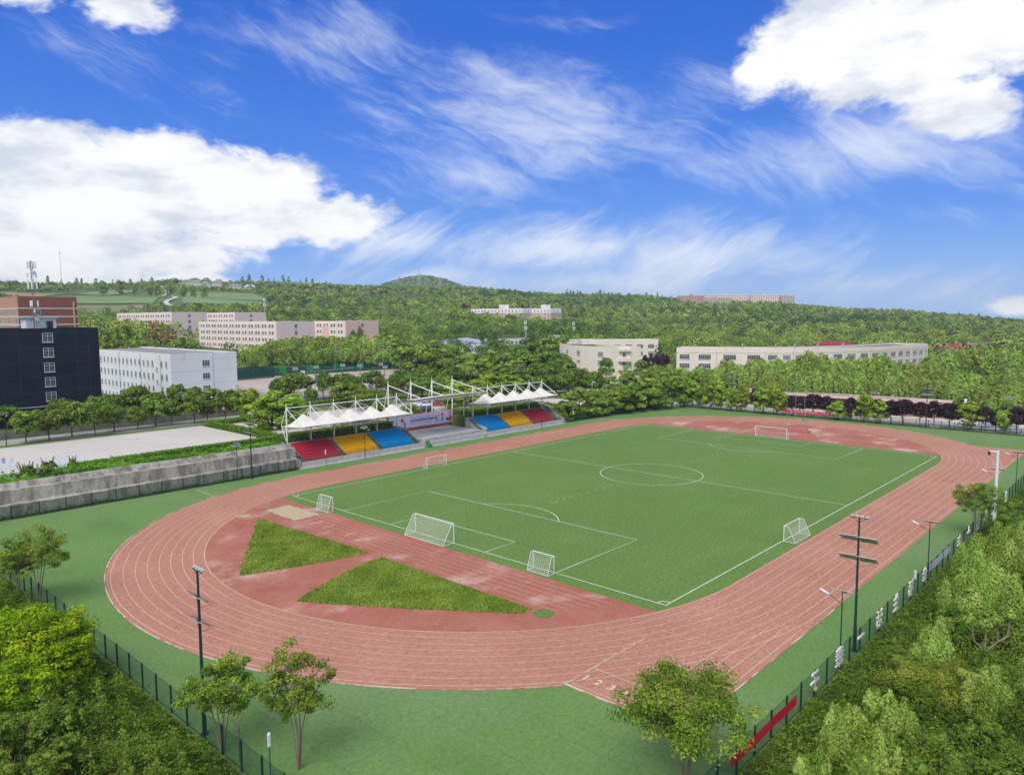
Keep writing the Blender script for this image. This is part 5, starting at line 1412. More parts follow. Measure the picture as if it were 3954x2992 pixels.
# orange and white apartment row ------------------------------------------------------
ORW = mat_layers('apartment_orange', (.70, .46, .33), [((.64, .42, .3), .3, .5, .7, .5, None)], fine=.05)
APW = mat_layers('apartment_white', (.82, .80, .77), [((.76, .74, .71), .3, .5, .7, .5, None)], fine=.05)
APG = mat_layers('apartment_end_shaded', (.52, .40, .36), [((.46, .36, .33), .3, .5, .7, .5, None)], fine=.05)  # greyer end walls, the shade of that side is in the colour
def apartment(label, x0, y0, x1, y1, z0, z1, n, tower, bays):
    t, o = block('apartment_block', label, [(x0, y0), (x1, y0), (x1, y1), (x0, y1)], z0, z1, ORW, GREYR, .3, group='orange apartment row on the hillside')
    part_box(t, o, 'end_wall', APG, (x0 + x1) / 2, y0 - .1, (z0 + z1) / 2 - 2.9, x1 - x0 - .02, .2, z1 - z0 - 3.8)
    b = MB(); b.box((x0 + x1) / 2 - o[0], (y0 + y1) / 2 - o[1], z1 - z0 - 2.2, x1 - x0 + .3, y1 - y0 + .3, 4.0); b.build('white_top_storey', APW, t)
    for f in bays:
        part_box(t, o, 'salmon_bay', SALM, x0 - .1, y0 + (y1 - y0) * f, (z0 + z1) / 2 - 2.3, .5, 2.4, z1 - z0 - 3.8)
    for f in tower: part_box(t, o, 'stair_tower', APW, x0 + 3.0, y0 + (y1 - y0) * f, z1 + 1.6, 6, 6.5, 3.4)
    for k in range(5):
        z = z1 - 2.3 - 3.1 * k
        for i in range(n): put_window(t, x0 - (.18 if k == 0 else .02) - o[0], y0 + (y1 - y0) * (i + .5) / n - o[1], z - o[2], rad(-90), 1.5, 1.5, 'two')
        for i in range(2): put_window(t, x0 + (x1 - x0) * (i + 1) / 3 - o[0], y0 - .22 - o[1], z - o[2], 0, 1.1, 1.4, 'two')
    return t
apartment('long orange apartment block with a white top storey, nearer the lamp mast', 384.0, 374.0, 397.0, 439.0, 18.8, 36.7, 15, (.38,), (.28, .62, .8))
apartment('shorter orange apartment block with wide windows at the end of the hillside row', 413.0, 365.0, 429.0, 390.0, 19.0, 36.7, 6, (.32,), (.38,))

# tan corner block -------------------------------------------------------------------
TAN = mat_layers('tan_render', (.79, .70, .575), [((.73, .64, .525), .15, .45, .65, .6, (1, 1, .4)), ((.54, .47, .39), .5, .6, .75, .4, (1, 1, .2))], fine=.05)
def arcpts(pts, sub=3):
    out = []
    for i in range(len(pts) - 1):
        p0 = Vector(pts[max(0, i - 1)]); p1 = Vector(pts[i]); p2 = Vector(pts[i + 1]); p3 = Vector(pts[min(len(pts) - 1, i + 2)])
        for k in range(sub):
            u = k / sub
            v = .5 * ((2 * p1) + (p2 - p0) * u + (2 * p0 - 5 * p1 + 4 * p2 - p3) * u * u + (3 * p1 - p0 - 3 * p2 + p3) * u ** 3)
            out.append((v.x, v.y))
    return out + [tuple(pts[-1])]
front = arcpts([(129.4, 99.8), (132.0, 112.0), (138.0, 127.0), (149.0, 141.0), (163.0, 152.0)], 3)
inner = arcpts([(141.3, 93.1), (144.5, 107.0), (150.0, 118.0), (158.5, 129.0), (171.0, 139.0)], 3)
t, o = block('tan_corner_block', 'tan rendered block with a curved front and a stack of balconies on its grey end', (inner + front[::-1])[::-1] if False else inner + front[::-1], .5, 16.5, TAN, BLACKR, .8)
for z in (13.4, 9.9, 6.4):
    for k, (w, s) in ((1, (3.2, 'six')), (4, (2.6, 'six')), (6, (2.4, 'three')), (8, (2.2, 'three')), (10, (2.0, 'three'))):
        p, q = front[k + 1], front[k]
        d = Vector((q[0] - p[0], q[1] - p[1])); rz = math.atan2(d.y, d.x); nr = Vector((d.y, -d.x)).normalized()
        if z == 9.9 and k == 4: w, s, hh = 2.6, 'slot', 1.0
        else: hh = 2.0
        put_window(t, (p[0] + q[0]) / 2 + nr.x * .02 - o[0], (p[1] + q[1]) / 2 + nr.y * .02 - o[1], z - o[2], rz, w, hh, s + ('_c' if R.random() < .4 and s != 'slot' else ''))
d = Vector((141.3 - 129.4, 93.1 - 99.8)); rz = math.atan2(d.y, d.x); nr = Vector((d.y, -d.x)).normalized()
mx, my = 129.4 + d.x * .46, 99.8 + d.y * .46
for z in (13.2, 9.7, 6.2):
    put_window(t, mx + nr.x * .02 - o[0], my + nr.y * .02 - o[1], z - o[2], rz, 1.4, 1.5, 'two')
    part_box(t, o, 'balcony', TAN, mx + nr.x * .5, my + nr.y * .5, z - 2.0, 5.2, 1.2, 1.3, rz)
    part_box(t, o, 'balcony_slab', mat('slab_dark_tan', (.36, .28, .19), None, 2), mx + nr.x * .55, my + nr.y * .55, z - 2.72, 5.4, 1.35, .14, rz)  # darker tan slab under each balcony
part_box(t, o, 'balcony', TAN, mx + nr.x * .5, my + nr.y * .5, 15.1, 5.2, 1.2, 1.0, rz)
part_box(t, o, 'stair_house', TAN, 156, 131, 17.2, 9, 7, 2.2, rad(50))
t, o = block('tan_back_wing', 'tan wing with blue-tinted windows behind the curved tan block', [(182, 158), (217, 131), (224, 140), (190, 168)], .5, 16.9, TAN, GREYR, .6)
p, q = (182, 158), (217, 131)
facade(t, p, q, (13.4, 9.7, 6.0), 7, 3.4, 2.0, 'six', 1.0, org=o)

# long tan curved block -----------------------------------------------------------------
front = arcpts([(135.9, 73.7), (149.7, 45.0), (163.3, 31.1), (187.3, 19.9), (212.9, 14.7), (234.6, 11.4)], 4)
nn = []
for i, p in enumerate(front):
    a, c = Vector(front[max(0, i - 1)]), Vector(front[min(len(front) - 1, i + 1)]); dd = (c - a).normalized(); nn.append((p[0] - dd.y * 14, p[1] + dd.x * 14))
t, o = block('tan_long_block', 'long low tan block whose front bends away behind the willows', front + nn[::-1], .3, 16.5, TAN, BLACKR, .7)
for i in range(len(front) - 1):
    p, q = front[i], front[i + 1]; d = Vector((q[0] - p[0], q[1] - p[1])); L_ = d.length; rz = math.atan2(d.y, d.x); nr = Vector((d.y, -d.x)).normalized()
    k = 1 if L_ < 9 else 1
    for z in (13.2, 9.8, 6.4):
        for j in range(k):
            u = (j + .5) / k
            put_window(t, p[0] + d.x * u + nr.x * .03 - o[0], p[1] + d.y * u + nr.y * .03 - o[1], z - o[2], rz, min(4.6, L_ * .62), 1.9, 'six' + ('_c' if R.random() < .4 else ''))
b = MB()
for i in range(0, len(front), 2):
    p = front[i]; a, c = Vector(front[max(0, i - 1)]), Vector(front[min(len(front) - 1, i + 1)]); dd = (c - a).normalized()
    b.tube((p[0] + dd.y * .1 - o[0], p[1] - dd.x * .1 - o[1], 0), (p[0] + dd.y * .1 - o[0], p[1] - dd.x * .1 - o[1], 15), .08, n=6)
b.build('drainpipe', PALEC, t)
b = MB(); b.prism([(p[0] + (p[0] - q[0]) * .004 - o[0], p[1] + (p[1] - q[1]) * .004 - o[1]) for p, q in zip(front, nn)] + [(q[0] * 1.0 - o[0], q[1] - o[1]) for q in nn[::-1]], 14.35, 14.5); b.build('cornice_band', mat('cornice_tan', (.47, .40, .32), None, 2), t)
for i in range(9): part_box(t, o, 'roof_pipe', ALU, front[3 + i * 2][0] * .5 + nn[3 + i * 2][0] * .5, front[3 + i * 2][1] * .5 + nn[3 + i * 2][1] * .5, 17.1, .4, .4, 1.8)

# long low building with a pinkish flat roof ---------------------------------------------------
LOWR = mat_layers('pinkish_roof', (.50, .37, .31), [((.42, .31, .26), .15, .45, .65, .7, None), ((.2, .19, .12), .4, .6, .72, .6, None)], fine=.12)
LOWW = mat_layers('brown_brick_low', (.26, .14, .09), [((.2, .11, .075), .4, .45, .65, .6, None)], fine=.15, fine_scale=3)
poly = [(112.5, 40.0), (112.8, 8.0), (115.0, -23.5), (125.8, -21.2), (124.6, 13.0), (124.0, 40.0)]
t, o = block('low_flat_building', 'long low brown building with a pinkish flat roof behind the plum trees', poly, .02, 3.9, LOWW, LOWR, .12)
b = MB(); b.prism([(x - o[0] + (-.8 if x < 118 else .6), y - o[1]) for x, y in poly], 3.9, 4.05); b.build('roof_slab', LOWR, t)
facade(t, (112.5, 40.0), (112.8, 8.0), (1.9,), 10, 1.8, 1.4, 'two', 1.0, org=o); facade(t, (112.8, 8.0), (115.0, -23.5), (1.9,), 10, 1.8, 1.4, 'two', 1.0, org=o)
part_box(t, o, 'roof_curb', WALLC, 119, 14, 4.2, 1.0, 46, .25, rad(3))
t = thing('white_chimney', 'white vent pipe standing by the end of the low roof', 'vent pipe', (118, -26, 0))
b = MB(); b.tube((0, 0, 0), (0, 0, 5.2), .35, n=12); b.build('pipe', STEEL_W, t); b = MB(); b.tube((0, 0, 5.2), (0, 0, 5.5), .5, .2, 12); b.build('cowl', STEEL_W, t)

# white medical building with sign ---------------------------------------------------------
WLOW = mat_layers('white_low_wall', (.72, .71, .69), [((.62, .6, .57), .3, .5, .7, .5, None)], fine=.05)
d = Vector((322 - 226.9, 234 - 253.8)).normalized()
p0 = Vector((226.9, 253.8)); p1 = Vector((304.8, 240.0)); nr = Vector((-.13, 1)).normalized() * 12
t, o = block('white_low_building', 'low white building with a roof sign and tanks among the trees', [tuple(p0), tuple(p1), tuple(p1 + nr), tuple(p0 + nr)], 9.5, 14.6, WLOW, GREYR, .3)
facade(t, tuple(p0), tuple(p1), (12.2,), 20, 1.9, 2.0, 'two', 6, org=o)
part_box(t, o, 'sign_wall', WLOW, 272.5, 245.6, 15.2, 10.5, .5, 2.3, math.atan2(-3.2, 9.8))
b = MB()
for i in range(6): b.box(270.2 + i * 1.25 - o[0], 245.75 - i * .41 - o[1], 5.7, .7, .06, .8); 
b.build('sign_lettering', DARKM, t)
b = MB(); b.tube((268.3 - o[0], 246.1 - o[1], 5.7), (268.25 - o[0], 245.9 - o[1], 5.7), .75, n=12); b.build('sign_emblem', RED, t)
for x, y in ((283, 244), (288, 243), (291.5, 242.5)): part_box(t, o, 'roof_tank', STEEL_W, x, y + 2, 15.5, 1.9, 1.9, 2.4)
def cell_mast(label, x, y, z, h, n):
    t = thing('antenna_mast', label, 'antenna mast', (x, y, z))
    b = MB(); b.tube((0, 0, -1), (0, 0, h), .22, .14, 8); b.build('pole', ALU, t)
    for k in range(n):
        for q in range(3): a = q * 2.1 + k; b = MB(); b.box(.7 * math.cos(a), .7 * math.sin(a), h - 1.2 - k * 3.4, .45, .35, 2.4, a); b.build('panel_antenna', STEEL_W, t)
    b = MB(); b.tube((0, -.3, h * .25), (0, -.7, h * .25), .5, .5, 10); b.build('dish', ALU, t)
cell_mast('antenna mast with white panels on the low white building, left one of the pair', 250.5, 251.5, 14.3, 12, 2)
cell_mast('antenna mast with white panels beside the roof tanks of the low white building', 292, 244, 14.3, 11, 2)
cell_mast('antenna mast at the end of the long back pink block', 151.0, 405, 32.5, 10, 2)
# warehouses
BLUER = mat_layers('blue_sheet_roof', (.30, .34, .40), [((.4, .43, .47), .1, .45, .65, .6, (1, .2, 1))], fine=.06)
for lab, pts, z0, z1, zr in (('grey-blue roofed warehouse below the hillside trees', [(175.5, 262), (191, 234), (212, 246), (197, 275)], 8, 14.0, 16.2), ('pale sided warehouse with a flat bright roof in front of the grey-blue one', [(172, 238), (184, 218.5), (196, 226), (184, 246)], 7, 13.6, 15.0)):
    t, o = block('warehouse', lab, pts, z0, z1, mat('sheet_wall_pale', (.58, .64, .70), (.5, .56, .62), .2), BLUER, .1)
    P = [Vector((x - o[0], y - o[1])) for x, y in pts]; m1, m2 = (P[0] + P[1]) / 2, (P[2] + P[3]) / 2
    b = MB(); h0, h1 = z1 - z0 + .02, zr - z0
    b.face([(*P[1], h0), (*P[2], h0), (*m2, h1), (*m1, h1)]); b.face([(*P[3], h0), (*P[0], h0), (*m1, h1), (*m2, h1)]); b.face([(*P[0], h0), (*P[1], h0), (*m1, h1)]); b.face([(*P[2], h0), (*P[3], h0), (*m2, h1)])
    b.build('pitched_roof', BLUER, t)
# red roofed houses and brick buildings at the right -----------------------------------------
REDR = mat_layers('red_tile_roof', (.30, .03, .06), [((.24, .03, .05), .3, .45, .65, .6, None)], fine=.1)
PURR = mat_layers('dull_purple_roof', (.24, .15, .17), [((.2, .13, .14), .3, .45, .65, .6, None)], fine=.1)
BRICKO = mat_layers('orange_brick_right', (.42, .17, .10), [((.36, .15, .09), .4, .45, .65, .6, None)], fine=.12)
def house(label, cx, cy, z0, sx, sy, h, rise, rz, wm, rm, rows, n, name='house'):
    t = thing(name, label, 'house', (cx, cy, z0), rz)
    b = MB(); b.box(0, 0, h / 2 - 1, sx, sy, h + 2); b.build('wall', wm, t)
    b = MB(); x, y = sx / 2 + .5, sy / 2 + .5; q = max(0, x - y)
    b.face([(-x, -y, h), (x, -y, h), (q, 0, h + rise), (-q, 0, h + rise)]); b.face([(x, y, h), (-x, y, h), (-q, 0, h + rise), (q, 0, h + rise)]); b.face([(x, -y, h), (x, y, h), (q, 0, h + rise)]); b.face([(-x, y, h), (-x, -y, h), (-q, 0, h + rise)]); b.face([(-x, -y, h), (-x, y, h), (x, y, h), (x, -y, h)])
    b.build('roof', rm, t)
    for k in range(rows):
        for i in range(n): put_window(t, -sx / 2 + sx * (i + .5) / n, -sy / 2 - .01, h - 1.7 - 3.1 * k, 0, 1.4, 1.4, 'two')
    return t
PKW = mat('pink_house_wall', (.66, .47, .42), (.6, .42, .38), .3)
house('low pale house with a red roof just above the long tan block roof', 258, 58, 6.5, 17, 8, 8, 1.6, rad(-46), PKW, REDR, 1, 6)
house('pink two storey house with a red roof at the willow wood edge', 378, 33, 1.5, 20, 9, 8.3, 1.8, rad(-46), PKW, REDR, 2, 4)
house('wide building with a dull purple roof at the frame edge', 462, 25, -6, 46, 14, 14, 2.2, rad(-66), BRICKO, PURR, 2, 8)
house('orange brick building partly hidden by willows at the frame edge', 396, -4, -2, 12, 14, 12, 1.2, rad(-76), BRICKO, PURR, 2, 3)
t, o = block('brick_terrace', 'low orange brick building with a railed flat roof among the far willows', [(236, -11), (197, -28), (200, -42), (242, -26)], 0, 6.4, BRICKO, GREYR, .2)
facade(t, (236, -11), (197, -28), (3.6,), 6, 3.2, 1.6, 'three', 2, org=o)
# hilltop blocks at the right, small in the picture
HT = mat_layers('hilltop_pink', (.85, .63, .56), [((.78, .57, .5), .1, .5, .7, .5, None)], fine=.04)
HT2 = mat_layers('hilltop_red', (.56, .33, .26), [((.38, .18, .13), .1, .5, .7, .5, None)], fine=.04)
HT3 = mat_layers('hilltop_cream', (.55, .47, .36), [((.5, .43, .33), .1, .5, .7, .5, None)], fine=.04)
def hilltop(label, p, q, depth, z1, floors, m, group='hilltop blocks'):
    p, q = Vector(p), Vector(q); d = (q - p); L_ = d.length; nr = Vector((-d.y, d.x)).normalized() * depth
    z0 = ground_height(*((p + q) / 2)) - 2
    t, o = block('hilltop_block', label, [tuple(p), tuple(q), tuple(q + nr), tuple(p + nr)], z0, z1, m, GREYR, .4, group=group)
    rz = math.atan2(d.y, d.x); out = Vector((d.y, -d.x)).normalized() * .05
    b = MB()
    for k in range(floors):
        n = int(L_ / 4)
        for i in range(n): c = p + d * ((i + .5) / n) + out; b.box(c.x - o[0], c.y - o[1], z1 - 2.2 - 3.2 * k - o[2], 1.9, .1, 1.7, rz)
    g = b.build('window', GLASS2, t); g['kind'] = 'stuff'
    b = MB(); c = (p + q + nr) / 2; b.box(c.x - o[0], c.y - o[1], z1 - o[2] + 1.2, 5, 4, 2.6, rz); b.build('roof_hut', m, t)
    return t
hilltop('red brick hilltop block with a reddish roof, left of the row', (916, 519), (941, 492), 16, 61, 5, HT2)
hilltop('grey-blue hilltop block with a red roof beside the red brick one', (946, 497), (985, 470), 14, 57.5, 3, HT3)
hilltop('long pale pink hilltop block behind the red brick one', (1125, 588), (1175, 530), 16, 68, 5, HT)
hilltop('long pink hilltop block in the middle of the far row', (1178, 524), (1214, 488), 16, 67.5, 5, HT)
hilltop('small cream hilltop block ending the far row', (1217, 485), (1234, 468), 16, 66, 4, HT3)
# grey unfinished houses on the left hill
RG = mat_layers('rough_grey_house', (.50, .48, .45), [((.42, .4, .37), .2, .45, .65, .6, None)], fine=.05)
for (x, y, w, h, l) in ((398, 1090, 18, 7, 'grey gabled house on the hill top, leftmost of the cluster'), (409, 1078, 20, 10, 'tall grey gabled house in the middle of the hill cluster'), (421, 1064, 14, 8, 'grey gabled house at the lane side of the hill cluster'), (446, 1079, 16, 6, 'small grey roof behind the hill trees'), (452, 1030, 18, 5, 'grey house with a low roof past the hill cluster'), (466, 1012, 16, 4.5, 'white flat shed at the end of the hill houses')):
    house(l, x, y, ground_height(x, y), w, 9, h, 3.0, rad(-38), RG, GREYR if 'white' not in l else STEEL_W, 1, 3, 'hill_house')
# lattice pylons on the cone hill and thin poles
def pylon(label, x, y, h):
    z = ground_height(x, y); t = thing('lattice_pylon', label, 'pylon', (x, y, z))
    b = MB()
    for sx in (-1, 1):
        for sy in (-1, 1): b.tube((sx * h * .09, sy * h * .09, 0), (sx * .5, sy * .5, h * .75), .28, .2, 5); b.tube((sx * .5, sy * .5, h * .75), (0, 0, h), .2, .1, 5)
    for k in range(7):
        zz = h * .1 * k; r0 = h * .09 * (1 - zz / (h * .8)) + .4; r1 = h * .09 * (1 - (zz + h * .1) / (h * .8)) + .4
        for s in (-1, 1): b.tube((-r0, s * r0, zz), (r1, s * r1, zz + h * .1), .13, n=4); b.tube((s * r0, r0, zz), (s * r1, -r1, zz + h * .1), .13, n=4)
    b.build('lattice_frame', ALU, t)
    b = MB()
    for zz, w in ((.72, 5), (.8, 4), (.88, 3)): b.tube((-w, w, h * zz), (w, -w, h * zz), .16, n=5)
    b.build('crossarm', ALU, t)
pylon('tall lattice pylon in front of the cone shaped hill', 876, 1092, 62); pylon('slimmer lattice pylon right of the tall one at the cone hill', 904, 1060, 45)
t = thing('thin_radio_mast', 'thin plain radio mast above the farmland on the left hill', 'radio mast', (240, 1130, ground_height(240, 1130)))
b = MB(); b.tube((0, 0, 0), (0, 0, 58), .5, .15, 6); b.build('pole', ALU, t); b = MB(); b.tube((0, 0, 50), (0, 0, 53), .7, .7, 6); b.build('antenna_ring', STEEL_W, t)

# hill fields and lane
draped('crop_field', [(150, 905), (318, 1015), (372, 1120), (170, 985)], CROP, 20, 8, .9)
draped('bare_field', [(95, 925), (150, 905), (185, 1000), (105, 1010)], SOIL, 14, 8, .9)
draped('crop_field', [(158, 820), (224, 775), (250, 820), (176, 882)], CROP, 14, 8, .9)
draped('bare_field', [(112, 800), (158, 820), (176, 882), (118, 870)], SOIL, 10, 8, .9)
draped('bare_field', [(120, 700), (196, 720), (210, 770), (122, 770)], SOIL, 10, 8, .9)
draped('crop_field', [(120, 650), (200, 660), (196, 715), (120, 695)], CROP, 10, 8, .9)
draped('crop_field', [(250, 760), (330, 690), (350, 760), (285, 840)], CROP, 14, 8, .9)
draped('crop_field', [(300, 860), (380, 800), (410, 900), (330, 960)], CROP, 14, 8, .9)
draped('bare_field', [(560, 760), (612, 800), (600, 830), (545, 790)], SOIL, 10, 6, .9)
draped('bare_field', [(575, 880), (612, 870), (620, 895), (585, 905)], SOIL, 10, 6, .9)
draped_strip('hill_lane', arcpts([(230, 742), (238, 775), (262, 805), (268, 840), (258, 872), (290, 905), (318, 960), (342, 1040), (372, 1130), (398, 1080)], 5), 5.0, PALEC, 1.3)

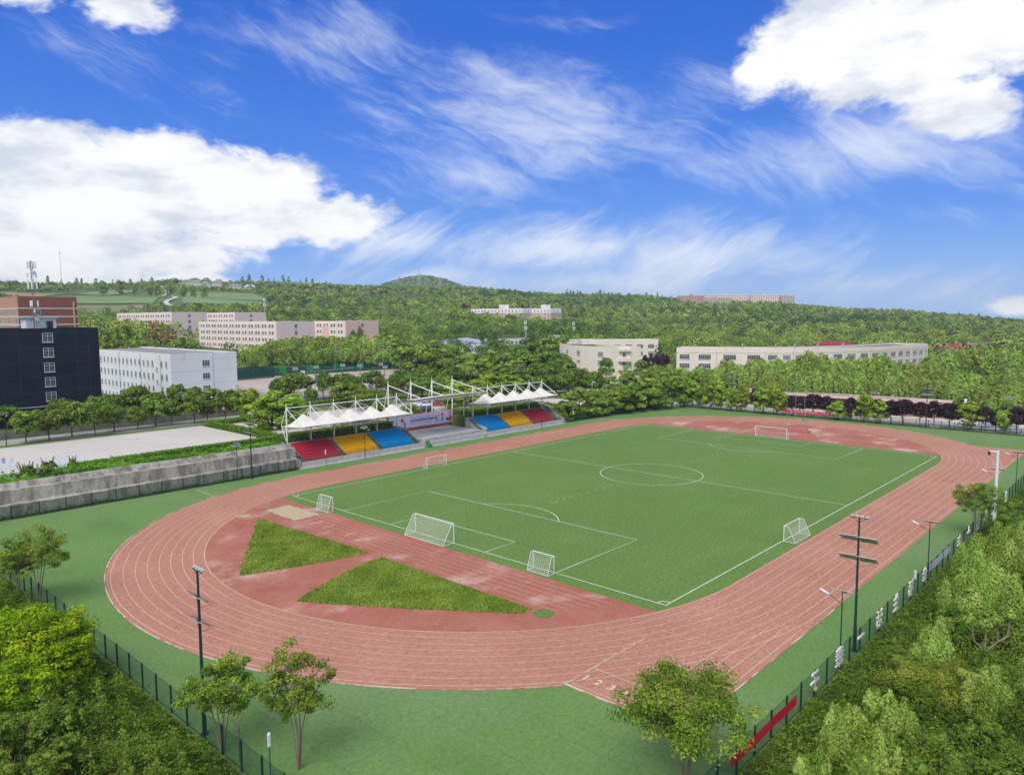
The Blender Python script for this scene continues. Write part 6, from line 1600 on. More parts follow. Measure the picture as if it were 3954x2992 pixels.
# ------------------------------------------------------------------ trees
TREES = {
 ('round', 'street row'): [(-72.4,98.4,4.0,6.4,4.7),(-68.2,98.7,4.0,6.2,4.5),(-63.8,99.4,4.0,7.4,5.2),(-59.8,98.2,4.0,6.7,4.2),(-55.1,101.2,4.0,6.1,4.8),(-50.3,100.7,4.0,5.1,4.1),(-45.8,102.5,4.0,6.7,5.3),(-42.5,101.3,4.0,6.2,4.0),(-37.8,100.4,4.0,7.6,5.2),(-34.0,101.6,4.0,4.7,3.6),(-31.3,98.0,4.0,6.4,4.3),(-28.2,96.6,4.0,7.2,4.8)],
 ('round', 'back row'): [(-69.4,124.2,4.04,5.3,4.7),(-64.5,118.7,4.01,4.4,3.9),(-60.6,116.3,4.01,6.7,5.3),(-54.0,113.6,4.0,7.0,5.6),(-47.9,121.7,4.03,6.2,4.3),(-44.1,117.9,4.01,8.4,7.1),(-39.7,115.7,4.0,6.7,4.0),(-34.8,116.6,4.01,8.2,5.0),(-31.2,115.5,4.0,7.4,4.7),(-26.9,113.7,4.0,6.6,5.7),(-22.4,113.1,4.0,6.0,5.2),(-18.3,113.1,4.0,5.6,4.6)],
 ('bright', 'plaza'): [(-30.4,77.6,4.0,7.8,8.5),(-24.6,78.5,4.0,6.7,5.0),(-29.0,89.3,4.0,7.6,4.6),(-33.9,76.7,4.0,6.5,4.0)],
 ('round', 'court row'): [(4.2,126.0,4.1,8.1,10.1),(-1.6,123.3,4.06,7.0,6.8),(3.5,115.9,4.01,4.4,3.7),(11.7,122.3,4.05,8.2,5.3),(17.7,121.7,4.04,7.5,7.2),(18.9,117.3,4.01,7.3,5.4),(5.8,101.8,4.0,6.6,8.8),(19.0,113.9,4.0,5.2,3.9),(33.3,126.9,4.09,7.3,6.9),(33.3,122.2,4.04,5.5,3.8),(4.5,89.7,4.0,5.8,8.1),(41.5,121.0,4.02,7.4,7.7),(26.7,107.3,4.0,6.5,6.7),(34.4,103.3,4.0,6.5,8.3),(51.6,120.3,3.87,7.6,8.0),(39.8,115.3,4.0,6.4,5.7),(37.1,97.4,4.0,6.3,6.4),(63.8,121.8,3.1,8.1,8.7),(47.2,107.2,3.98,6.4,5.7),(2.0,69.9,4.0,3.3,4.3),(-0.8,77.4,4.0,3.8,5.0)],
 ('bright', 'behind stand'): [(25.8,78.4,4.0,5.7,8.1),(36.4,81.8,4.0,6.1,7.5),(44.5,83.4,4.0,6.6,8.1),(50.7,82.6,3.9,6.7,8.2),(18.4,72.9,4.0,4.1,5.0),(28.8,76.4,4.0,4.3,5.5)],
 ('broad', 'court end'): [(88.1,168.0,4.63,15.4,12.7),(98.0,168.9,4.38,14.7,11.5),(105.5,166.7,3.93,15.0,10.2),(89.4,178.0,5.44,11.2,10.0),(83.9,157.3,3.7,13.5,9.5),(86.3,151.5,3.0,13.3,9.4),(90.7,137.9,1.52,15.0,12.0),(101.2,138.4,1.1,16.0,12.3),(103.0,130.4,0.51,16.2,11.2),(77.9,118.8,1.75,11.8,9.8),(76.3,108.5,1.87,10.8,10.3),(68.2,117.4,2.68,10.5,8.3),(89.1,114.1,0.7,13.8,10.0),(69.7,124.4,2.62,9.0,7.6),(103.3,203.4,6.71,13.8,13.6),(109.2,219.8,7.56,16.6,12.5),(110.0,206.5,6.84,13.5,8.3)],
 ('willow', 'court willows'): [(53.8,234.7,7.77,9.2,8.3),(45.8,228.3,7.35,8.5,7.6),(66.8,247.4,8.4,9.6,9.3),(72.7,247.0,8.42,10.6,8.3),(75.0,241.6,8.19,11.4,8.8),(79.9,239.3,8.13,12.2,9.4),(82.9,233.0,7.88,12.2,8.8),(88.2,230.3,7.8,12.2,9.4),(90.3,224.9,7.58,11.9,8.3),(93.4,221.6,7.47,12.8,10.5),(95.9,215.9,7.24,12.5,9.3),(97.1,208.5,6.94,12.0,9.2),(99.1,203.3,6.73,11.7,8.6),(58.8,237.7,7.93,6.7,7.4),(66.4,232.6,7.74,7.9,8.0),(72.2,226.3,7.5,8.1,8.0),(77.9,219.9,7.26,7.7,8.0),(83.7,213.6,7.03,7.9,8.0),(87.6,204.8,6.68,7.8,7.9),(92.7,197.8,6.42,7.5,7.9)],
 ('broad', 'below pink blocks'): [(-23.9,194.3,5.65,20.5,6.6),(-19.2,196.4,5.74,19.0,5.1),(-10.3,201.8,5.91,20.2,9.0),(-9.8,193.4,5.83,17.9,6.0),(17.4,230.7,6.66,17.4,6.6),(20.1,227.7,6.67,16.9,5.2),(13.9,279.5,8.51,18.7,6.8),(10.4,283.4,8.6,19.1,6.8)],
 ('bare', 'below pink blocks'): [(5.1,222.5,6.37,22.9,9.0)],
 ('broad', 'fence woods'): [(51.0,55.4,0.0,9.3,7.6),(46.1,56.1,0.0,7.9,5.5),(59.0,53.9,0.0,7.9,6.4),(67.7,53.4,0.0,9.2,8.0),(73.1,52.1,0.0,9.1,6.7),(79.1,51.6,0.0,10.0,7.8),(84.5,50.2,0.0,10.1,7.6),(90.1,48.5,0.0,10.2,7.0),(96.4,47.6,0.0,9.5,6.3),(61.7,58.4,0.0,8.7,5.2),(104.3,60.0,0.0,11.2,7.5),(101.9,65.4,0.01,10.7,7.2),(112.2,58.7,0.0,10.8,7.2),(117.8,56.9,0.0,9.8,6.5),(95.9,68.9,0.12,10.3,7.1),(82.7,65.5,0.28,9.6,5.6)],
 ('round', 'dark woods'): [(85.5,98.4,0.99,11.6,9.5),(61.7,85.5,3.25,7.3,9.7),(77.4,89.0,1.76,7.7,5.1),(81.1,87.9,1.4,7.2,4.8),(87.1,87.5,0.86,9.7,6.5),(92.0,85.2,0.49,9.9,4.9),(94.4,82.4,0.33,9.2,6.1),(102.6,118.8,0.08,15.1,11.4),(110.0,116.7,0.07,15.8,10.1),(109.0,108.8,0.03,14.3,8.1),(109.5,129.2,0.45,16.1,9.5),(102.7,100.4,0.02,12.2,6.5),(93.8,98.2,0.37,11.5,6.3),(155.4,156.8,3.51,14.8,12.8),(159.1,149.8,2.97,15.4,7.2),(145.9,156.6,3.35,14.1,8.2)],
 ('poplar', 'tall pale trees'): [(119.2,94.5,0.1,12.7,6.7),(135.0,88.9,0.04,11.3,6.9),(124.7,88.1,0.08,10.2,5.8)],
 ('willow', 'willows'): [(118.1,71.7,0.0,11.2,7.2),(121.2,68.2,0.0,11.2,6.3),(121.6,63.2,0.0,10.3,5.9),(123.2,57.1,0.0,10.7,6.6),(123.8,53.4,0.0,10.0,5.7),(131.9,50.9,0.0,13.2,7.1),(123.9,50.4,0.0,10.5,6.1),(129.2,44.7,0.0,11.5,6.5),(137.4,42.1,0.0,13.7,8.3),(129.5,41.4,0.0,11.8,6.1),(139.5,39.6,0.0,12.4,7.0),(142.1,36.9,0.0,13.4,7.0),(143.4,32.4,0.0,12.9,7.0),(145.5,27.6,0.0,16.0,8.1),(146.5,23.5,0.0,15.3,6.9),(147.6,19.1,0.0,13.8,7.2),(150.8,15.6,0.0,14.2,7.2),(152.2,11.1,0.0,14.2,7.2),(156.0,7.2,0.0,15.4,7.6),(156.7,3.1,0.0,13.1,7.5),(160.1,-0.7,0.0,12.3,7.1),(162.8,-3.7,0.0,11.9,6.7),(190.6,-1.0,0.0,13.9,8.2),(203.2,-2.8,0.0,14.7,8.8),(218.4,-4.4,0.03,15.1,8.7),(229.1,-7.1,0.04,15.3,8.9),(228.1,-12.1,0.03,14.5,8.8),(229.8,-16.9,0.02,15.0,8.7),(226.8,-21.2,0.01,14.3,7.2),(161.4,-8.3,0.0,11.0,7.4),(164.2,-11.4,0.0,10.2,7.4),(164.5,-14.8,0.0,9.5,7.3),(169.9,-17.8,0.0,9.0,7.4),(148.3,-25.7,0.0,6.7,6.7),(148.4,-30.2,0.0,7.7,7.0),(154.8,-32.7,0.0,8.1,6.4),(152.5,-19.9,0.0,7.2,6.6),(144.5,-17.1,0.0,7.6,6.5),(134.7,-30.5,0.0,4.9,5.7),(133.2,-34.6,0.0,6.7,6.2),(146.2,-12.8,0.0,8.7,6.2),(150.0,-7.9,0.0,9.3,6.4),(197.5,-24.0,0.0,9.3,6.2)],
 ('conifer', 'conifers'): [(186.5,112.2,0.63,16.3,4.1),(182.9,111.5,0.53,14.6,3.8),(184.5,226.2,8.37,11.2,4.6),(189.3,221.1,8.18,12.0,5.6),(186.9,223.4,8.26,9.6,4.0)],
 ('willow', 'willow skirts'): [(122.4,31.2,0.0,10.6,5.8),(123.5,27.0,0.0,10.0,5.7),(124.9,22.6,0.0,10.5,6.1),(126.5,17.9,0.0,11.0,6.0),(127.7,13.6,0.0,10.4,6.0),(128.8,9.3,0.0,10.1,5.9),(130.0,5.1,0.0,10.6,5.9),(131.0,0.9,0.0,10.0,5.8),(133.1,-2.9,0.0,9.7,5.8),(135.2,-6.6,0.0,9.4,5.8)],
 ('bright', 'fence row greens'): [(96.9,45.4,0.0,7.5,4.9),(95.0,41.7,0.0,5.9,2.8),(94.0,37.4,0.0,8.0,5.0),(94.1,34.1,0.0,7.6,4.0),(93.8,30.6,0.0,6.9,3.2),(94.5,27.4,0.0,7.3,4.2),(93.9,20.7,0.0,7.1,4.5),(94.2,16.8,0.0,8.0,4.7),(95.7,14.7,0.0,5.4,2.6),(94.7,-0.3,0.0,4.6,4.6),(94.8,-2.9,0.0,2.8,2.4),(94.9,-7.0,0.0,6.8,5.1),(94.1,-11.4,0.0,5.7,3.3),(96.0,-31.6,0.0,6.4,5.2),(95.8,-38.7,0.0,5.1,3.2)],
 ('purple', 'fence row plums'): [(94.6,23.6,0.0,6.6,2.2),(95.4,12.7,0.0,5.2,2.3),(95.9,10.6,0.0,5.3,3.3),(95.9,7.1,0.0,5.9,4.6),(96.7,3.5,0.0,5.6,4.1),(94.9,-3.7,0.0,5.8,3.1),(95.3,-10.1,0.0,6.0,2.6),(95.4,-13.5,0.0,5.9,3.2),(95.3,-16.4,0.0,6.3,4.4),(95.1,-20.5,0.0,5.9,3.4),(96.8,-23.4,0.0,6.1,3.6),(96.7,-26.9,0.0,5.8,4.7),(96.6,-34.6,0.0,5.6,3.2),(96.4,-36.8,0.0,3.7,2.1),(96.7,-41.1,0.0,5.9,3.8)],
 ('purple', 'hedge plums'): [(158.6,101.9,0.01,12.2,3.0),(158.6,99.0,0.0,12.6,3.0),(158.4,96.3,0.0,12.4,3.0),(158.5,93.2,0.0,12.8,3.2),(159.6,91.9,0.0,12.3,2.7)],
}

NEAR = {
 ('near_crape', 'near crape'): [(-93.2,-25.6,0.0,6.7,5.3),(-90.8,-30.9,0.0,8.4,4.6),(-75.7,-49.6,0.0,7.1,7.2),(-93.4,12.7,0.0,8.0,6.0),(-94.4,15.7,0.0,6.0,3.1),(-6.3,-51.8,0.0,7.4,5.6)],
 ('near_willow', 'near willow'): [(-26.2,-57.0,-0.08,6.1,4.8),(-17.8,-57.5,-0.1,4.7,3.6),(-42.3,-57.5,-0.1,5.5,3.0),(-33.9,-57.6,-0.11,5.5,3.6),(-41.7,-58.1,-0.13,5.6,3.8),(-44.4,-61.1,-0.33,6.0,3.1),(-50.8,-57.3,-0.09,3.6,2.7),(-61.4,-56.4,-0.05,2.5,2.3),(-67.7,-56.7,-0.07,3.7,3.1),(-68.8,-55.6,-0.03,3.3,1.6),(-72.6,-56.0,-0.04,3.0,2.0),(-54.6,-62.1,-0.42,4.1,2.0),(-36.8,-60.6,-0.3,4.7,2.1),(-68.7,-58.7,-0.16,3.4,1.8)],
 ('near_olive', 'near olive'): [(-57.1,-58.0,-0.12,3.2,4.7),(-51.1,-58.7,-0.16,2.4,2.3)],
 ('near_dark', 'near shrubs right'): [(-44.3,-58.4,-0.15,3.9,4.1),(-48.9,-60.9,-0.32,3.2,3.0),(-63.0,-60.5,-0.29,2.7,2.4),(-61.5,-62.1,-0.42,3.6,2.8),(-60.1,-63.7,-0.57,3.3,2.4),(-68.2,-60.7,-0.31,3.4,2.0),(-67.3,-62.3,-0.44,4.1,2.4),(-65.9,-64.0,-0.6,4.0,2.3),(-53.6,-63.4,-0.54,2.9,2.1),(-63.5,-58.5,-0.15,2.4,1.8),(-0.8,-55.2,-0.02,4.9,3.0),(-8.7,-55.5,-0.03,4.7,3.4),(-14.3,-55.3,-0.02,4.6,3.0),(-10.1,-57.0,-0.08,4.7,3.1)],
 ('near_yellow', 'near yellow'): [(-98.5,-7.7,-0.07,8.2,5.5),(-99.6,-3.7,-0.13,7.1,3.8),(-97.5,-10.4,-0.03,7.0,2.9),(-101.8,-14.6,-0.29,7.7,3.7)],
 ('near_dark', 'near dark left'): [(-102.0,-20.4,-0.31,7.1,4.0),(-103.7,-21.5,-0.47,7.6,2.6),(-100.1,-20.3,-0.17,5.9,2.1),(-103.8,-25.8,-0.48,7.3,3.0),(-105.1,-26.0,-0.62,7.3,2.2),(-101.8,-23.7,-0.29,6.4,2.0)],
}

DESCR = {
 ('round', 'street row'): ('street_tree', 'round clipped street tree on the road verge, {} from the left', 'tree', 'street trees on the road verge'),
 ('round', 'back row'): ('street_tree', 'larger dark round tree behind the grey road, {} from the left', 'tree', 'dark trees behind the road'),
 ('bright', 'plaza'): ('plaza_tree', 'bright spreading tree by the red seats, {} from the left', 'tree', 'plaza trees'),
 ('round', 'court row'): ('courtside_tree', 'dark round tree before the basketball courts, {} from the left', 'tree', 'courtside trees'),
 ('bright', 'behind stand'): ('parkside_tree', 'light green spreading tree behind the white stage roof, {} from the left', 'tree', 'light trees behind the stage roof'),
 ('broad', 'court end'): ('broadleaf_tree', 'tall full green tree past the basketball courts, {} from the left', 'tree', 'tall trees past the courts'),
 ('willow', 'court willows'): ('willow_tree', 'hanging willow in the dark line below the pink blocks, {} from the left', 'tree', 'willows below the pink blocks'),
 ('broad', 'below pink blocks'): ('broadleaf_tree', 'green tree in front of the back pink block, {} from the left', 'tree', 'trees in front of the pink blocks'),
 ('bare', 'below pink blocks'): ('sparse_tree', 'brownish half-bare tree in front of the back pink block', 'tree', None),
 ('broad', 'fence woods'): ('broadleaf_tree', 'dense green tree in the wood between stand and gate, {} from the left', 'tree', 'fence woods'),
 ('round', 'dark woods'): ('dark_tree', 'dark rounded tree around the tan corner block, {} from the left', 'tree', 'dark trees by the tan block'),
 ('poplar', 'tall pale trees'): ('poplar_tree', 'tall pale green tree before the tan corner block, {} from the left', 'tree', 'tall pale trees'),
 ('willow', 'willows'): ('willow_tree', 'pale willow in the wood before the long tan block, {} from the left', 'tree', 'willow wood'),
 ('conifer', 'conifers'): ('conifer_tree', 'dark pointed conifer among the broad trees, {} from the left', 'tree', 'conifers'),
 ('willow', 'willow skirts'): ('willow_tree', 'lower willow at the edge of the low pinkish roof, {} from the left', 'tree', 'front willows'),
 ('bright', 'fence row greens'): ('round_tree', 'round bright green tree behind the far fence, {} green one from the left', 'tree', 'green trees along the far fence'),
 ('purple', 'fence row plums'): ('plum_tree', 'dark purple plum tree behind the far fence, {} plum from the left', 'tree', 'plum trees along the far fence'),
 ('purple', 'hedge plums'): ('plum_tree', 'dark purple tree between the two tan blocks, {} from the left', 'tree', 'purple clump between the tan blocks'),
}
for key, lst in TREES.items():
    nm, tmpl, cat, grp = DESCR[key]
    order = sorted(lst, key=lambda t: bearing(t[0], t[1]))
    wide = 1.22 if key[1] in ('fence woods', 'court end', 'dark woods', 'willows', 'court willows', 'willow skirts', 'below pink blocks') else 1.0
    for i, (x, y, g, h, w) in enumerate(order):
        w2 = min(w * wide, h * 1.35)
        plant_tree(nm, key[0], x, y, g - .05, h, w2, tmpl.format(ordinal(i + 1)), cat, grp)

# tall thin trees on the skyline
def ray_xy(az, d): return -114.3 + d * math.cos(rad(az)), -70.9 + d * math.sin(rad(az))
sky = []
for a, b, n, h in ((62.5, 56.0, 12, (13, 20)), (55.0, 50.5, 8, (8, 13)), (38.8, 37.2, 7, (11, 17)), (36.4, 34.8, 8, (11, 17)), (33.6, 31.0, 12, (10, 15)), (16.6, 15.0, 3, (10, 16)), (12.0, 10.2, 3, (10, 15)), (74.5, 66.5, 12, (12, 20))):
    for i in range(n):
        az = a + (b - a) * (i + R.uniform(.1, .9)) / n; x, y = ray_xy(az, 1285 + R.uniform(-25, 25)); sky.append((x, y, R.uniform(*h)))
sky.sort(key=lambda t: bearing(t[0], t[1]))
for i, (x, y, h) in enumerate(sky):
    plant_tree('poplar_tree', 'poplar', x, y, ground_height(x, y) - .5, h, h * R.uniform(.22, .42), 'slender tree standing up from the hill skyline, %s from the left' % ordinal(i + 1), 'tree', 'thin trees on the skyline')
fld = []
for az, d in ((71.2, 985), (69.3, 1000), (68.3, 1005), (67.9, 990), (67.1, 1000), (66.3, 995), (65.6, 1000), (70.2, 1040), (64.9, 1030), (60.6, 860), (59.5, 900), (58.8, 840)):
    fld.append((*ray_xy(az, d), R.uniform(13, 19)))
for i, (x, y, h) in enumerate(sorted(fld, key=lambda t: bearing(t[0], t[1]))):
    plant_tree('field_tree', 'bright', x, y, ground_height(x, y) - .3, h, h * .55, 'separate pale tree among the hill fields, %s from the left' % ordinal(i + 1), 'tree', 'trees among the hill fields')
grove = []
for i in range(17):
    az = 46.5 - i * .68 + R.uniform(-.2, .2); grove.append((*ray_xy(az, 640 + R.uniform(-14, 14)), R.uniform(11, 14.5)))
for i, (x, y, h) in enumerate(grove):
    plant_tree('grove_tree', 'broad', x, y, ground_height(x, y) - .3, h, h * .95, 'green tree in the grove below the orange apartments, %s from the left' % ordinal(i + 1), 'tree', 'grove below the orange apartments')

# ------------------------------------------------------------------ woods on the hills: one mass
def woods(name, label, n_try, dmin, dmax, azs, hr, seed, mmat, avoid, leaves, leaf_k, dens=None):
    rr = random.Random(seed); g = np.random.default_rng(seed)
    VV, TT = [], []
    cells = {}
    for _ in range(n_try):
        az = rr.uniform(*azs); d = math.sqrt(rr.uniform(dmin ** 2, dmax ** 2)); x, y = ray_xy(az, d)
        if any(inside((x, y), a) for a in avoid): continue
        if math.sin(x * .017 + 1.2 * math.sin(y * .009)) * math.sin(y * .021 + .8 * math.sin(x * .013)) > .80 and rr.random() < .85: continue
        h = hr[0] + (hr[1] - hr[0]) * rr.random() ** 1.4; h *= (1 + .25 * math.sin(x * .02) * math.cos(y * .017)); w = h * rr.uniform(.65, .95)
        c = (int(x // 6.6), int(y // 6.6))
        if c in cells: continue
        cells[c] = 1
        z = ground_height(x, y); n = leaves(d)
        dd = unit(g.normal(0, 1, (n, 3))); dd[:, 2] = np.abs(dd[:, 2]) * 1.1 - .28
        lump = g.uniform(.66, 1.0, n)
        P = np.stack([x + dd[:, 0] * w / 2 * lump, y + dd[:, 1] * w / 2 * lump, z + h * .55 + dd[:, 2] * h * .45 * lump], 1)
        N = dd + np.array([0, 0, .4])
        VV.append(leaf_quads(P, N, leaf_k(d) * w, .75))
        hue = (rr.gauss(.46, .26) if rr.random() > .035 else 1.0) + .13 * math.sin(x * .011 + 2) + .1 * math.cos(y * .013) + .17 * math.sin(z * .55 + 2 * math.sin(x * .008 + y * .006))
        TT.append(np.full(n, hue) + g.normal(0, .13, n))
    o = link(name, np_mesh(name, np.concatenate(VV), np.concatenate(TT), mmat)); stuff(o, label, 'woods')
    return len(cells)
def rect_poly(x0, y0, x1, y1): return [(x0, y0), (x1, y0), (x1, y1), (x0, y1)]
AV = [rect_poly(-150, -130, 104, 118), rect_poly(-130, 100, -8, 215), rect_poly(-14, 116, 110, 200), rect_poly(-48, 222, -12, 310), rect_poly(40, 255, 150, 360), rect_poly(76, 375, 158, 495), rect_poly(378, 340, 436, 445), rect_poly(124, 60, 232, 172), rect_poly(165, 212, 216, 280), rect_poly(220, 232, 315, 268),
      rect_poly(128, 5, 240, 80), rect_poly(95, -130, 130, 60), rect_poly(360, 15, 400, 52), rect_poly(245, 40, 275, 75), rect_poly(430, -10, 500, 60),
      [(90, 640), (205, 650), (255, 815), (325, 1015), (372, 1125), (170, 1015), (95, 1015)], [(245, 690), (335, 690), (415, 900), (335, 960), (262, 860)], [(215, 720), (245, 720), (300, 890), (385, 1120), (360, 1140), (230, 860)],
      [(385, 1000), (500, 1000), (470, 1110), (380, 1110)], rect_poly(535, 755, 625, 830), rect_poly(570, 865, 625, 910), [(905, 480), (985, 460), (1000, 510), (930, 540)], [(1110, 590), (1240, 460), (1260, 490), (1140, 610)]]
woods('hill_woods', 'dense mixed green woods covering the lower hillside', 30000, 300, 760, (78, 7), (5.5, 13.5), 3, L_WOOD, AV, lambda d: 150 if d < 480 else 90, lambda d: .07 if d < 480 else .09)
woods('hill_woods', 'dense mixed green woods on the upper hillside up to the skyline', 44000, 760, 1420, (78, 6), (5.5, 12.5), 4, L_WOOD, AV, lambda d: 50, lambda d: .15)
woods('hill_woods', 'dark wood covering the cone shaped hill', 9000, 1420, 2500, (54, 43), (7, 11), 5, L_WOOD, [], lambda d: 26, lambda d: .22)
woods('hill_woods', 'hazy woods on the far slope falling away at the right', 9000, 1420, 2300, (34, 5), (6, 10), 6, L_WOOD, [], lambda d: 22, lambda d: .24)

# ------------------------------------------------------------------ near plants
def branch_tree(label, x, y, z, h, w, n, leaf, group, bare=.38, lm=None, name='crape_tree', clumps=84, fat=1.0):
    """several slim stems fanning up into many small separate leaf sprays, gaps between them"""
    r = thing(name, label, 'tree', (x, y, z), R.uniform(0, 6.28), group)
    b = MB(); stems = []
    for i in range(5):
        a = 6.283 * i / 5 + R.uniform(-.4, .4); rr = R.uniform(.25, .6) * w / 2
        pts = [Vector((math.cos(a) * .08, math.sin(a) * .08, -.2))]
        for s in (.3, .55, .8):
            pts.append(Vector((math.cos(a) * rr * s ** 1.3 + R.uniform(-.08, .08), math.sin(a) * rr * s ** 1.3 + R.uniform(-.08, .08), h * s)))
        rad0 = .07 if i < 2 else .045
        for j in range(3): b.tube(pts[j], pts[j + 1], rad0 * (1 - .27 * j), rad0 * (1 - .27 * (j + 1)), 6, caps=False)
        stems += pts[1:] + [(pts[1] + pts[2]) / 2, (pts[2] + pts[3]) / 2]
    C, K = [], []
    zc, rz = h * (1 + bare) / 2, h * (1 - bare) / 2
    while len(C) < clumps:
        d = sphere_dirs(1)[0]; s = R.uniform(.45, 1.0)
        p_ = Vector((d[0] * w / 2 * s * .92, d[1] * w / 2 * s * .92, zc + d[2] * rz * s * .95))
        p_.z += .12 * rz * math.sin(p_.x * 2.1 + 1) * math.cos(p_.y * 1.7)
        C.append(p_[:]); K.append(w * R.uniform(.04, .085) * fat)
        q = min(stems, key=lambda t_: (t_ - p_).length + max(0, t_.z - p_.z) * 3)
        mid = (q + p_) / 2 + Vector((0, 0, -.08 * (q - p_).length))
        b.tube(q, mid, .022, .015, 4, caps=False); b.tube(mid, p_, .015, .006, 4, caps=False)
    me = bpy.data.meshes.new('trunk'); me.from_pydata(b.v, [], b.f); me.materials.append(PBARK); link('trunk', me, r)
    C, K = np.array(C), np.array(K)
    k = NR.integers(0, len(C), n); d = sphere_dirs(n)
    P = C[k] + d * (K[k] * NR.random(n) ** .45)[:, None] * np.array([1.5, 1.5, .95])
    t = NR.normal(.45, .2, len(C))[k] + NR.normal(0, .17, n)
    link('crown', np_mesh('crown', leaf_quads(P, d + np.array([0, 0, .6]), leaf, 1.1, .15), t, lm or L_CRAPE), r)
    return r
lab = {(-93.2, -25.6): 'vase shaped small tree in front of the tall floodlight mast at the near bend', (-90.8, -30.9): 'small tree with bare thin stems standing alone on the green turf', (-75.7, -49.6): 'largest leafy small tree at the start of the home straight by the red banner',
       (-93.4, 12.7): 'small tree over the fence in front of the stepped wall', (-94.4, 15.7): 'smaller companion tree behind the small tree facing the stepped wall', (-6.3, -51.8): 'lone small tree at the slogan fence before the camera mast'}
for (x, y, g, h, w) in NEAR[('near_crape', 'near crape')]:
    n = 22000 if w > 7 else 9000
    branch_tree(lab[(x, y)], x, y, .0, h, w * (1.25 if w > 7 else 1.1), int(n * (.7 if (x, y) == (-90.8, -30.9) else 1.0)), .095, 'small leafy trees around the fence', clumps=150 if w > 7 else 84)
t = thing('boundary_wall', 'low greyish wall behind the tree trunks along the grey road', 'wall', (-70, 108.2, 4))
b = MB()
for i in range(30): b.box(-58 + i * 4, 0, .75, 3.98, .3, 1.5 + .0 * i)
b.build('wall_panel', mat('boundary_wall_grey', (.22, .2, .18), (.14, .13, .11), .8, fine=.15), t)
# young bare sapling
t = thing('bare_sapling', 'nearly leafless young sapling by the fence corner post nearest the camera', 'sapling', (-93.0, -27.4, 0))
b = MB(); b.tube((0, 0, -.2), (.1, 0, 2.3), .035, .02, 6)
for i in range(12): a = i * 2.4; z = .8 + i * .17; b.tube((.06, 0, z), (.06 + .5 * math.cos(a), .5 * math.sin(a), z + .9), .012, .004, 4)
b.build('stem', BARK, t)

NEARK = {'near_willow': (L_NEARW, .10, 17000), 'near_dark': (L_NEARD, .10, 13000), 'near_olive': (L_OLIVE, .085, 16000), 'near_yellow': (L_NEARY, .19, 7000)}
cnt = {}
NM = {'near_willow': ('willow_sapling', 'feathery pale willow outside the slogan fence, {} from the left'), 'near_olive': ('olive_bush', 'olive-brown rounded bush outside the slogan fence, {} from the left'),
      ('near_dark', 'near shrubs right'): ('shrub', 'dark green leafy shrub outside the slogan fence, {} from the left'), ('near_dark', 'near dark left'): ('broadleaf_bush', 'dark green bush in the thicket by the curved bend fence, {} from the left'),
      'near_yellow': ('thicket_tree', 'bright yellow-green tree leaning over the bend fence, {} from the left')}
NEAR[('near_willow', 'near willow')] += [(-30.5, -55.6, 0, 4.6, 2.6), (-38.2, -60.4, -.2, 5.2, 2.6), (-47.6, -56.6, -.1, 3.4, 2.0), (-63.4, -58.6, -.1, 3.6, 2.2), (-57.6, -61.6, -.3, 4.2, 2.2), (-70.6, -58.2, -.1, 3.3, 1.9), (-22.4, -60.2, -.2, 5.4, 3.2), (-12.6, -58.2, -.1, 4.6, 2.8), (-51.8, -64.0, -.5, 4.4, 2.3), (-66.2, -55.2, 0, 2.6, 1.5), (-43.0, -64.5, -.5, 5.6, 2.8)]
NEAR[('near_dark', 'near shrubs right')] += [(-35.6, -55.2, 0, 2.6, 2.4), (-52.8, -55.6, 0, 2.1, 2.2), (-60.0, -56.2, 0, 2.0, 2.0), (-26.8, -60.6, -.2, 4.0, 3.4), (-18.0, -55.0, 0, 3.0, 2.6), (4.5, -55.6, 0, 3.8, 3.0), (12, -55.6, 0, 3.8, 3.0)]
for key, lst in NEAR.items():
    if key[0] == 'near_crape': continue
    nm, tmpl = NM.get(key) or NM[key[0]]
    m, leaf, n = NEARK[key[0]]
    for i, (x, y, g, h, w) in enumerate(sorted(lst, key=lambda t: bearing(t[0], t[1]))):
        r = thing(nm, tmpl.format(ordinal(i + 1)), 'tree' if 'tree' in nm or 'willow' in nm else 'shrub', (x, y, g - .1), R.uniform(0, 6.28), key[1] + ' group')
        nn_ = int(n * min(1.7, max(.6, w / 3.4)))
        if key[0] == 'near_yellow':
            bpy.data.objects.remove(r)
            branch_tree(tmpl.format(ordinal(i + 1)), x, y, g - .1, h * .84, w * 1.3, int(13000 * w / 4), .125, key[1] + ' group', .12, L_NEARY, nm, 110, 1.25); continue
        if key[0] == 'near_willow':
            c = feather_mesh(w * 1.22, h * 1.25, h * .25, nn_, leaf, m, max(9, int(w * 4.5)))
        elif key[0] == 'near_yellow':
            c = feather_mesh(w * 1.45, h * 1.03, h * .25, nn_, leaf, m, int(w * 6))
        else:
            c = crown_mesh('broad' if key[0] != 'near_olive' else 'round', w * 1.2, h, .1, nn_, leaf, m, .75)
        link('crown', c, r)
        link('trunk', trunk_mesh(h, .3, .07 if h < 5 else .11, w, BARK, 6), r)
